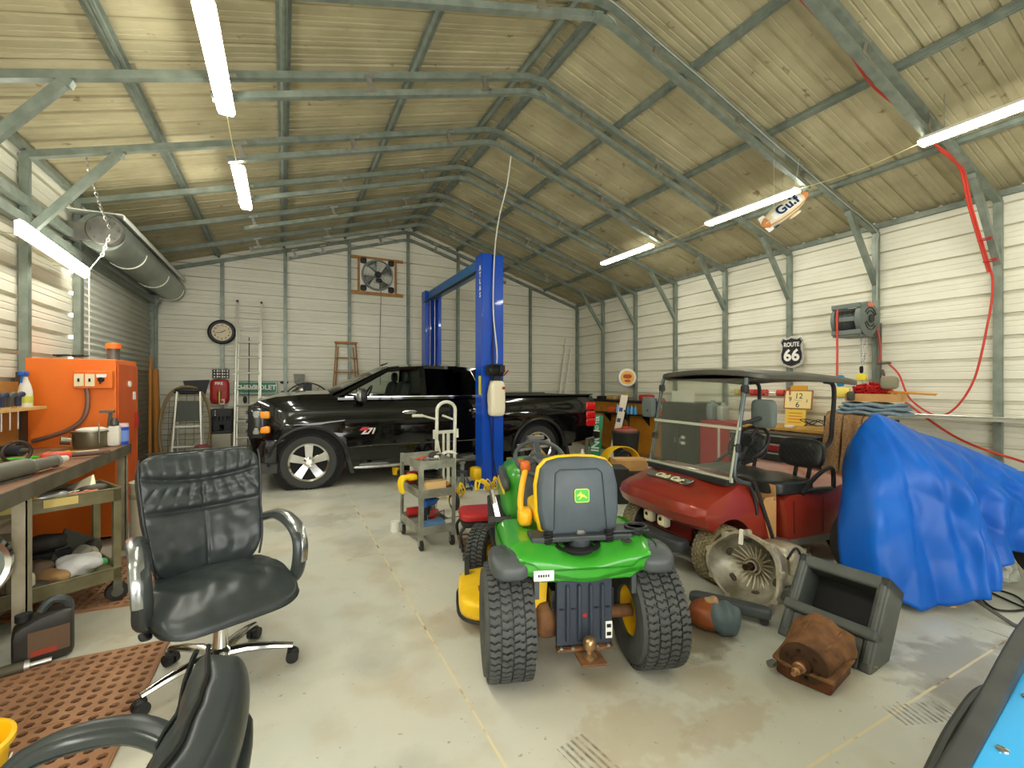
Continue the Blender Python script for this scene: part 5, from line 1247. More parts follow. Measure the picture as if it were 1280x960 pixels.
for y, n_, o_ in ((-.10,'near',1),(1.02,'far',-1)):
    m_ = thing('mirror', None, None, (.53 if y<0 else .38,y,1.28)); m_.parent = GC
    mb = MB(); mb.sq((0,0,0),(.055,.19,.21) if y<0 else (.05,.17,.19),6,n=6); mb.build('case', mat('mirror_case',(88,98,94),.5), m_)
    mb = MB(); mb.sq((.03,0,0),(.006,.16,.18),6,n=4); mb.build('reflector', CHROME, m_)
    mb = MB(); mb.cyl((-.02,o_*.0,-.03),(-.12 if y<0 else .03,o_*.10,-.08),.014,n=8); mb.build('stalk', BLACKP, m_)
c_ = V((.84,.30,1.0)); u_, v_ = V((0,1,0)), V((.62,0,.78)).normalized()
mb = MB(); mb.tube(arc(c_, .17, 0, 2*PI, 28, u_, v_)[:-1], .014, 8, closed=True)
for a in (PI/2, PI*1.2, PI*1.8): mb.cyl(c_+(u_*math.cos(a)+v_*math.sin(a))*.03, c_+(u_*math.cos(a)+v_*math.sin(a))*.165, .010, n=6)
mb.lathe([(0,0),(.05,0),(.05,.03),(0,.04)], c_-V((.02,0,-.02)), u_.cross(v_), 16); mb.build('steering_wheel', BLACKP, GC)
mb = MB(); mb.cyl(c_,(.52,.30,.55),.022,n=10); mb.sq((.72,.30,.90),(.10,.09,.09),3,n=5); mb.build('steering_column', BLACKP, GC)
# box in the footwell
t = thing('cardboard_box', 'open cardboard box standing in the footwell of the golf cart', 'box', (3.49,2.50,.265), math.radians(-5))
mb = MB(); mb.bx(-.07,.07,-.2,.2,0,.30); mb.build('body', CARD, t, smooth=0)
mb = MB(); mb.prism([(-.07,.3),(.03,.3),(.05,.33),(-.05,.33)], (0,-.2,0), (1,0,0), (0,0,1), (0,.003,0)); mb.face([mb.bm.verts.new(p) for p in ((.068,-.2,.30),(.068,.2,.30),(.06,.2,.42),(.06,-.2,.42))]); mb.build('flap', CARD, t, smooth=0, solid=.004)

# ================================================================ silver transmission
SIL = mat('cast_aluminium', (212,206,184), .36, .5, nz=(9,(142,128,96),.8), bump=(24,.12))
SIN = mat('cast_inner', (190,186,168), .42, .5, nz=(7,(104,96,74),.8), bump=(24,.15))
TRM = thing('transmission', 'silver cast transmission with its ribbed bell housing opening toward the tractor', 'transmission', (2.77,2.02,.262), rot=(0,math.radians(7),math.radians(6)))
# local x points down the shaft (away from the opening)
def bell_r(a, r):                               # irregular flange outline
    return r*(1+.05*math.cos(2*a)+.035*math.cos(3*a+.6)+.03*math.cos(5*a))
mb = MB(); N_ = 40; prof = [(-.02,.225),(-.02,.243),(.02,.243),(.025,.232),(.13,.205),(.26,.16),(.30,.14)]
mb.rings([[V((x,bell_r(2*PI*k/N_,r)*math.cos(2*PI*k/N_),bell_r(2*PI*k/N_,r)*math.sin(2*PI*k/N_))) for k in range(N_)] for x, r in prof]); mb.bm.faces.ensure_lookup_table()
bmesh.ops.delete(mb.bm, geom=[f for f in mb.bm.faces if len(f.verts) > 4 and f.calc_center_median().x < 0], context='FACES_ONLY')
mb.build('bell_housing', SIL, TRM, smooth=40)
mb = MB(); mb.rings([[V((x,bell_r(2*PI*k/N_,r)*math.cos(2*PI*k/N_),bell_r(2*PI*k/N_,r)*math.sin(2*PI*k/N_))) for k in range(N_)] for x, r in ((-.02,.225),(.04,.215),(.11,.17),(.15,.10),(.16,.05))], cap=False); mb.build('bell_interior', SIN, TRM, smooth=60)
mb = MB()
for k in range(22):
    a = 2*PI*k/22; c, s = math.cos(a), math.sin(a)
    P = [(.14,.052),(.118,.10),(.09,.145)]
    mb.tube([V((x,r*c,r*s)) for x, r in P], [.008,.007,.004], 5)
mb.lathe([(.052,.10),(.060,.10),(.062,.17),(.05,.17)], (0,0,0), (1,0,0), 24, cap=False); mb.lathe([(.030,.085),(.040,.085),(.042,.17),(.03,.17)], (0,0,0), (1,0,0), 20, cap=False); mb.build('ribs', SIL, TRM)
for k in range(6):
    a = 2*PI*k/6+.3; mb = MB(); q = V((.098,.172*math.cos(a),.172*math.sin(a))); mb.sq(q,(.03,.055,.034),3,n=5,R=E3(a+PI/2,0,0)); mb.build('pocket_shade', mat('pocket_shadow',(78,72,60),.6,.3), TRM)  # dark lumps: the shade of the casting holes put into the colour
mb = MB(); mb.cyl((.16,0,0),(.02,0,0),.022,n=14); mb.build('input_shaft', mat('shaft_dark',(70,58,46),.4,.8), TRM)
for k in range(9):
    a = 2*PI*k/9+.2; r = bell_r(a,.243); mb = MB(); q = V((-.0,r*math.cos(a),r*math.sin(a))); mb.cyl(q+V((-.022,0,0)),q+V((.03,0,0)),.020,n=10); mb.build('bolt_boss', SIL, TRM, smooth=30)
mb = MB(); mb.box((-.02,.02,.20),(.02,.022,.10)); mb.build('timing_tab', mat('tab_white',(220,216,200),.5), TRM, smooth=0)
mb = MB(); mb.sq((.44,0,0),(.34,.27,.28),5,n=8); mb.sq((.44,-.13,.03),(.26,.06,.16),4,n=5)
mb.rings([[V((x,r*math.cos(2*PI*k/16),r*math.sin(2*PI*k/16))) for k in range(16)] for x, r in ((.58,.12),(.68,.085),(.80,.075),(.80,.06),(.84,.055))]); mb.build('gear_case', SIL, TRM, smooth=45)
mb = MB(); mb.sq((.42,0,-.165),(.36,.28,.09),7,n=6); mb.build('oil_pan', CASTI, TRM)
mb = MB(); mb.tube(spline([(.2,-.18,.10),(.35,-.16,.15),(.5,-.15,.05),(.6,-.13,.12)],6), .009, 6); mb.build('wiring', CORD, TRM)
# low dolly under it
t = thing('dolly', 'low grey dolly rail with casters in front of the silver transmission', 'dolly', (2.57,1.98,0), math.radians(-59))
mb = MB(); mb.sq((0,.0,.075),(.48,.09,.07),6,n=5); mb.build('rail', mat('dolly_grey',(66,72,72),.55), t)
for x in (-.2,.2):
    mb = MB(); mb.cyl((x,-.015,.025),(x,.015,.025),.025,n=12); mb.build('caster', RUBBER, t)
# brown and grey bag
t = thing('padded_bag', 'rounded brown leather and grey cloth bag lying on the floor beside the tractor tyre', 'bag', (2.345,1.93,0), math.radians(-60)); t.scale = (.78,.85,.95)
mb = MB(); mb.sq((-.02,0,.085),(.30,.25,.17),2.3,n=10); mb.build('leather_end', mat('brown_leather',(136,72,34),.4,nz=(8,(104,54,26),.6)), t, smooth=80)
def bagf(p): return p*(1+.10*noise.noise(p*9+V((2,0,1)))) + V((0,0,.008*math.sin(p.x*60+p.y*20)))
mb = MB(); mb.sq((.09,.0,.088),(.24,.265,.18),2.5,n=14,fn=bagf); mb.build('cloth_end', mat('grey_cloth',(88,104,106),.85,nz=(6,(72,86,88),.6)), t, smooth=80)
mb = MB(); mb.sq((.0,.01,.175),(.11,.07,.05),2.5,n=7,fn=bagf); mb.build('tied_knot', mat('rag_tan',(168,134,98),.85), t)
# rusty gearbox
t = thing('gearbox', 'rusty brown gearbox with a flat pan lying before the grey step stool', 'gearbox', (2.47,1.40,0), math.radians(14)); t.scale = (.88,.92,.80)
mb = MB(); mb.prism([(-.19,-.13),(.13,-.15),(.20,-.05),(.20,.10),(.15,.15),(-.17,.14),(-.20,.08)], (0,0,.0), (1,0,0), (0,1,0), (0,0,.085)); mb.build('oil_pan', mat('pan_brown',(108,62,34),.5,.4,nz=(7,(78,44,24),.7)), t, smooth=0, bevel=.016)
mb = MB(); mb.prism([(-.21,-.15),(.14,-.165),(.215,-.05),(.215,.11),(.16,.165),(-.18,.155),(-.215,.09)], (0,0,.085), (1,0,0), (0,1,0), (0,0,.022)); mb.build('pan_flange', RUST, t, smooth=0, bevel=.006)
mb = MB()
def gf(p): return p*(1+.13*noise.noise(p*17)+.05*noise.noise(p*41)) + V((0,0,0))
mb.rings([[V((x,r*math.cos(2*PI*k/24)*1.0,.125+max(-.03,r*math.sin(2*PI*k/24)))) for k in range(24)] for x, r in ((-.17,.07),(-.17,.112),(-.13,.125),(-.06,.128),(.06,.145),(.14,.155),(.16,.165),(.19,.165),(.19,.10))]); mb.warp(gf); mb.build('case', RUST, t, smooth=50)
mb = MB()
for a in (.4,1.2,2.3): mb.beam((-.10,.115*math.cos(a),.125+.115*math.sin(a)),(.15,.145*math.cos(a),.125+.145*math.sin(a)),.016,.03,up=(0,math.cos(a),math.sin(a)))
mb.build('casting_rib', RUST, t, smooth=0, bevel=.004)
mb = MB(); mb.lathe([(0,.0),(.108,.0),(.115,.01),(.115,.03),(.055,.035),(.045,.055),(0,.055)], (-.165,0,.135), (-1,0,0), 28); mb.build('front_cover', mat('cover_dark',(88,62,42),.6,.5,nz=(9,(60,42,30),.7)), t)
mb = MB(); mb.lathe([(0,0),(.030,0),(.032,.05),(.022,.055),(.022,.10),(.012,.105),(.012,.14),(0,.14)], (-.20,0,.135), (-1,0,0), 16); mb.build('input_shaft', mat('shaft_tan',(170,128,92),.4,.7), t)
for k in range(6):
    a = 2*PI*k/6+.3; mb = MB(); mb.cyl((-.19,.078*math.cos(a),.135+.078*math.sin(a)),(-.208,.078*math.cos(a),.135+.078*math.sin(a)),.010,n=6); mb.build('bolt', mat('bolt_dark',(60,48,40),.5,.7), t, smooth=30)
mb = MB(); mb.cyl((-.20,.14,.07),(-.235,.15,.07),.022,n=10); mb.build('plug', CASTI, t)
# tipped grey step stool
t = thing('step_stool', 'dark grey plastic step stool tipped on its side behind the rusty gearbox', 'step stool', (2.665,1.48,0), rot=(0,math.radians(33),math.radians(5)))
SG = mat('stool_grey', (72,76,72), .5, nz=(10,(88,92,86),.5))
# local: face plane y-z (y .. -.23 to .23, z up the lean), x = depth behind
def fr(name, b): 
    mb = MB(); mb.bx(*b); return mb.build(name, SG, t, smooth=0, bevel=.016, seg=3)
fr('side_wall', (0,.22,.175,.235,.0,.52)); fr('side_wall', (0,.22,-.235,-.175,.0,.52))
fr('top_panel', (0,.22,-.235,.235,.445,.52)); fr('middle_rail', (-.035,.06,-.235,.235,.165,.225)); 
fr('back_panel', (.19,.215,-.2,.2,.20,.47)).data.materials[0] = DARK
mb = MB(); mb.prism([(-.175,.165),(.175,.165),(.175,.0),(.15,.0),(.12,.11),(.08,.14),(-.08,.14),(-.12,.11),(-.15,.0),(-.175,.0)], (0,0,0), (0,1,0), (0,0,1), (.05,0,0)); mb.build('arch_skirt', SG, t, smooth=0, bevel=.006)
for y in (.205,-.205):
    mb = MB(); mb.tube([(-.004,y,.05),(-.004,y,.47)], .016, 6, flat=.5); mb.build('moulded_ridge', SG, t)
mb = MB(); mb.tube([(.02,-.22,.01),(.0,-.22,.05),(.05,-.24,.06)], .006, 5); mb.build('wire_clip', mat('brass',(172,140,70),.35,.8), t)
# tan cable on the floor under the cart
mb = MB(); mb.tube(spline([(3.05,2.25,.012),(3.25,2.18,.012),(3.45,2.12,.02),(3.4,1.95,.012),(3.2,1.9,.012)],8), .009, 6); tag(mb.build('floor_cable', CORD), 'black cable on the floor beside the golf cart sill', 'cable')

# ================================================================ motorcycle under the blue tarp
UX, VX = V((.8927,-.4506,0)), V((.4506,.8927,0))
def rd(r, d, z): return UX*r + VX*d + V((0,0,z))
TARPB = mat('blue_tarp', (2,92,186), .45, .0, .4, nz=(3,(2,72,160),.6), bump=(120,.03))
TOP = [(2.44,.5),(2.48,.86),(2.54,1.07),(2.62,1.20),(2.71,1.285),(2.80,1.255),(3.02,1.145),(3.32,1.055),(3.6,.945),(3.79,.85),(4.05,.82),(4.3,.74),(4.45,.5)]
HEM = [(2.40,.24),(2.48,.17),(2.54,.12),(2.66,.03),(2.85,.05),(3.05,.13),(3.25,.22),(3.45,.29),(3.8,.30),(4.45,.25)]
HEMD = [(2.40,3.16),(2.48,3.06),(2.56,2.97),(2.66,2.90),(2.85,2.94),(3.1,3.02),(3.3,3.1),(3.5,3.16),(4.45,3.2)]
def tarp(u, v):
    """u along the bike, v from the front hem over the ridge to the back hem"""
    r = lerp(2.455, 4.42, u**1.15); h = interp(TOP, r); b = interp(HEM, r); fd_ = interp(HEMD, r); rid = 3.38
    endp = min(1, (r-2.40)/.12, (4.48-r)/.15)
    if v <= .62:
        t = 1 - v/.62                             # 1 at the hem, 0 at the ridge
        z = h - (h-b)*(t**1.25)
        prof = (1-(1-t)**2.2)
        d = rid - (rid-fd_)*prof
        # handlebar / seat bulge and folds fanning down from the peak
        bul = math.exp(-((r-2.95)/.20)**2)*math.exp(-((t-.40)/.2)**2)
        d -= .11*bul; z += .02*bul
        ang = (r-2.71)/(.25+.9*t)
        f = math.sin(ang*9+.8)*.055*t**.8*min(1,t*2)
        f += math.sin(r*19+t*2.0)*.040*t*max(0,min(1,(r-2.9)/.2))
        f += .05*math.exp(-((r-2.80-.18*t)/.035)**2)*t*(1-t)*3*.6 - .05*math.exp(-((r-2.90-.16*t)/.045)**2)*t*(1-t)*3*.6
        f += .045*math.exp(-((r-3.06-.03*t)/.03)**2)*max(0,min(1,(t-.35)*3)) - .045*math.exp(-((r-3.02-.03*t)/.03)**2)*max(0,min(1,(t-.35)*3))
        f += .06*math.exp(-((r-3.62+.12*t)/.05)**2)*t
        f += .014*noise.noise(V((r*6,t*5,1.7)))*min(1,t*3) + .006*noise.noise(V((r*18,t*12,4.)))
        w_ = max(0, min(1, (r-3.0)/.5))
        f += (1-w_)*(.15*(.42-abs(noise.noise(V((ang*1.7,t*.9,7.3)))))+.06*(.4-abs(noise.noise(V((ang*4.1,t*1.2,2.2))))))*min(1,t*1.6) - .05*t
        f += w_*(.14*(.42-abs(noise.noise(V((r*4.2+t*.5,t*.7,3.1)))))+.05*(.4-abs(noise.noise(V((r*10,t*.8,9.2))))))*min(1,t*1.3)
        f += .07*(.4-abs(noise.noise(V((r*2.5-t*2.6,t*2.2+r*1.2,5.5)))))*max(0,1-abs(t-.6)*2.2)
        d += f*endp
        r += .10*math.sin(t*PI)*(-1 if r < 2.6 else .0)*.4 - .03*math.sin(ang*9)*t*.3
    else:
        t = (v-.62)/.38
        z = h - (h-.35)*t**1.3
        d = rid + .34*(1-(1-t)**2.2) + math.sin(r*13+t)*.03*t
    e_ = max(0, 1-(r-2.42)/.28)
    if v <= .62: r -= .16*t*e_
    else: r += .40*t*max(0, 1-(r-2.42)/.4)
    k = max(0, 1-endp)
    d = lerp(d, rid+.0, k*.75); 
    return rd(r, d, max(.012, z))
MCY = thing('covered_motorcycle', 'motorcycle standing under the blue tarp, only its stand and tyres showing', 'motorcycle')
TC = tag(None, None) if False else None
mb = MB(); mb.grid(150, 90, tarp); tag(mb.build('tarp', TARPB, smooth=180, solid=.004), 'rumpled bright blue tarp draped over a motorcycle in front of the wall hoses', 'tarp')

def bike_wheel(r, d):
    w_ = thing('wheel', None, None, rd(r,d,.31), math.atan2(-.4506,.8927)); w_.parent = MCY
    mb = MB(); make_tyre(mb, .31, .13, .2, 0, 40); mb.build('tyre', RUBBER, w_, smooth=40)
    mb = MB(); mb.lathe([(.205,-.03),(.19,0),(.205,.03)],(0,0,0),(0,1,0),32,cap=False)
    for k in range(10): mb.beam((.03*math.cos(.628*k),0,.03*math.sin(.628*k)),(.2*math.cos(.628*k),0,.2*math.sin(.628*k)),.012,.012,up=(0,1,0))
    mb.build('rim', CHROME, w_)
bike_wheel(2.74, 3.42); bike_wheel(4.12, 3.42)
mb = MB(); mb.beam(rd(2.7,3.42,.42),rd(3.9,3.42,.40),.18,.22); mb.sq(rd(3.2,3.42,.66),(.5,.2,.2),3,n=6); mb.build('frame', DARK, MCY, smooth=30)
mb = MB(); mb.tube([rd(2.98,3.3,.3),rd(3.05,3.08,.10),rd(3.1,2.80,.012),rd(3.11,2.72,.012)], .012, 7); mb.build('kickstand', CASTI, MCY)
mb = MB(); mb.tube([rd(2.74,3.40,.31),rd(2.74,3.4,.8),rd(2.72,3.4,.97)], .03, 8); mb.tube([rd(2.72,3.25,.92),rd(2.7,3.4,.98),rd(2.72,3.6,.92)], .016, 8); mb.build('handlebar', DARK, MCY)

# ================================================================ blue topped machine in the near corner
BM = thing('floor_machine', 'big machine with a sky blue top and thick black rim in the near corner', 'machine', (1.10,.445,0), math.radians(7.4))
SKY = mat('sky_blue_panel', (8,168,236), .4, coat=.2)
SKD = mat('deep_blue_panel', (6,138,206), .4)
RIMB = mat('rim_black', (46,48,47), .48, nz=(9,(66,68,64),.5))
mb = MB(); mb.bx(.05,1.4,-.75,-.04,.06,.56); mb.build('body', RIMB, BM, smooth=0, bevel=.03)
mb = MB(); mb.sq((.72,-.012,.60),(1.5,.05,.12),7,n=12,fn=lambda p: (p.x,p.y,p.z+.02*math.sin(p.x*4))); mb.sq((.03,-.42,.60),(.07,.82,.10),7,n=8); mb.build('rim', RIMB, BM, smooth=60)
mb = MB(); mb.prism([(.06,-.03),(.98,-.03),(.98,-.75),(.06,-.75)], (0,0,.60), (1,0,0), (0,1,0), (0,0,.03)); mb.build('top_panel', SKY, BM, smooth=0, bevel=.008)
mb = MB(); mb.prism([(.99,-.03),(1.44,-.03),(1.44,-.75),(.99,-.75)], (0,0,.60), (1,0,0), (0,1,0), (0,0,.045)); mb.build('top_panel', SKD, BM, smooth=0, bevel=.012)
for x, y in ((.42,-.065),(.74,-.065),(.17,-.6),(.72,-.6)):
    mb = MB(); mb.lathe([(0,0),(.013,0),(.012,.004),(.006,.006),(0,.004)], (x,y,.63), (0,0,1), 16); mb.build('screw', CHROME, BM)
mb = MB(); mb.tube(spline([(.80,.0,.60),(.70,.024,.60),(.55,.034,.585),(.40,.036,.57),(.2,.026,.55),(.02,-.02,.53)],6), .017, 10); mb.build('grab_handle', RIMB, BM)
mb = MB(); mb.tube(spline([(1.3,.0,.58),(1.1,.022,.57),(.9,.01,.57)],6), .02, 10); mb.build('hose_guard', RUBBER, BM)
for x in (.15,1.3):
    for y in (-.12,-.65):
        mb = MB(); mb.cyl((x-.03,y,.05),(x+.03,y,.05),.05,n=16); mb.build('caster', RUBBER, BM)
# ================================================================ right wall: hoses, reel, signs
RW = XR
# hose along the rafter and down the brace, then looping to the wall tap
mb = MB(); P = spline([(2.62,2.10,4.74),(3.57,2.13,4.50),(4.1,2.11,4.34),(4.67,2.15,4.16),(5.2,2.09,3.99),(5.62,2.09,3.86),(6.02,2.08,3.80),(6.27,2.07,3.70),(6.47,2.07,3.35),(6.84,2.06,2.82),(6.93,2.05,2.6),(6.95,2.09,2.21),(6.94,2.22,1.5),(6.93,2.47,1.13),(6.93,2.77,1.3),(6.94,2.90,1.62),(6.96,3.02,1.76)],8)
mb.tube(P, .011, 7); mb.tube([p+V((-.03,.012,-.004)) for p in P[44:76]], .010, 7)
t = tag(mb.build('air_hose', HOSE), 'red air hose running down the rafter and looping along the right wall', 'hose')
mb = MB()
for q in (6.84,6.70): mb.tube(arc((q,2.04,2.84+(6.84-q)*1.5), .055, 0, 2*PI, 10, (.9,0,.4), (0,1,0))[:-1], .008, 5, closed=True)
mb.build('tie_strap', RED, t)
mb = MB(); mb.tube(spline([(6.97,3.08,1.66),(6.93,3.02,1.5),(6.92,2.85,1.3),(6.90,2.33,.88),(6.90,1.82,.69),(6.9,1.3,.55),(6.9,.6,.5)],8), .013, 7); tag(mb.build('lower_air_hose', HOSE), 'red air hose slanting down along the right wall from the tap', 'hose')
mb = MB(); mb.cyl((7.0,3.02,1.77),(6.94,3.02,1.77),.018,n=8); mb.cyl((6.95,3.0,1.77),(6.95,3.14,1.76),.012,n=8); mb.tube([(7.0,3.12,2.3),(7.0,3.12,.7)],.010,6); mb.cyl((6.97,3.09,1.68),(6.93,3.06,1.62),.016,n=8); tag(mb.build('air_tap', CASTI), 'small brass-grey air tap and pipe on the wall post beneath the hose reel', 'tap')
# hose reel
HR = thing('hose_reel', 'grey air hose reel fixed high on the wall post', 'hose reel', (6.72,3.27,2.34), math.radians(0))
RG = mat('reel_grey', (98,108,102), .5, nz=(9,(112,120,114),.5))
mb = MB(); mb.lathe([(0,-.02),(.20,-.02),(.225,0),(.225,.05),(.20,.07),(0,.07)], (.0,-.14,0), (0,1,0), 32); mb.build('front_flange', RG, HR, smooth=40)
mb = MB(); mb.lathe([(0,0),(.20,0),(.22,.01),(.22,.05),(.2,.06),(0,.06)], (.0,.15,0), (0,1,0), 32); mb.build('rear_flange', RG, HR, smooth=40)
mb = MB(); mb.lathe([(0,0),(.12,0),(.12,.3),(0,.3)], (.0,-.12,0), (0,1,0), 24)
for k in range(9): mb.lathe([(.10,0),(.15,.0),(.16,.012),(.15,.024),(.10,.024)], (.0,-.07+.024*k,0), (0,1,0), 24, cap=False)
mb.build('hose_drum', mat('drum_hose',(70,74,72),.6), HR)
mb = MB()
for z in (-.17,.0,.17): mb.bx(-.20,-.17,-.14,.2,z-.03,z+.03)
mb.bx(-.19,.19,-.12,.19,-.225,-.20); mb.build('guard', RG, HR, smooth=0, bevel=.006)
mb = MB(); mb.lathe([(.02,0),(.05,0),(.055,.01),(.05,.02),(.0,.02)], (.0,-.165,0), (0,-1,0), 20); 
for r in (.10,.14): mb.tube(arc((0,-.162,0), r, .4, 2.6, 14), .008, 5); mb.tube(arc((0,-.162,0), r, 3.5, 5.6, 14), .008, 5)
mb.build('hub', BLACKP, HR)
mb = MB(); mb.box((0,-.165,.18),(.14,.004,.045)); mb.build('label', mat('reel_label',(222,112,82),.5), HR, smooth=0)
mb = MB(); mb.box((.22,.02,0),(.10,.18,.16)); mb.beam((.12,.02,.02),(.3,.02,.02),.05,.06); mb.build('wall_bracket', RG, HR, smooth=0)
mb = MB(); mb.tube(spline([(-.16,.12,.15),(-.21,.12,.10),(-.215,.12,-.1),(-.21,.12,-.4),(-.215,.12,-.74)],6), .013, 7); t = mb.build('hose_end', HOSE, HR); mb = MB(); mb.cyl((-.215,.12,-.72),(-.215,.12,-.80),.012,n=8); mb.build('coupler', CASTI, t)
mb = MB(); mb.tube(spline([(.15,-.14,-.05),(.2,-.16,-.2),(.24,-.16,-.45),(.24,-.14,-.58)],6), .014, 7); mb.build('feed_hose', mat('hose_rose',(164,70,58),.5), HR)
t = thing('chain_hook', 'hanging chain with a yellow tag below the hose reel', 'chain', (6.78,3.24,0))
mb = MB(); chain([(0,-.0,2.12),(.0,.0,1.9),(0,.0,1.72)], .006, .022, mb); chain([(0.03,-.04,2.12),(.03,-.03,1.9),(0.01,.0,1.74)], .006, .022, mb); chain([(0.02,0,1.56),(.03,0,1.40)], .005, .018, mb); mb.build('links', ALU, t)
mb = MB(); mb.sq((0,0,1.69),(.04,.04,.10),3,n=4); mb.build('hook', DARK, t); mb = MB(); mb.sq((0,0,1.59),(.06,.11,.09),5,n=4); mb.build('tag', mat('tag_yellow',(236,220,60),.5), t)
# Route 66 shield
t = thing('route_sign', 'black and white ROUTE 66 shield sign on the wall post over the golf cart', 'sign', (6.985,4.28,1.99))
SH = [(0,-.245),(.07,-.225),(.15,-.19),(.19,-.12),(.195,-.03),(.17,.05),(.165,.11),(.195,.17),(.15,.235),(.10,.215),(.05,.225),(0,.245)]
SH = SH + [(-x,y) for x, y in SH[-2:0:-1]]
for nm, k, d, m in (('plate',1.,.0,WHITEL),('field',.955,.003,mat('sign_black',(36,34,34),.5)),):
    mb = MB(); mb.prism([(x*k*.95,y*k) for x, y in SH], (-d,0,0), (0,-1,0), (0,0,1), (-.004,0,0)); mb.build(nm, m, t, smooth=0)
mb = MB(); inner = [(x*.90*.95,y*.91) for x, y in SH]; mb.tube([(-.0075,-x,y) for x, y in inner], .004, 4, closed=True); mb.build('border_line', WHITEL, t)
mb = MB(); text_mesh(mb, 'ROUTE', .095, (-.0075,0,.115), (0,-1,0), (0,0,1), .002, bold=.002, squash=.78); text_mesh(mb, '66', .245, (-.0075,0,-.055), (0,-1,0), (0,0,1), .002, bold=.008); mb.build('lettering', WHITEL, t, smooth=0)
mb = MB(); mb.bx(0,.06,-.02,.02,-.1,.1); mb.build('bracket', STEEL, t, smooth=0)
# round double-faced sign on its bracket
t = thing('round_sign', 'round yellow-centred advertising sign sticking out from the right wall post', 'sign', (6.80,7.82,1.64), math.radians(-28))
for nm, r, d, m in (('rim',.20,.07,WHITEP),('face',.165,.075,mat('face_gold',(226,170,60),.4)),):
    mb = MB(); mb.lathe([(0,-d),(r-.02,-d),(r,-d+.02),(r,d-.02),(r-.02,d),(0,d)], (0,0,0), (0,1,0), 36); mb.build(nm, m, t)
mb = MB(); mb.sq((0,-.072,.03),(.20,.012,.10),3,n=4); mb.sq((0,-.072,-.07),(.14,.012,.06),3,n=4); mb.build('face_print', mat('print_red',(170,60,36),.5), t)
mb = MB(); mb.beam((.1,.02,0),(.26,.10,0),.03,.03); mb.build('arm', STEEL, t, smooth=0)
# toy airship
AS = thing('toy_airship', 'inflatable cream toy airship with blue lettering hanging under the roof', 'toy airship', (4.78,3.0,3.36))
u_ = (V((5.02,2.88,3.52))-V((4.62,3.10,3.18))).normalized()
vw = V((4.8,3.0,1.86)).normalized(); n_ = (-vw - u_*(-vw).dot(u_)).normalized(); w_ = u_.cross(n_)
n_ = -n_; w_ = u_.cross(n_); M3 = Matrix((u_, n_, w_)).transposed(); AS.rotation_euler = M3.to_euler()
CREAM = mat('airship_cream', (236,224,190), .4, nz=(6,(228,206,160),.4))
ap = [(.0,-.30),(.03,-.285),(.06,-.24),(.085,-.14),(.092,-.02),(.085,.10),(.062,.20),(.03,.27),(0,.30)]
mb = MB(); mb.lathe(ap, (0,0,0), (1,0,0), 24); mb.build('hull', CREAM, AS, smooth=180)
mb = MB(); mb.lathe([(r+.001,h) for r, h in ap if h <= -.19] , (0,0,0), (1,0,0), 24, cap=False); mb.lathe([(.001,.302),(.032,.27),(.064,.20)], (0,0,0), (1,0,0), 24, cap=False); mb.build('nose_band', mat('band_orange',(232,150,86),.45), AS, smooth=180)
mb = MB(); mb.tube([(h, -r*math.cos(-.75)-.002, r*math.sin(-.75)) for r, h in ap], .006, 5); mb.build('stripe', mat('stripe_tan',(196,140,90),.5), AS)
mb = MB(); mb.grid(10,4,lambda a,b: (lambda x,th: V((x,-interp([(h,r) for r,h in ap],x)*1.02*math.cos(th),interp([(h,r) for r,h in ap],x)*1.02*math.sin(th))))(lerp(-.19,.16,a),lerp(-.35,.65,b))); mb.build('panel', WHITEL, AS, smooth=180)
mb = MB(); text_mesh(mb, 'Gulf', .125, (-.015,0,.022), (1,0,0), (0,0,1), .001, squash=1.25, bold=.004)
mb.warp(lambda p: (p.x, -math.sqrt(max(0,.0975**2-p.z**2))-.001, p.z)); mb.build('lettering', mat('navy',(28,64,116),.5), AS, smooth=0)
for z, y in ((.08,.0),(-.08,.0),(0,-.07)):
    mb = MB(); mb.prism([(-.29,0),(-.18,0),(-.22,.07),(-.28,.07)], (0,y,z*.3), (1,0,0), (0,y*9,z*9) if False else V((0,y,z)).normalized(), V((0,z,-y)).normalized()*.006); mb.build('fin', WHITEL, AS, smooth=0)
mb = MB(); mb.sq((.02,-.045,-.105),(.14,.05,.03),3,n=5); mb.build('gondola', CREAM, AS)
mb = MB(); mb.sq((-.20,-.05,-.09),(.05,.03,.02),3,n=4); mb.build('tail_print', mat('navy',(28,64,116),.5), AS)
mb = MB(); mb.tube([(4.85,2.96,3.44),(5.2,3.1,4.05)], .002, 4); mb.tube([(4.68,3.06,3.24),(4.9,3.2,4.15)], .002, 4); tag(mb.build('hanging_line', WHITEP), 'thin line holding up the toy airship', 'line')

# ================================================================ benches and clutter along the right wall
# long wall shelf and pipe behind the tarp
mb = MB(); mb.bx(6.72,7.02,-.5,3.2,1.10,1.125); tag(mb.build('wall_shelf', mat('shelf_grey',(172,170,156),.5), smooth=0), 'long grey shelf along the right wall behind the tarp', 'shelf')
mb = MB(); mb.tube([(6.66,-.5,1.16),(6.66,2.9,1.14)], .012, 6); tag(mb.build('wall_pipe', ALU), 'thin metal pipe along the front of the right wall shelf', 'pipe')
# work table under it
t = thing('work_table', 'low steel work table along the right wall behind the golf cart', 'table', (6.665,4.3,0))
mb = MB(); mb.bx(-.36,.36,-1.3,.34,.84,.88); mb.build('top', mat('table_wood',(196,150,70),.55,nz=(6,(160,116,52),.5)), t, smooth=0, bevel=.004)
for x in (-.32,.32):
    for y in (-1.25,.29):
        mb = MB(); mb.bx(x-.025,x+.025,y-.025,y+.025,0,.84); mb.build('leg', DARK, t, smooth=0)
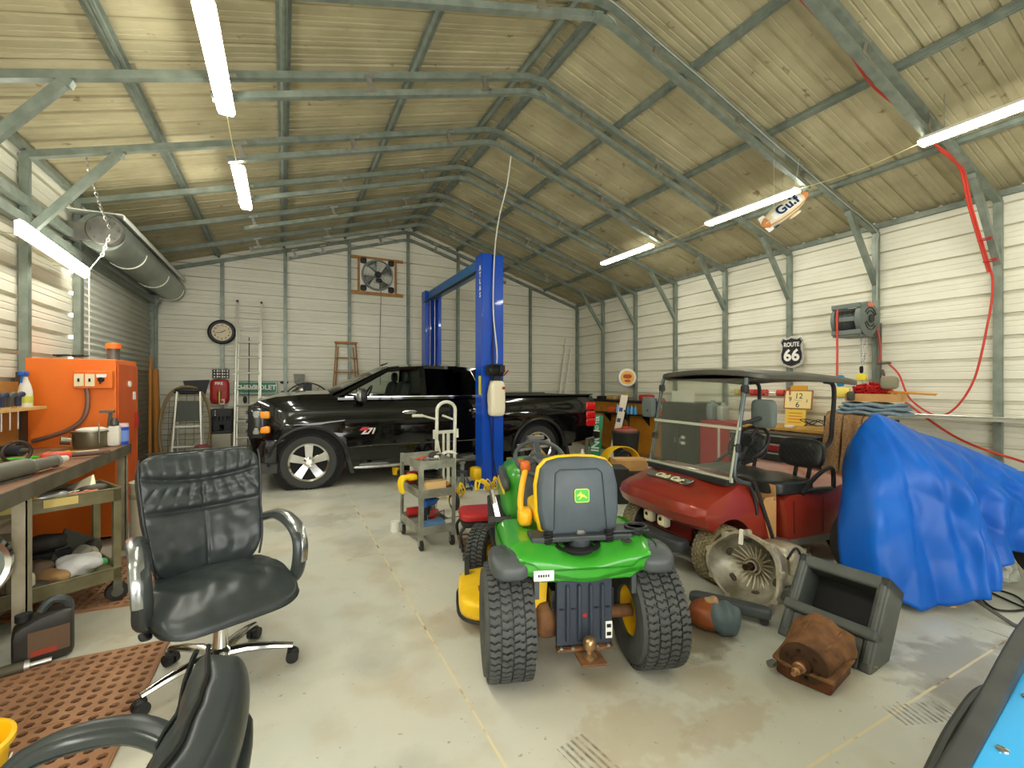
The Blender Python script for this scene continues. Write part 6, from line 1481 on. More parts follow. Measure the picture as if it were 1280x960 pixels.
# red tool chest with drawers
CHE = thing('tool_chest', 'low tool chest with many silver-edged drawers behind the golf cart seat', 'tool chest', (6.16,3.95,0), 0)
mb = MB(); mb.bx(-.22,.12,-.62,.62,.05,.83); mb.build('body', mat('chest_dark',(44,40,38),.45), CHE, smooth=0, bevel=.01)
for k in range(6):
    z = .12+.118*k; mb = MB(); mb.bx(-.235,-.22,-.60,.60,z,z+.105); d_ = mb.build('drawer', mat('chest_red',(142,30,30),.4) if k in (4,) else mat('chest_dark',(44,40,38),.45), CHE, smooth=0, bevel=.003)
    mb = MB(); mb.bx(-.262,-.235,-.58,.58,z+.078,z+.098); mb.build('pull', ALU, d_, smooth=0)
for y in (-.5,.5):
    mb = MB(); mb.cyl((-.1,y-.02,.03),(-.1,y+.02,.03),.03,n=12); mb.build('caster', RUBBER, CHE)
# number board
NB = thing('number_board', 'cream board with hand-painted 12, 9 and 6 leaning on the table before the wall post', 'board', (6.80,4.1,.88), rot=(0,math.radians(8),0))
mb = MB(); mb.bx(-.012,.0,-.19,.19,.26,.52); mb.build('board', mat('board_cream',(240,220,160),.5), NB, smooth=0)
mb = MB(); mb.bx(-.014,.004,-.20,.20,.245,.262); mb.bx(-.014,.004,-.20,.20,.515,.53); mb.bx(-.014,.004,-.205,-.19,.245,.53); mb.bx(-.014,.004,.19,.205,.245,.53); mb.build('frame', WOOD, NB, smooth=0)
mb = MB(); mb.bx(-.012,0,-.13,.17,0,.24); mb.build('lower_board', mat('board_yellow',(228,196,84),.5), NB, smooth=0)
mb = MB()
for k in range(4): mb.box((-.0135,.02,.05+.045*k),(.002,.2,.014))
mb.build('lower_print', mat('board_orange',(214,134,48),.5), NB, smooth=0)
mb = MB(); mb.bx(-.012,0,-.12,.12,.53,.60); mb.build('top_board', mat('board_amber',(206,152,40),.5), NB, smooth=0)
mb = MB(); text_mesh(mb, '12', .12, (-.0125,-.01,.44), (0,-1,0), (0,0,1), .001); text_mesh(mb, '9', .10, (-.0125,.115,.39), (0,-1,0), (0,0,1), .001); text_mesh(mb, '6', .12, (-.0125,.0,.31), (0,-1,0), (0,0,1), .001); text_mesh(mb, '3', .06, (-.0125,-.13,.37), (0,-1,0), (0,0,1), .001); mb.beam((-.0135,.05,.385),(-.0135,-.06,.37),.003,.008,up=(1,0,0)); mb.build('numerals', DARK, NB, smooth=0)
# wires and small parts on the table
for k, (y, z, r, lab) in enumerate(((3.65,.9,.16,'tangle of thin black wire on the table beside the number board'),(3.3,.9,.2,'loop of black wire on the table beside the moving blankets'))):
    mb = MB(); P = [V((6.5+.1*math.sin(q*1.7+k), y+r*math.cos(q), z+.012+.10*abs(math.sin(q*.8+k)))) for q in [i*.35 for i in range(38)]]; mb.tube(P, .006, 5); tag(mb.build('wire_tangle', CORD), lab, 'wire')
for k, (x, y, dx, dy, dz, m, nm, lab, ct) in enumerate(((6.45,4.35,.12,.2,.03,RUST,'metal_plate','rusty plate on the table left of the number board','plate'),(6.45,4.52,.10,.16,.05,CASTI,'metal_bracket','grey bracket at the far end of the table','bracket'),(6.4,3.95,.09,.12,.04,WHITEP,'paper_pad','pale paper pad on the table edge','paper'))):
    mb = MB(); mb.sq((0,0,dz/2),(dx,dy,dz),6,n=4); tag(mb.build(nm, m, loc=(x,y,.88)), lab, ct)
# row of spools on the wall
t = thing('spool_rail', 'steel rod on the right wall carrying small coloured reels', 'rail', (6.98,4.75,1.36)); mb = MB(); mb.cyl((-.06,-.6,0),(-.06,.6,0),.008,n=6); mb.bx(-.06,.06,-.58,-.56,-.01,.01); mb.bx(-.06,.06,.56,.58,-.01,.01); mb.build('rod', ALU, t)
sc = [((208,196,120),'cream'),((196,150,60),'mustard'),((180,170,130),'beige'),((186,60,56),'red'),((170,52,52),'dark red'),((200,90,80),'salmon')]
for k, (c, n_) in enumerate(sc):
    mb = MB(); y = 5.2-.1*k; mb.lathe([(.012,0),(.055,0),(.055,.012),(.035,.015),(.035,.05),(.055,.053),(.055,.065),(.012,.065)], (6.92,y,1.36), (0,-1,0), 16, cap=False); tag(mb.build('tape_reel', mat('reel_%d'%k,c,.6)), '%s reel on the wall rod seen through the golf cart windshield' % n_, 'reel', 'coloured reels')
mb = MB(); mb.lathe([(.012,0),(.07,0),(.07,.015),(.05,.02),(.05,.06),(.075,.065),(.075,.085),(.012,.085)], (6.92,4.30,1.36), (0,-1,0), 18, cap=False); mb.lathe([(.02,.0),(.05,.0),(.05,.12),(.02,.12)], (6.92,4.46,1.36), (0,-1,0), 18, cap=False); tag(mb.build('cord_reel', mat('reel_red',(190,66,58),.6)), 'larger red cord reel on the wall rod right of the golf cart strut', 'reel')
# tall cabinets behind the windshield
t = thing('black_cabinet', 'tall dark green-black cabinet behind the golf cart windshield', 'cabinet', (6.62,5.88,0))
mb = MB(); mb.bx(-.32,.36,-.42,.40,.04,1.17); mb.build('body', mat('cab_black',(50,54,46),.45,nz=(3,(62,66,54),.5)), t, smooth=0, bevel=.01)
for y0, y1 in ((-.41,-.005),(.005,.39)):
    mb = MB(); mb.bx(-.335,-.32,y0,y1,.08,.80); d_ = mb.build('door', mat('cab_black',(50,54,46),.45), t, smooth=0); mb = MB(); mb.box((-.345,y0+.05 if y0 > 0 else y1-.05,.5),(.02,.015,.10)); mb.build('handle', ALU, d_, smooth=0)
mb = MB(); mb.box((-.338,-.12,.46),(.004,.09,.05)); mb.box((-.338,-.12,.56),(.004,.08,.05)); mb.build('label', WHITEL, t, smooth=0)
t = thing('red_cabinet', 'red steel cabinet right of the dark cabinet behind the windshield', 'cabinet', (6.62,5.02,0))
mb = MB(); mb.bx(-.3,.36,-.34,.40,.04,.88); mb.build('body', mat('cab_red',(168,34,40),.4), t, smooth=0, bevel=.01)
mb = MB(); mb.bx(-.315,-.3,-.33,.39,.08,.84); d_ = mb.build('door', mat('cab_red',(168,34,40),.4), t, smooth=0); mb = MB(); mb.bx(-.33,-.315,.0,.03,.1,.84); mb.build('handle', WHITEP, d_, smooth=0)
for (x,y,z,dx,dy,dz,m,nm,lab,ct) in ((6.6,6.05,1.17,.04,.5,.2,WHITEP,'white_placard','white panel standing on top of the dark cabinet','panel'),(6.6,5.4,.88,.2,.14,.34,mat('jug_grey',(126,138,140),.4),'fluid_jug','grey fluid jug on the red cabinet','jug'),(6.6,5.2,.88,.18,.12,.30,mat('jug_pale',(164,172,166),.4),'water_jug','pale jug on the red cabinet beside the grey one','jug')):
    mb = MB()
    if 'jug' in nm: mb.sq((0,0,dz*.42),(dx,dy,dz*.84),6,n=6); mb.cyl((0,0,dz*.8),(0,0,dz),.03,n=12); mb.tube(arc((0,-.01,dz*.82),.05,0,PI,8,(1,0,0),(0,0,1)),.012,6)
    else: mb.box((0,0,dz/2),(dx,dy,dz))
    tag(mb.build(nm, m, loc=(x,y,z), smooth=40), lab, ct)
t = thing('gas_pump_toy', 'small red and white dispenser on the bench left of the dark cabinet', 'dispenser', (6.62,6.6,.88)); mb = MB(); mb.lathe([(0,0),(.10,0),(.10,.06),(.07,.08),(.08,.28),(.05,.34),(0,.34)], (0,0,0), (0,0,1), 18); mb.build('body', RED, t); mb = MB(); mb.lathe([(0,.15),(.083,.15),(.083,.22),(0,.22)],(0,0,0),(0,0,1),18); mb.build('band', WHITEP, t)
# far tool cabinet with pegboard front
t = thing('pegboard_cabinet', 'long amber plywood tool cabinet with a pegboard front in the far right corner', 'cabinet', (6.62,7.75,0))
PEG = mat('peg_amber',(206,136,30),.55,nz=(5,(178,110,20),.6))
mb = MB(); mb.bx(-.05,.36,-1.2,1.4,.0,1.10); mb.build('body', WOOD, t, smooth=0, bevel=.004)
mb = MB(); mb.bx(-.07,-.05,-1.2,1.4,.08,1.10); mb.build('pegboard', PEG, t, smooth=0)
mb = MB(); mb.bx(-.12,.36,-1.22,1.42,1.10,1.14); mb.build('top', DARK, t, smooth=0)
mb = MB(); mb.bx(-.30,-.07,-1.2,.6,.855,.88); mb.build('ledge', DARK, t, smooth=0)
for y in (-.9,-.3,.3):
    mb = MB(); mb.prism([(0,0),(-.2,0),(0,-.2)], (-.07,y,.855), (1,0,0), (0,0,1), (0,.02,0)); mb.build('bracket', DARK, t, smooth=0)
mb = MB()
for k in range(9): mb.cyl((-.07,-1.0+.27*k,.98),(-.11,-1.0+.27*k,.98),.006,n=6); mb.beam((-.10,-1.0+.27*k,.99),(-.10,-1.0+.27*k+.02*(k%3-1),.90-.04*(k%2)),.012,.03,up=(1,0,0))
mb.build('hung_tools', CASTI, t, smooth=0)
for k in range(6):
    mb = MB(); mb.lathe([(0,0),(.035,0),(.035,.12),(.015,.15),(.015,.18),(0,.18)], (0,0,0), (0,0,1), 12); tag(mb.build('spray_bottle', mat('bottle_blue_%d'%(k%2),((60,140,196),(110,170,226))[k%2],.3), loc=(6.4,7.1+.11*k,.88)), '%s blue bottle in the row on the pegboard ledge, counted from the golf cart' % ('first','second','third','fourth','fifth','sixth')[k], 'bottle', 'blue bottles on the ledge')
for (x,y,z,dx,dy,dz,m,nm,lab,ct) in ((6.75,7.15,1.14,.2,.3,.14,RED,'red_case','red case on the top shelf over the pegboard','case'),(6.44,6.72,.88,.18,.3,.20,RED,'red_toolbox','red toolbox on the near end of the pegboard cabinet ledge','toolbox'),(6.8,8.3,1.14,.16,.3,.10,mat('tan_box',(176,146,90),.6),'tan_box','tan box on the top shelf at the far corner','box'),(6.8,7.9,1.14,.1,.16,.15,mat('brass_can',(190,160,80),.4),'brass_can','brass coloured can on the top shelf','can'),(6.8,8.7,1.14,.16,.22,.08,DARK,'black_case','black case on the far end of the top shelf','case'),(6.42,7.85,.88,.12,.2,.12,ORG,'orange_drill_case','orange case on the ledge of the pegboard cabinet','case'),(6.55,6.9,1.14,.04,.3,.10,mat('plate_yellow',(216,170,50),.5),'licence_plate','yellow plate standing at the near end of the top shelf','plate')):
    mb = MB(); mb.sq((0,0,dz/2),(dx,dy,dz),8,n=4); tag(mb.build(nm, m, loc=(x,y,z)), lab, ct)
# leaning green street sign and white level
t = thing('street_sign', 'green street sign leaning upright beside the pickup tail lamp, white letters', 'sign', (5.72,7.55,.0), rot=(math.radians(-5),math.radians(5),math.radians(-32)))
mb = MB(); mb.prism(rpoly(.22,.86,.04), (0,0,.44), (1,0,0), (0,0,1), (0,-.006,0)); mb.build('plate', mat('sign_green2',(10,146,92),.4), t, smooth=0)
mb = MB(); text_mesh(mb, 'ING', .22, (.0,-.006,.30), (0,0,1), (-1,0,0), .001, bold=.006); text_mesh(mb, 'RD TER', .095, (.0,-.006,.68), (0,0,1), (-1,0,0), .001, bold=.002); mb.build('lettering', WHITEL, t, smooth=0)
t = thing('level_board', 'tall white board with blue marks leaning on the pegboard cabinet', 'board', (5.96,7.30,0), rot=(math.radians(2),math.radians(11),math.radians(-30)))
mb = MB(); mb.bx(-.07,.07,-.02,.0,.0,1.30); mb.build('board', mat('board_white',(232,222,200),.5), t, smooth=0, bevel=.004); mb = MB()
for z in (1.0,.78): mb.box((-.02,-.022,z),(.07,.003,.08))
mb.build('blue_mark', mat('mark_blue',(58,78,140),.5), t, smooth=0); mb = MB(); mb.bx(.075,.09,-.02,.03,0,1.28); mb.build('edge_strip', DARK, t, smooth=0)
# bin and yellow things by the cart
t = thing('trash_can', 'black trash can with rags on top left of the golf cart', 'trash can', (5.45,6.30,0))
mb = MB(); mb.lathe([(0,0),(.19,0),(.24,.62),(.255,.64),(.245,.66),(.22,.62),(.20,.4)], (0,0,0), (0,0,1), 28, cap=False); mb.build('body', mat('bin_black',(40,42,40),.5), t); mb = MB(); mb.sq((0,0,.66),(.40,.40,.12),2.6,n=7); mb.build('rubbish', mat('rubbish',(110,96,82),.8,nz=(14,(170,60,50),.8)), t)
mb = MB(); mb.sq((0,0,.05),(.2,.1,.06),3,n=5); tag(mb.build('red_rag', RED, loc=(5.42,6.25,.67)), 'red rag on top of the black trash can', 'rag')
mb = MB(); mb.tube(spline([(0,0,0),(.03,.02,.5),(-.02,.05,.9),(-.08,.06,1.0)],6), .013, 6); tag(mb.build('long_pole', DARK, loc=(5.85,6.65,0)), 'thin black pole leaning beside the trash can', 'pole')
t = thing('plastic_housing', 'yellow plastic housing with a round opening behind the tractor seat', 'housing', (4.72,5.6,.0), math.radians(-20))
mb = MB(); mb.grid(16,12,lambda u,v: V((.26*math.cos(PI*u)*(1-.1*v), -.2+.4*v, .30+.24*math.sin(PI*u)*(1-.2*v)))); mb.build('shell', YEL, t, smooth=180, solid=.012)
mb = MB(); mb.bx(-.25,.25,-.2,.2,.0,.31); mb.build('crate', mat('yellow_crate',(220,180,30),.5), t, smooth=0, bevel=.01); mb = MB(); mb.tube(arc((0,-.21,.36),.11,0,PI,14),.02,6); mb.build('trim', DARK, t)
t = thing('cardboard_box', 'flat cardboard box on a black crate just left of the golf cart windshield', 'box', (4.34,4.95,.30), math.radians(-24)); mb = MB(); mb.bx(-.22,.22,-.16,.16,0,.15); mb.build('body', CARD, t, smooth=0, bevel=.004); mb = MB(); mb.box((0,0,.152),(.44,.05,.003)); mb.build('tape', mat('tape_tan',(214,176,120),.3), t, smooth=0)
mb = MB(); mb.bx(-.28,.28,-.24,.24,0,.30); tag(mb.build('black_crate', mat('crate_black',(34,36,34),.55), loc=(4.34,4.95,0), rz=math.radians(-24), smooth=0, bevel=.012), 'black crate under the flat cardboard box', 'crate')
mb = MB(); mb.bx(-.2,.2,-.18,.18,0,.44); tag(mb.build('black_cabinet_box', mat('crate_black',(34,36,34),.55), loc=(3.74,4.62,0), rz=math.radians(-25), smooth=0, bevel=.012), 'black box standing between the tractor seat and the golf cart nose', 'box')
# vise like press and bottle by the pickup rear wheel
t = thing('floor_jack', 'grey floor jack frame with an upright handle near the pickup rear bumper', 'jack', (4.66,6.25,0), .4)
mb = MB(); mb.bx(-.25,.25,-.12,.12,.05,.22); mb.build('chassis', mat('jack_grey',(84,92,92),.5,.3), t, smooth=0, bevel=.01); mb = MB(); mb.tube([(-.18,0,.2),(-.14,0,.58),(.06,0,.58),(.06,0,.5)], .028, 8); mb.build('handle', mat('jack_grey',(84,92,92),.5,.3), t)
mb = MB(); mb.bx(-.3,-.02,-.13,.13,.20,.25); mb.build('pad', YEL, t, smooth=0)
mb = MB(); mb.lathe([(0,0),(.05,0),(.05,.16),(.02,.22),(.02,.25),(0,.25)], (0,0,0), (0,0,1), 14); tag(mb.build('white_bottle', WHITEP, loc=(4.30,6.0,.2)), 'white plastic bottle on the ammo box before the floor jack', 'bottle')
mb = MB(); mb.bx(-.2,.2,-.15,.15,0,.2); tag(mb.build('ammo_box', mat('olive',(80,84,62),.6), loc=(4.30,6.0,0), smooth=0, bevel=.008), 'low olive box under the white bottle', 'box')
t = thing('trailer_jack', 'silver trailer jack with spread arms in front of the pickup rear wheel', 'trailer jack', (2.98,5.2,0))
mb = MB(); mb.cyl((0,0,.02),(0,0,.78),.035,n=12); mb.bx(-.12,.12,-.12,.12,0,.02); mb.build('post', ALU, t, smooth=30)
mb = MB(); mb.bx(-.13,.11,-.03,.03,.77,.82); mb.beam((-.30,0,.64),(.18,0,.67),.05,.03); mb.beam((-.28,.0,.70),(-.05,0,.73),.03,.03); mb.beam((-.06,0,.6),(.14,0,.52),.06,.05); mb.cyl((-.02,-.05,.7),(-.02,.05,.7),.05,n=14); mb.build('arm', ALU, t, smooth=30, bevel=.003)
# moving blankets, rag mop, boxes on the stand behind the tarp
t = thing('blanket_rack', 'steel rail stand behind the tarp for hanging moving blankets', 'rack', (5.95,2.95,0))
mb = MB(); mb.tube([(0,-.45,0),(0,-.45,1.10),(0,.28,1.10),(0,.28,0)], .02, 8); mb.bx(-.25,.25,-.47,-.43,0,.03); mb.bx(-.25,.25,.26,.30,0,.03); mb.build('frame', DARK, t)
QB = mat('quilted_brown', (150,116,78), .9, nz=(60,(104,78,50),.8,1), bump=(60,.5))
for k, (y, w_, l_) in enumerate(((3.13,.19,.80),(2.92,.19,.84),(2.70,.2,.8))):
    mb = MB(); mb.grid(14,24,lambda u,v: V(((-1 if v<.5 else 1)*(.05+.03*math.sin(u*PI*2+k)+.02*abs(v-.5)*2)*(max(.55,min(1,abs(v-.5)*9))), (u-.5)*w_*(1+.12*abs(v-.5))+.012*math.sin(v*11+k), 1.135-l_*abs(v-.5)*2*(.98+.02*math.sin(u*9))+.03*(1-min(1,abs(v-.5)*9))))); tag(mb.build('moving_blanket', QB, loc=(5.95,y,0), smooth=180, solid=.02), '%s brown quilted blanket from the golf cart hanging behind the tarp' % ('first','second','third')[k], 'blanket', 'hanging quilted blankets')
QU = mat('quilted_blue', (96,122,140), .9, nz=(30,(132,140,136),.8,2), bump=(60,.3))
mb = MB()
for k in range(3): mb.sq((.02*k,.0,.03+.045*k),(.42,.72-.06*k,.05),4,n=8,fn=lambda p: p+V((0,0,.012*math.sin(p.y*22+k)*1)))
tag(mb.build('folded_blanket', QU, loc=(6.15,2.82,1.135)), 'folded grey-blue quilted blankets on the rack behind the tarp', 'blanket')
mb = MB(); mb.bx(-.14,.14,-.25,.25,0,.09); tag(mb.build('shoe_box', CARD, loc=(6.2,2.82,1.295), rz=.05, smooth=0), 'low cardboard box under the red mop head', 'box')
t = thing('duster_mop', 'fluffy red duster head with a yellow stick lying on top of the blankets', 'duster', (6.22,2.87,1.43))
mb = MB(); mb.sq((0,0,0),(.18,.36,.12),2.5,n=8)
r_ = random.Random(3)
for k in range(420):
    a, b = r_.uniform(0,2*PI), r_.uniform(-1,1); p = V((.08*math.cos(a)*math.sqrt(1-b*b*.6), .17*b, .055*math.sin(a)*math.sqrt(1-b*b*.6))); d_ = p.normalized(); q = p+V((d_.x*.05+r_.uniform(-.02,.02), r_.uniform(-.025,.025), d_.z*.05-.008)); mb.tube([p,(p+q)/2+V((0,r_.uniform(-.01,.01),.006)),q], [.009,.008,.005], 4)
mb.build('head', mat('mop_red',(190,24,22),.9,nz=(30,(140,12,12),.7)), t, smooth=180); mb = MB(); mb.cyl((0,-.15,-.02),(-.05,-.62,-.04),.013,n=8); mb.build('stick', mat('stick_amber',(216,150,50),.5), t)
for (x,y,z,dx,dy,dz,m,nm,lab,ct) in ((6.12,3.12,1.33,.12,.14,.13,mat('yel_bag',(228,208,90),.6),'yellow_bag','yellow bag left of the red duster','bag'),(6.1,3.14,1.47,.06,.08,.14,mat('cyan_box',(30,120,180),.5),'blue_box','small bright blue box left of the yellow bag','box'),(6.05,3.0,1.30,.09,.08,.11,mat('dark_olive',(64,66,52),.7),'dark_can','dark can between the blue box and yellow bag','can'),(6.15,2.66,1.44,.14,.16,.15,mat('mesh_olive',(128,124,100),.8),'mesh_bag','olive mesh bag on top of the red duster','bag')):
    mb = MB(); mb.sq((0,0,dz/2),(dx,dy,dz),4,n=5); tag(mb.build(nm, m, loc=(x,y,z), rz=.3), lab, ct)
# floor items right of the tarp
mb = MB()
def crump(p): return p*(1+.35*noise.noise(p*9+V((1,2,3)))+.18*noise.noise(p*24))
PB = mat('clear_plastic_bag', (170,172,160), .25, .0, .6, nz=(12,(112,116,106),.8), bump=(30,.4))
for k, (x, y, s_, lab) in enumerate(((4.55,1.55,.30,'crumpled grey plastic bag on the floor under the right end of the tarp'),(4.74,1.45,.32,'larger crumpled plastic bag at the edge of the picture beyond the tarp'))):
    mb = MB(); mb.sq((0,0,s_*.38),(s_*1.2,s_,s_*.8),2.2,n=9,fn=crump); tag(mb.build('plastic_bag', PB, loc=(x,y,0), smooth=15), lab, 'bag')
mb = MB(); mb.tube(spline([(4.7,1.5,.01),(4.35,1.35,.012),(4.2,1.22,.012),(4.4,1.14,.012),(4.6,1.26,.012),(4.55,1.4,.012),(4.35,1.0,.012),(4.6,.9,.012)],8), .007, 6); tag(mb.build('charger_lead', CORD), 'thin black cord looped on the floor right of the tarp', 'cord')
for (x,y,rz,lab) in ((4.05,1.42,.4,'flat pale cardboard scrap on the floor under the tarp hem'),(4.45,1.0,1.0,'small bright paper scrap on the floor by the black cord')):
    mb = MB(); mb.sq((0,0,.012),(.16,.09,.02),6,n=4); tag(mb.build('cardboard_scrap', CARD if 'flat' in lab else WHITEP, loc=(x,y,0), rz=rz), lab, 'scrap')
# ================================================================ office chairs
LEA = mat('black_leather', (44,50,50), .34, .0, .5, nz=(7,(56,62,62),.6), bump=(18,.10))
PIP = mat('leather_piping', (24,27,27), .45)
def office_chair(label, loc, rz, chrome_arms=True, H=.66, tilt=-13):
    t = thing('office_chair', label, 'office chair', loc, rz)
    # five-star base
    mb = MB(); mb.lathe([(0,.085),(.05,.085),(.055,.13),(.035,.15),(.03,.30),(0,.30)], (0,0,0), (0,0,1), 20); mb.build('gas_lift', CHROME, t)
    for k in range(5):
        a = 2*PI*k/5+.77; c, s = math.cos(a), math.sin(a)
        mb = MB(); P = [V((c*r,s*r,z)) for r, z in ((.03,.115),(.12,.118),(.24,.105),(.335,.085))]; mb.tube(P, [.034,.030,.025,.020], 10, flat=.75); l = mb.build('base_leg', CHROME, t)
        mb = MB(); q = V((-s,c,0)); ct = V((c*.335,s*.335,.032)); mb.cyl(ct-q*.030,ct-q*.006,.031,n=18); mb.cyl(ct+q*.006,ct+q*.030,.031,n=18); mb.sq(ct+V((0,0,.025)),(.05,.05,.03),3,n=4); w = mb.build('caster', BLACKP, l)
    mb = MB(); mb.sq((0,.02,.34),(.30,.34,.07),5,n=5); mb.beam((-.14,.02,.345),(-.30,-.02,.34),.012,.012); mb.sq((-.31,-.02,.335),(.05,.09,.016),3,n=4); mb.build('tilt_plate', BLACKP, t)
    # seat cushion: waterfall front, wrinkles
    def seat(p):
        u, v = p.x/.31, p.y/.29
        x = p.x*(1-.06*max(0,v)); z = p.z
        if p.z > 0: z += .022*math.exp(-((abs(u)-.0)/.5)**2)*math.cos(v*1.6) + .006*math.sin(u*14+math.sin(v*5)*2)*math.exp(-((v+.1)/.5)**2) + .006*noise.noise(V((p.x*16,p.y*16,2)))
        if v < -.1 and p.z > -.05: z -= .085*((-.1-v)/.9)**1.7*min(1,(p.z+.05)/.08)
        return (x, p.y, z)
    mb = MB(); mb.sq((0,-.01,.435),(.62,.58,.15),5.5,n=26,fn=seat); s_ = mb.build('seat', LEA, t, smooth=180)
    mb = MB()
    def ring(z, k): return [V((.31*k*math.copysign(abs(math.cos(a))**.36,math.cos(a))*(1-.06*max(0,math.sin(a))), -.01+.285*k*math.copysign(abs(math.sin(a))**.36,math.sin(a)), z - (.03*max(0,-math.sin(a)-.6)/.4))) for a in [2*PI*i/56 for i in range(56)]]
    mb.tube(ring(.405,1.0), .006, 5, closed=True); mb.build('piping', PIP, s_)
    # backrest leaning back: padded panels with seams
    bk = thing('backrest', None, None, (0,.255,.47), rot=(math.radians(tilt),0,0)); bk.parent = t
    def wid(z): return interp([(0,.235),(.15,.255),(.45,.275),(.76,.29),(.91,.29),(1.,.28)], z/H)
    seams = (.34, .50) if H > .6 else (.2,)
    def back(p):
        z = p.z + H/2; u = p.x/.28; w = wid(z)/.28
        y = p.y; x = p.x*w
        y += .05*u*u*(-1)                                   # wings curl forward
        y += -.03*math.sin(min(1,z/.3)*PI)                  # lumbar
        if p.y < -.02:
            for q, s in enumerate(seams):
                zz = z-s-(.035 if q else .012)*u*u
                y += (.030*math.exp(-(zz/.011)**2) - .010*math.exp(-((zz+.045)/.03)**2) - .010*math.exp(-((zz-.045)/.03)**2))*(1-abs(u)**6)
            y += .014*math.exp(-(u/.022)**2)*max(0,min(1,(z-.02)*20,(seams[-1]-z)*20))
            if H > .6:
                for k in range(-4,5):                       # gathers running out of the upper seam
                    ux = u - k*.2 - .25*k*.2*abs(z-.5)*4
                    y += .008*math.exp(-(ux/.035)**2)*math.exp(-((z-.56)/.06)**2) + .009*math.exp(-((u-k*.17*(1+(.5-z)*4))/.03)**2)*math.exp(-((z-.44)/.06)**2)
            y += .006*noise.noise(V((p.x*18,z*18,5)))
        if z > H-.06: y -= p.y*.45*((z-H+.06)/.06)**2
        return (x, y, z)
    mb = MB(); mb.sq((0,0,0),(.56,.12,H),7,n=72,fn=back); b_ = mb.build('cushion', LEA, bk, smooth=180)
    mb = MB()
    for sx in (-1, 1): mb.tube([V(back(V((sx*.273,-.05,z-H/2))))+V((sx*.004,-.004,0)) for z in [.03+(H-.06)*i/24 for i in range(25)]], .006, 5)
    mb.tube([V(back(V((.5*i/20-.25,-.045,H/2-.003))))+V((0,-.004,.004)) for i in range(21)], .005, 5); mb.build('piping', PIP, b_)
    mb = MB(); mb.sq((0,.062,H*.46),(.42,.04,H*.75),6,n=8,fn=lambda p: (p.x,p.y-.05*(p.x/.25)**2,p.z)); mb.build('back_shell', LEA, bk)
    for sx in (-1, 1):
        P = spline([(sx*.27,.24,.70),(sx*.32,.12,.735),(sx*.335,-.03,.72),(sx*.345,-.12,.65),(sx*.34,-.14,.54),(sx*.33,-.10,.43),(sx*.28,-.04,.385)],7)
        mb = MB(); mb.tube(P, [lerp(.034,.040,min(1,i/10))*(1 if H > .6 else .72) for i in range(len(P))], 12, flat=.6); a_ = mb.build('arm', mat('arm_polymer',(58,64,64),.25,.2), t)
        mb = MB(); mb.tube([p+V((sx*.012,-.006 if i > 14 else 0,.012 if i < 18 else 0)) for i, p in enumerate(P[2:30])], .032 if H > .6 else .024, 10, flat=.6); mb.build('arm_pad', LEA if not chrome_arms else mat('arm_chrome',(168,172,172),.22,.85), a_)
    return t
office_chair('black leather office chair facing the camera, standing before the workbench', (-.29,2.76,0), math.radians(22))
office_chair('black leather office chair cut off by the bottom of the picture, beside the yellow bucket', (-.47,.965,0), math.radians(-99), False, .46)

# ================================================================ rubber mats and bucket
MATM = mat('terracotta_rubber', (170,126,92), .75, nz=(9,(140,100,70),.6)); HOLE_SHADE = mat('hole_shade', (62,46,34), .85)
def drain_mat(label, loc, rz, nx, ny, p=.058, seam=7):
    mb = MB(); th = .014; W, D = nx*p, ny*p
    for i in range(nx):
        for j in range(ny):
            cx, cy = (i+.5)*p-W/2, (j+.5)*p-D/2; h = p/2
            sq_ = [(cx+h*a, cy+h*b) for a, b in ((1,0),(1,1),(0,1),(-1,1),(-1,0),(-1,-1),(0,-1),(1,-1))]
            ho = [(cx+h*.66*math.cos(k*PI/4), cy+h*.66*math.sin(k*PI/4)) for k in range(8)]
            z = th + (.003 if (i % seam == 0 and False) else 0)
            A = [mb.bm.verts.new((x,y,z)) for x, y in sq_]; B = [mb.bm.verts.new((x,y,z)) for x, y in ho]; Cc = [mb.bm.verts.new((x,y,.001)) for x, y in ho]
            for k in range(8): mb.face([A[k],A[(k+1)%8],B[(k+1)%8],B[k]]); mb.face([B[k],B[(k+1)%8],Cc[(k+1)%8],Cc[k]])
            mb.mi = 1; mb.face(Cc); mb.mi = 0  # hole bottoms coloured dark to give the shade inside the holes
    bmesh.ops.remove_doubles(mb.bm, verts=mb.bm.verts[:], dist=1e-5)
    for i in range(0, nx+1, seam): mb.beam((i*p-W/2,-D/2,th),(i*p-W/2,D/2,th),.010,.006)
    for j in range(0, ny+1, seam): mb.beam((-W/2,j*p-D/2,th),(W/2,j*p-D/2,th),.010,.006)
    for q in ((-W/2-.012,-W/2,-D/2,D/2),(W/2,W/2+.012,-D/2,D/2),(-W/2,W/2,-D/2-.012,-D/2),(-W/2,W/2,D/2,D/2+.012)): mb.bx(q[0],q[1],q[2],q[3],0,th)
    return tag(mb.build('rubber_mat', [MATM, HOLE_SHADE], loc=loc, rz=rz, smooth=0), label, 'mat', 'drainage mats')
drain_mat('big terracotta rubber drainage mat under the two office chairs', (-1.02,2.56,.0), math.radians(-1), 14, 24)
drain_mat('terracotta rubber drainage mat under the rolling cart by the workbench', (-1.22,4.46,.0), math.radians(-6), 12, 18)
t = thing('bucket', 'bright yellow plastic bucket at the left edge beside the near office chair', 'bucket', (-.95,2.06,.014))
mb = MB(); mb.lathe([(0,.004),(.11,.004),(.145,.31),(.158,.315),(.158,.33),(.146,.335),(.138,.32),(.108,.014),(0,.012)], (0,0,0), (0,0,1), 36); mb.build('body', mat('bucket_yellow',(250,196,16),.4), t); mb = MB(); mb.tube(arc((0,0,.30),.16,PI+.1,2*PI-.1,18,(1,0,0),(0,.5,.86)),.004,5); mb.build('handle', ALU, t)

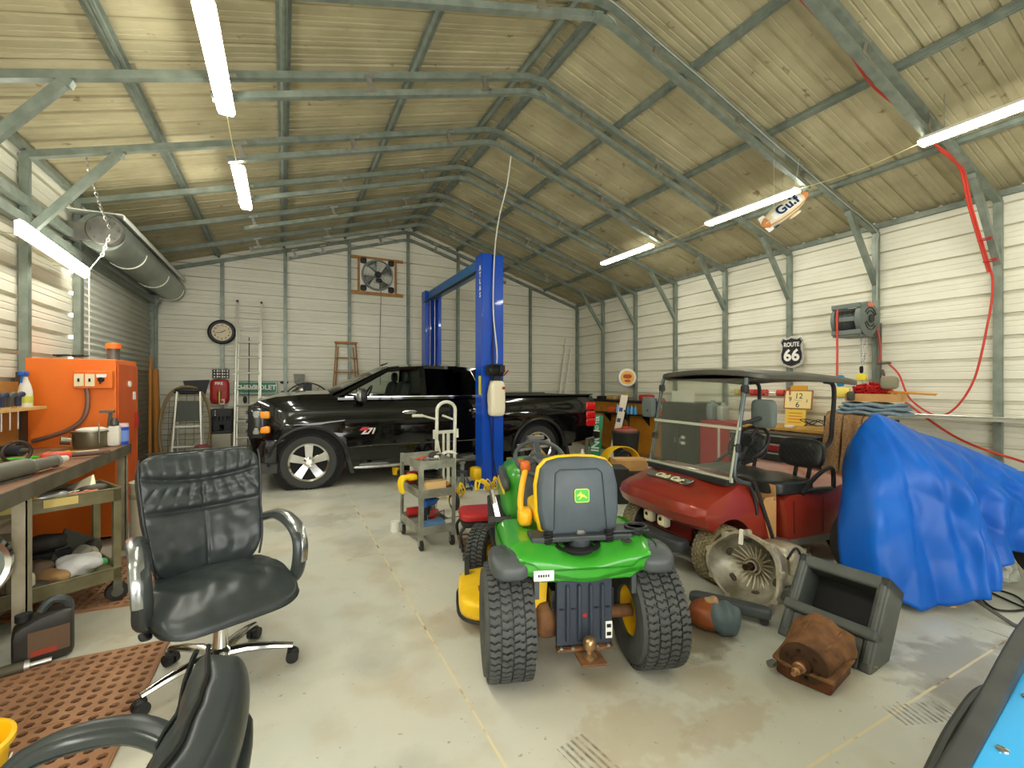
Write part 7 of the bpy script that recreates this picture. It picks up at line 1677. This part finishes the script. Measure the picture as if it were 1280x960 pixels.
# ================================================================ workbench on the left
BN = thing('workbench', 'long steel-edged workbench along the left wall covered with tools', 'workbench', (-1.62,3.55,0))
BW = mat('bench_top', (140,100,70), .5, nz=(3,(108,74,50),.7), wear=(4,(170,150,126),.62)); BSX = mat('bench_steel', (120,116,100), .5, .4, nz=(6,(92,84,66),.8), wear=(9,(128,98,66),.66))
mb = MB(); mb.bx(-.40,.355,-1.9,1.78,.935,.95); mb.build('top', BW, BN, smooth=0)
mb = MB(); mb.bx(.335,.36,-1.9,1.78,.86,.948); mb.bx(-.40,.36,1.76,1.785,.86,.948); mb.bx(.33,.358,-.06,-.05,.86,.95); mb.build('apron', BSX, BN, smooth=0)
for x in (-.34,.30):
    for y in (-1.6,-.07,1.69):
        mb = MB(); mb.bx(x-.012,x+.05,y-.03,y-.024,0,.86); mb.bx(x+.044,x+.05,y-.03,y+.03,0,.86); mb.bx(x-.05,x+.0,y+.0,y+.03,0,.86) if False else None; mb.build('leg', mat('leg_pale',(172,164,140),.5,.2,nz=(7,(130,118,92),.7)), BN, smooth=0)
def onb(x, y): return (-1.62+x, 3.55+y, .951)
# orange cabinet with its switch box
OC = thing('orange_cabinet', 'tall bright orange steel cabinet with switches behind the far end of the workbench', 'cabinet', (-1.70,5.78,0))
ORM = mat('cabinet_orange', (236,118,30), .42, nz=(3,(218,102,24),.6), wear=(7,(176,84,30),.72)); ORD_ = mat('cabinet_door_orange', (206,88,24), .45, nz=(3,(184,74,20),.6))
mb = MB(); mb.bx(-.32,.30,-.33,.33,.08,1.73); mb.build('body', ORM, OC, smooth=0, bevel=.008)
mb = MB(); mb.bx(.30,.315,-.31,.31,.12,1.69); d_ = mb.build('door', ORD_, OC, smooth=0, bevel=.004)
mb = MB(); mb.bx(.315,.34,.2,.24,1.05,1.2); mb.build('handle', RED, d_, smooth=0); mb = MB(); mb.cyl((.315,.0,1.5),(.33,.0,1.5),.03,n=14); mb.box((.317,.18,1.38),(.004,.09,.08)); mb.build('badge', WHITEL, d_, smooth=30)
mb = MB(); mb.bx(.02,.29,-.40,-.33,1.46,1.62); sb = mb.build('switch_box', ORM, OC, smooth=0, bevel=.006)
for x in (.06,.135):
    mb = MB(); mb.bx(x-.033,x+.033,-.408,-.40,1.48,1.59); p_ = mb.build('switch_plate', mat('plate_ivory',(232,218,180),.5), sb, smooth=0, bevel=.002); mb = MB(); mb.bx(x-.006,x+.006,-.42,-.408,1.52,1.55); mb.build('toggle', DARK, p_, smooth=0)
mb = MB(); mb.cyl((.215,-.40,1.54),(.215,-.43,1.54),.022,n=14); mb.beam((.215,-.435,1.54),(.215,-.435,1.50),.008,.008,up=(0,1,0)); mb.build('selector_knob', DARK, sb); mb = MB(); mb.bx(.18,.25,-.405,-.40,1.56,1.59); mb.build('printed_strip', WHITEL, sb, smooth=0)
mb = MB(); mb.tube(spline([(.10,-.36,1.46),(.11,-.37,1.36),(.10,-.37,1.25),(.06,-.37,1.16),(-.02,-.38,1.09),(-.16,-.38,1.03),(-.26,-.36,1.0)],8), .019, 8); mb.build('conduit', mat('conduit_brown',(126,98,84),.45,.3), OC)
mb = MB(); mb.bx(-.2,.2,-.1,.2,0,.08); mb.build('plinth', DARK, OC, smooth=0)
mb = MB(); mb.lathe([(0,0),(.05,0),(.05,.12),(0,.12)], (.19,.02,1.73), (0,0,1), 18); fl_ = mb.build('flue', CASTI, OC); mb = MB(); mb.lathe([(0,0),(.062,0),(.062,.05),(0,.06)], (.19,.02,1.85), (0,0,1), 18); mb.build('cap', ORM, fl_)
for k, (x, y) in enumerate(((-1.77,5.6),)):
    mb = MB(); P = [V((x+.12*math.sin(q*1.3), y+.05*math.cos(q*2.1), 1.745+.012+.012*abs(math.sin(q*3)))) for q in [i*.4 for i in range(20)]]; mb.tube(P, .007, 5); tag(mb.build('wire_bundle', CORD), 'tangled dark wire on top of the orange cabinet', 'wire')
# plywood panel with shelf and spray bottle at the far left
t = thing('tool_board', 'plywood tool panel with a narrow shelf on the wall above the workbench', 'board', (-1.99,4.75,0))
mb = MB(); mb.bx(-.02,.0,-1.4,.62,1.0,1.52); mb.build('panel', mat('plywood',(188,134,66),.6,nz=(3,(150,100,44),.7)), t, smooth=0); mb = MB(); mb.bx(0,.14,-1.4,.62,1.285,1.31); mb.build('shelf', mat('pine',(222,184,116),.6), t, smooth=0); mb = MB(); mb.bx(-.02,.02,.52,.62,.95,1.6); mb.build('stud', mat('stud_dark',(60,46,34),.7), t, smooth=0)
SBT = thing('spray_bottle', 'white spray bottle with a blue trigger on the shelf left of the orange cabinet', 'spray bottle', (-1.91,5.16,1.31))
mb = MB(); mb.lathe([(0,0),(.045,0),(.047,.02),(.045,.13),(.035,.18),(.018,.23),(.016,.25),(0,.25)], (0,0,0), (0,0,1), 18); mb.build('body', WHITEP, SBT); mb = MB(); mb.lathe([(.0,.035),(.048,.035),(.048,.09),(0,.09)], (0,0,0), (0,0,1), 18, cap=False); mb.build('label', mat('label_lime',(200,206,80),.5), SBT); mb = MB(); mb.sq((.0,-.02,.275),(.045,.11,.045),4,n=4); mb.beam((0,-.05,.26),(0,-.065,.20),.012,.008); mb.build('trigger_head', BLU, SBT)
for k in range(4):
    mb = MB(); y = 4.66+.12*k; mb.tube(spline([(-1.90,y,1.33),(-1.89,y-.02,1.40),(-1.88,y+.02,1.42)],3), .022, 7); m_ = tag(mb.build('hook_tool', mat('grip_navy',(48,58,84),.5) if k%2 else mat('grip_grey',(74,80,80),.5)), '%s gripped tool hanging through the shelf slot, from the near end' % ('first','second','third','fourth')[k], 'tool', 'tools hung on the shelf'); mb = MB(); mb.cyl((-1.90,y,1.33),(-1.90,y,1.14),.006,n=6); mb.build('shank', ALU, m_)
# items on the bench
L2 = .72; CA = math.radians(30)
def oncr(x, y, z): return (-1.0+x*math.cos(CA)-y*math.sin(CA), 4.0+x*math.sin(CA)+y*math.cos(CA), z)
def pot(loc):
    t = thing('steel_pot', 'stainless pot with a white lid on the far end of the workbench', 'pot', loc); t.scale = (.8,.8,.85); mb = MB(); mb.lathe([(0,0),(.15,0),(.16,.03),(.16,.15),(.175,.155),(.175,.17),(0,.17)], (0,0,0), (0,0,1), 32); mb.build('body', mat('pot_steel',(128,124,104),.3,.7), t); mb = MB(); mb.lathe([(0,.17),(.13,.17),(.13,.185),(.09,.20),(0,.205)], (0,0,0), (0,0,1), 32); mb.build('lid', WHITEP, t); mb = MB(); mb.cyl((.1,-.15,.05),(.1,-.15,.26),.006,n=6); mb.build('dipstick', ALU, t); mb = MB(); mb.cyl((-.15,-.09,.08),(-.22,-.12,.09),.04,n=14); mb.build('spout', mat('pot_steel',(128,124,104),.3,.7), t)
pot(onb(.13,1.62))
t = thing('plastic_bottle', 'white square bottle with a dark cap on the corner of the workbench', 'bottle', onb(.285,1.60)); mb = MB(); mb.sq((0,0,.09),(.085,.07,.18),7,n=5); mb.build('body', WHITEP, t); mb = MB(); mb.lathe([(0,.18),(.03,.18),(.035,.20),(.02,.25),(0,.25)], (0,0,0), (0,0,1), 14); mb.build('cap', mat('cap_steel',(90,86,80),.4,.5), t)
t = thing('wipes_tub', 'blue round tub with a pale lid on the corner of the workbench', 'tub', onb(.305,1.72)); mb = MB(); mb.lathe([(0,0),(.052,0),(.052,.16),(0,.16)], (0,0,0), (0,0,1), 22); mb.build('body', mat('tub_blue',(36,78,184),.35), t); mb = MB(); mb.lathe([(.0,.03),(.0525,.03),(.0525,.13),(0,.13)], (0,0,0), (0,0,1), 22, cap=False); mb.warp(lambda p: (p.x*1.004,p.y*1.004,p.z)); mb.build('label', mat('tub_label',(120,150,226),.4), t); mb = MB(); mb.lathe([(0,.16),(.053,.16),(.05,.19),(0,.195)], (0,0,0), (0,0,1), 22); mb.build('lid', mat('lid_pink',(222,196,196),.4), t)
mb = MB(); mb.beam((0,0,.0),(.02,.02,.30),.006,.03); mb.box((.0,.0,.3),(.1,.05,.02)); tag(mb.build('square_rule', CASTI, loc=onb(.20,1.735), smooth=0), 'dark metal square standing behind the white bottle', 'square')
for (nm, mk, m, x, y, rz, lab, ct) in (('tin_snips',pliers(.26),mat('grip_green',(90,190,50),.45),-.08,.98,.2,'green-handled snips lying before the orange cabinet','snips'),('yellow_pliers',pliers(.18),YEL,.06,1.22,.0,'yellow-handled pliers beside the pot','pliers'),('screwdriver',driver(.22),mat('grip_white',(226,220,180),.45),-.12,.62,.3,'pale-handled screwdriver at the back of the workbench','screwdriver'),('angle_wrench',wrench(.22),ALU,.02,.66,.9,'steel wrench lying in the middle of the workbench','wrench'),('chisel',driver(.22),DARK,.12,1.1,-.3,'dark chisel lying near the pot','chisel'),('small_ratchet',driver(.18),CASTI,-.2,.4,1.0,'grey ratchet at the back of the workbench','ratchet')):
    simple(nm, mk, m, lab, ct, onb(x,y), rz)
mb = MB(); mb.bx(-.08,.1,-.012,.012,0,.006); simple('paint_stirrer', mb, mat('pale_wood',(228,212,176),.6), 'pale wooden stick at the edge of the bench before the white bottle', 'stick', onb(.16,1.30), .5, smooth=0)
t = thing('hand_tool', 'red and black hand tool lying near the front edge of the workbench', 'hand tool', onb(.23,.88), .3); mb = MB(); mb.sq((-.08,0,.03),(.17,.055,.055),3.4,n=6); mb.build('grip', mat('grip_red',(226,84,64),.4), t); mb = MB(); mb.cyl((0,0,.028),(.17,0,.028),.018,n=10); mb.sq((.19,0,.028),(.05,.04,.04),3,n=4); mb.build('barrel', mat('barrel_brown',(96,70,58),.45), t)
t = thing('grease_gun', 'long grey cylinder with a chrome nose lying at the near end of the workbench', 'grease gun', onb(.235,.10), math.radians(79)); mb = MB(); mb.cyl((-.32,0,.055),(.06,0,.055),.052,n=22); mb.build('barrel', mat('grey_tube',(116,116,102),.4,.3), t); mb = MB(); mb.lathe([(0,.06),(.045,.06),(.05,.09),(.04,.10),(.035,.30),(.045,.31),(.03,.34),(0,.34)], (0,0,.05), (1,0,0), 18); mb.build('nose', mat('nose_grey',(134,132,120),.35,.5), t); mb = MB(); mb.cyl((.33,0,.05),(.42,0,.05),.03,.02,n=14); mb.build('tip', WHITEP, t); mb = MB(); mb.bx(-.3,.04,-.05,.05,0,.008); mb.build('foot', CASTI, t, smooth=0)
t = thing('ring_bolt', 'bent dark iron ring hook standing behind the grey cylinder', 'hook', onb(.12,.40)); mb = MB(); mb.tube(arc((0,0,.12),.065,-PI*.42,PI*1.42,20,(.8,.6,0),(0,0,1)),.010,7); mb.cyl((0,0,0),(0,0,.055),.012,n=8); mb.tube([(-.06,-.04,.06),(-.02,-.02,.02),(.0,0,.0)],.008,6); mb.build('ring', mat('iron_dark',(66,54,48),.5,.5), t); mb = MB(); mb.lathe([(0,0),(.04,0),(.04,.008),(0,.008)],(0,0,0),(0,0,1),16); mb.build('base', CASTI, t)
t = thing('glass_jar', 'glass jar with a green lid at the left edge of the workbench', 'jar', onb(-.28,1.0)); mb = MB(); mb.lathe([(0,0),(.055,0),(.06,.02),(.06,.13),(.05,.15),(0,.15)], (0,0,0), (0,0,1), 20); mb.build('body', mat('jar_glass',(214,220,196),.08,trans=.7), t); mb = MB(); mb.lathe([(0,.15),(.055,.15),(.055,.17),(0,.17)], (0,0,0), (0,0,1), 20); mb.build('lid', mat('lid_green',(60,150,70),.4), t); mb = MB(); mb.lathe([(0,.02),(.0605,.02),(.0605,.09),(0,.09)], (0,0,0), (0,0,1), 20, cap=False); mb.build('label', mat('lid_green',(60,150,70),.4), t)
t = thing('power_drill', 'dark hand drill lying at the foot of the orange cabinet', 'drill', onb(-.20,1.15), -.4); mb = MB(); mb.cyl((-.1,0,.05),(.08,0,.05),.04,n=14); mb.build('housing', mat('drill_dark',(54,58,66),.45), t); mb = MB(); mb.cyl((.08,0,.05),(.15,0,.05),.02,.012,n=10); mb.build('chuck', CASTI, t); mb = MB(); mb.beam((-.05,0,.05),(-.07,.11,.02),.045,.04); mb.build('grip', BLACKP, t, smooth=0, bevel=.008)
t = thing('tape_measure', 'round grey and yellow tape measure on the workbench near the panel', 'tape measure', onb(-.16,.82), .3); mb = MB(); mb.lathe([(0,-.02),(.035,-.02),(.04,-.01),(.04,.01),(.035,.02),(0,.02)], (0,0,.04), (0,1,0), 20); mb.build('case', mat('tape_grey',(110,116,100),.4), t); mb = MB(); mb.lathe([(.02,-.022),(.034,-.022),(.034,.022),(.02,.022)], (0,0,.04), (0,1,0), 20, cap=False); mb.build('ring', YEL, t)
# rolling tool cart under the bench
CA = math.radians(30)
RC = thing('rolling_cart', 'worn grey-green rolling tool cart with trays pushed half under the workbench', 'tool cart', (-1.0,4.0,.015), CA)
CGM = mat('cart_olive', (134,128,96), .5, .3, nz=(7,(104,96,66),.8), wear=(8,(196,180,110),.68))
L_, D_ = .72, .46                                # local: x from -L to 0 along the front, y back
def tray(z, h, nm):
    mb = MB(); mb.bx(-L_,0,0,D_,z+h-.035,z+h-.03)
    for b in ((-L_,0,0,.004),(-L_,0,D_-.004,D_),(-L_,-L_+.004,0,D_),(-.004,0,0,D_)): mb.bx(*b,z,z+h)
    mb.tube([(-L_,0,z+h),(0,0,z+h)], .007, 6); mb.tube([(0,0,z+h),(0,D_,z+h)], .007, 6)
    return mb.build(nm, CGM, RC, smooth=0)
tr1 = tray(.685, .085, 'top_tray'); tray(.145, .085, 'bottom_tray')
for x, w_ in ((-.30,.16),(-.52,.13)):
    mb = MB(); mb.box((x,-.004,.738),(w_,.003,.05)); mb.build('sticker', mat('sticker_tan',(206,184,110),.6), tr1, smooth=0)
for x in (-L_+.02,-.02):
    for y in (.02,D_-.02):
        mb = MB(); mb.bx(x-.02,x+.02,y-.02,y+.02,.10,.77); mb.build('leg', CGM, RC, smooth=0)
        mb = MB(); mb.cyl((x,y-.018,.062),(x,y+.018,.062),.062,n=22); w_ = mb.build('caster', mat('caster_rubber',(40,40,38),.6), RC, smooth=30); mb = MB(); mb.cyl((x,y-.022,.062),(x,y+.022,.062),.034,n=16); mb.beam((x,y-.025,.07),(x,y-.025,.13),.05,.006,up=(0,1,0)); mb.build('hub', CASTI, w_, smooth=30)
def oncr(x, y, z): return (-1.0+x*math.cos(CA)-y*math.sin(CA), 4.0+x*math.sin(CA)+y*math.cos(CA), z)
mb = MB(); mb.prism([(-.02,0),(.16,0),(.18,.13),(.02,.10)], (0,0,0), (.9,0,.3), (0,.9,.4), (0,0,.005)); simple('sheet_offcut', mb, mat('offcut_tan',(196,190,160),.4,.4), 'bent metal sheet standing in the corner of the cart top tray', 'metal sheet', oncr(-.22,.22,.74), CA, smooth=0)
for (nm, mk, m, x, y, z, rz, lab, ct) in (('pry_bar',wrench(.24),mat('copper_red',(190,104,72),.45),-.14,.12,.765,.9,'coppery wrench in the top tray of the rolling cart','wrench'),('brass_fitting',lump((.10,.08,.07),3,6,4,.25),mat('brass',(172,140,70),.35,.8),-.46,.14,.765,.4,'brass fitting in the top tray of the rolling cart','fitting'),('shop_pliers',pliers(.2),mat('grip_salmon',(226,140,106),.45),-.20,.07,.765,.2,'salmon-handled pliers at the front of the cart top tray','pliers'),('steel_bar',driver(.3),ALU,-.32,.11,.765,.3,'bright steel bar lying across the cart top tray','bar'),('silver_scoop',lump((.18,.09,.05),2.6,6,8,.1),mat('scoop_silver',(180,184,180),.3,.6),-.34,.05,.765,.2,'silvery scoop at the front of the cart top tray','scoop'),
    ('white_rag',lump((.22,.24,.14),2.3,9,11,.35),mat('rag_white',(226,226,222),.85),-.18,.19,.20,.2,'crumpled white rag at the right end of the cart bottom tray','rag'),('brown_glove',lump((.10,.22,.09),2.5,7,13,.3),mat('glove_tan',(176,138,92),.8),-.31,.14,.20,.3,'tan work glove beside the white rag in the bottom tray','glove'),('bead_chain',lump((.10,.16,.05),2.5,8,17,.5),CASTI,-.38,.10,.20,.2,'heap of dark chain in the bottom tray','chain'),('oil_cup',lump((.10,.10,.13),6,6,19,.02),mat('cup_cream',(214,206,176),.5),-.46,.09,.20,.4,'cream cup with a red band in the bottom tray','cup'),('blue_stopper',lump((.10,.07,.06),3,6,23,.1),mat('cap_blue',(22,86,180),.4),-.34,.24,.20,.2,'bright blue plastic cap in the bottom tray','cap part'),('long_chisel',driver(.26),mat('handle_red',(196,70,50),.45),-.52,.07,.20,.1,'red-handled tool at the left of the bottom tray','tool'),('scraper',driver(.2),mat('handle_magenta',(176,44,90),.45),-.36,.17,.22,.4,'magenta handle lying behind the dark chain','tool'),('green_packet',lump((.15,.10,.05),3,6,29,.3),mat('packet_green',(92,190,120),.5),-.06,.28,.20,.2,'green and silver packet behind the white rag','packet')):
    simple(nm, mk, m, lab, ct, oncr(x,y,z), rz+CA)
for k, (x, y, z, d, c, nm, lab, ct) in enumerate(((-.10,.20,.737,(.14,.12,.06),(96,88,78),'rag_bundle','dark rag bundle at the right back of the cart top tray','rag'),(-.26,.18,.737,(.16,.10,.07),(70,66,62),'locking_pliers','dark locking tool heap in the cart top tray','tool'),(-.42,.08,.737,(.12,.09,.08),(186,150,70),'brass_valve','brass valve at the front of the cart top tray','valve'),(-.56,.12,.737,(.16,.12,.06),(60,58,54),'drill_case','black case at the left of the cart top tray','case'),(-.06,.39,.20,(.08,.1,.16),(64,60,50),'old_starter','old dark starter motor at the back of the bottom tray','motor'),(-.14,.30,.20,(.12,.1,.16),(150,146,130),'pulley_block','grey pulley block behind the white rag','pulley'),(-.30,.36,.37,(.22,.1,.10),(52,48,42),'dark_tarp_roll','dark rolled cloth on the black bin in the bottom tray','cloth'),(-.36,.24,.20,(.14,.12,.14),(120,100,80),'rusty_hub','rusty hub before the black bin in the bottom tray','hub'))):
    simple(nm, lump(d,2.6,8,40+k,.4), mat('clutter_%d'%k,c,.6,.2,nz=(12,tuple(int(q*.6) for q in c),.7)), lab, ct, oncr(x,y,z), CA+k)
mb = MB(); mb.cyl((0,0,.05),(.16,.05,.09),.05,n=18); simple('steel_cup', mb, mat('cup_steel',(176,160,136),.3,.7), 'shiny steel cup lying behind the white rag', 'cup', oncr(-.22,.26,.21), CA)
mb = MB(); mb.box((0,0,.14),(.22,.012,.22),E3(-.3,.6,.3)); simple('dark_plate', mb, mat('plate_dark2',(52,54,48),.5), 'dark square plate tilted in the bottom tray', 'plate', oncr(-.16,.36,.20), CA, smooth=0)
mb = MB(); mb.bx(-.12,.12,-.06,.06,0,.16); simple('parts_bin', mb, DARK, 'black bin at the back of the cart bottom tray', 'bin', oncr(-.30,.36,.205), CA, smooth=0, bevel=.006)
# things under the bench at the left edge
t = thing('white_pail', 'dirty white plastic pail at the left end of the cart bottom tray', 'pail', oncr(-.54,.24,.205)); t.scale = (.72,.72,1.0); mb = MB(); mb.lathe([(0,0),(.14,0),(.17,.30),(.185,.30),(.185,.33),(.165,.335),(.16,.31),(.135,.02)], (0,0,0), (0,0,1), 30, cap=False); mb.build('body', mat('pail_white',(186,176,148),.55,nz=(5,(140,128,100),.6)), t); mb = MB(); mb.sq((0,0,.26),(.28,.28,.1),2.5,n=6); mb.build('contents', mat('oddments',(84,72,56),.8,nz=(20,(160,120,80),.8)), t)
mb = MB(); mb.bx(-.18,.18,-.2,.2,.0,.38); tag(mb.build('wooden_crate', mat('crate_brown',(92,74,52),.7,nz=(5,(66,52,38),.7)), loc=(-1.78,3.14,0), smooth=0, bevel=.006), 'dark wooden crate under the bench behind the chrome lamp', 'crate')
t = thing('headlight', 'chrome-rimmed round lamp standing under the near end of the bench', 'lamp', (-1.44,3.32,.55), rot=(0,0,math.radians(30))); t.scale = (.88,.88,1); mb = MB(); mb.lathe([(.14,-.02),(.165,-.03),(.185,-.0),(.18,.05),(.15,.08),(0,.10)], (0,0,0), (0,1,0), 36, cap=False); mb.build('rim', CHROME, t); mb = MB(); mb.lathe([(0,-.045),(.08,-.04),(.14,-.02)], (0,0,0), (0,1,0), 36, cap=False); mb.build('lens', mat('lamp_glass',(136,144,134),.1,coat=.6,nz=(5,(130,140,128),.7)), t); mb = MB(); mb.sq((0,.06,-.35),(.2,.12,.42),5,n=4); mb.build('stand', DARK, t)
mb = MB(); mb.sq((0,0,.03),(.12,.06,.08),3,n=5); simple('yellow_wedge', mb, YEL, 'small yellow plastic wedge below the chrome lamp', 'wedge', (-1.30,3.02,.25)) if False else mb.bm.free()
t = thing('oil_jug', 'black oil jug on the floor against the workbench leg', 'jug', (-1.17,3.36,0), math.radians(20))
mb = MB(); mb.sq((0,0,.13),(.24,.14,.26),8,n=7,fn=lambda p: (p.x,p.y,p.z-(.05*max(0,-p.x/.12) if p.z > .05 else 0))); mb.build('body', mat('jug_black',(44,44,40),.4,nz=(5,(70,62,50),.5)), t, smooth=40)
mb = MB(); mb.tube(spline([(.10,0,.22),(.09,0,.29),(.03,0,.31),(-.01,0,.26)],5),.022,8); mb.build('handle', mat('jug_handle',(64,70,68),.4), t); mb = MB(); mb.lathe([(0,0),(.034,0),(.034,.035),(0,.04)], (-.075,0,.235), (0,0,1), 16); mb.build('cap', BLACKP, t); mb = MB(); mb.box((0.02,-.0715,.12),(.16,.003,.13)); l_ = mb.build('label', mat('label_brown2',(104,82,60),.6), t, smooth=0); mb = MB(); mb.box((0.0,-.0735,.07),(.10,.002,.03)); mb.build('label_band', mat('label_red',(160,60,40),.6), l_, smooth=0)
t = thing('shock_absorber', 'dark cylinder with a bright rod lying on the floor before the oil jug', 'cylinder', (-1.30,3.22,.03), math.radians(14)); mb = MB(); mb.cyl((-.25,0,0),(.1,0,0),.03,n=14); mb.build('tube', mat('tube_olive',(86,80,62),.5,.3), t); mb = MB(); mb.cyl((.1,0,0),(.2,0,0),.014,n=10); mb.cyl((.1,0,0),(.12,0,0),.032,n=14); mb.build('rod', ALU, t)
t = thing('torque_bar', 'red and chrome bar on the floor at the left edge by the mat', 'bar', (-1.42,2.98,.035), math.radians(10)); mb = MB(); mb.cyl((-.2,0,0),(.02,0,0),.022,n=12); mb.build('handle', mat('handle_brick',(150,60,50),.5), t); mb = MB(); mb.cyl((.02,0,0),(.16,0,0),.015,n=10); mb.build('shaft', CHROME, t)
mb = MB(); mb.sq((0,0,.09),(.22,.18,.18),2.3,n=7); simple('brown_bundle', mb, mat('boot_brown',(92,66,46),.6), 'round brown bundle under the near end of the workbench', 'bundle', (-1.50,3.2,.0))
t = thing('white_barrel', 'slim cream plastic barrel standing behind the office chair at the bench end', 'barrel', (-1.08,5.05,0)); mb = MB(); mb.lathe([(0,0),(.12,0),(.125,.02),(.125,.60),(.13,.61),(.13,.64),(.06,.67),(0,.67)], (0,0,0), (0,0,1), 26); mb.build('body', mat('barrel_cream',(214,208,180),.5), t); mb = MB(); mb.lathe([(.1255,.50),(.129,.51),(.129,.53),(.1255,.54)], (0,0,0), (0,0,1), 26, cap=False); mb.build('hoop', mat('hoop_tan',(176,168,140),.5), t)
mb = MB(); mb.lathe([(0,0),(.05,0),(.05,.25),(.03,.30),(0,.30)], (0,0,0), (0,0,1), 16); simple('blue_can', mb, mat('can_navy',(24,50,130),.4), 'dark blue can on the floor between the orange cabinet and the rolling cart', 'can', (-1.20,5.32,0))
mb = MB(); mb.sq((0,0,.3),(.14,.12,.6),3,n=6); simple('hose_bundle', mb, mat('bundle',(110,84,64),.8,nz=(14,(176,70,50),.8)), 'bundle of red and brown hoses hanging at the bench end', 'hoses', (-1.16,5.30,.3)) if False else mb.bm.free()
# ---------------------------------------------------------------- parts that look unlike the rest of their thing
PL = {'hood_decal':'yellow hood decal','fuel_cap':'dark grey fuel cap','hitch_ball':'worn brass hitch ball','mower_deck':'yellow mower deck','fender_deck':'green rear fender deck','fender_guard':'grey plastic fender guard','marker_lens':'amber marker lens','tail_lamp':'stacked red tail lamp','running_board':'pale aluminium running board','oil_tank':'milky white oil tank','warning_label':'yellow warning label','name_plate':'dark name plate with cream lettering','rear_plate':'ribbed blue-black rear plate','park_lever':'amber lever','windshield_frame':'pale windshield frame','conduit':'brown bent conduit','gas_lift':'chrome gas lift','window_trim':'chrome strip under the windows','side_molding':'chrome strip along the doors','emblem':'green and lime emblem','overhead_beam':'paler blue overhead beam','head':'fluffy red head','stick':'amber stick','nose_band':'orange nose and tail bands'}
for o in bpy.data.objects:
    k = o.name.split('.')[0]
    if o.parent and k in PL and not (k == 'head' and o.parent.name.startswith('water')): o['label'] = PL[k]
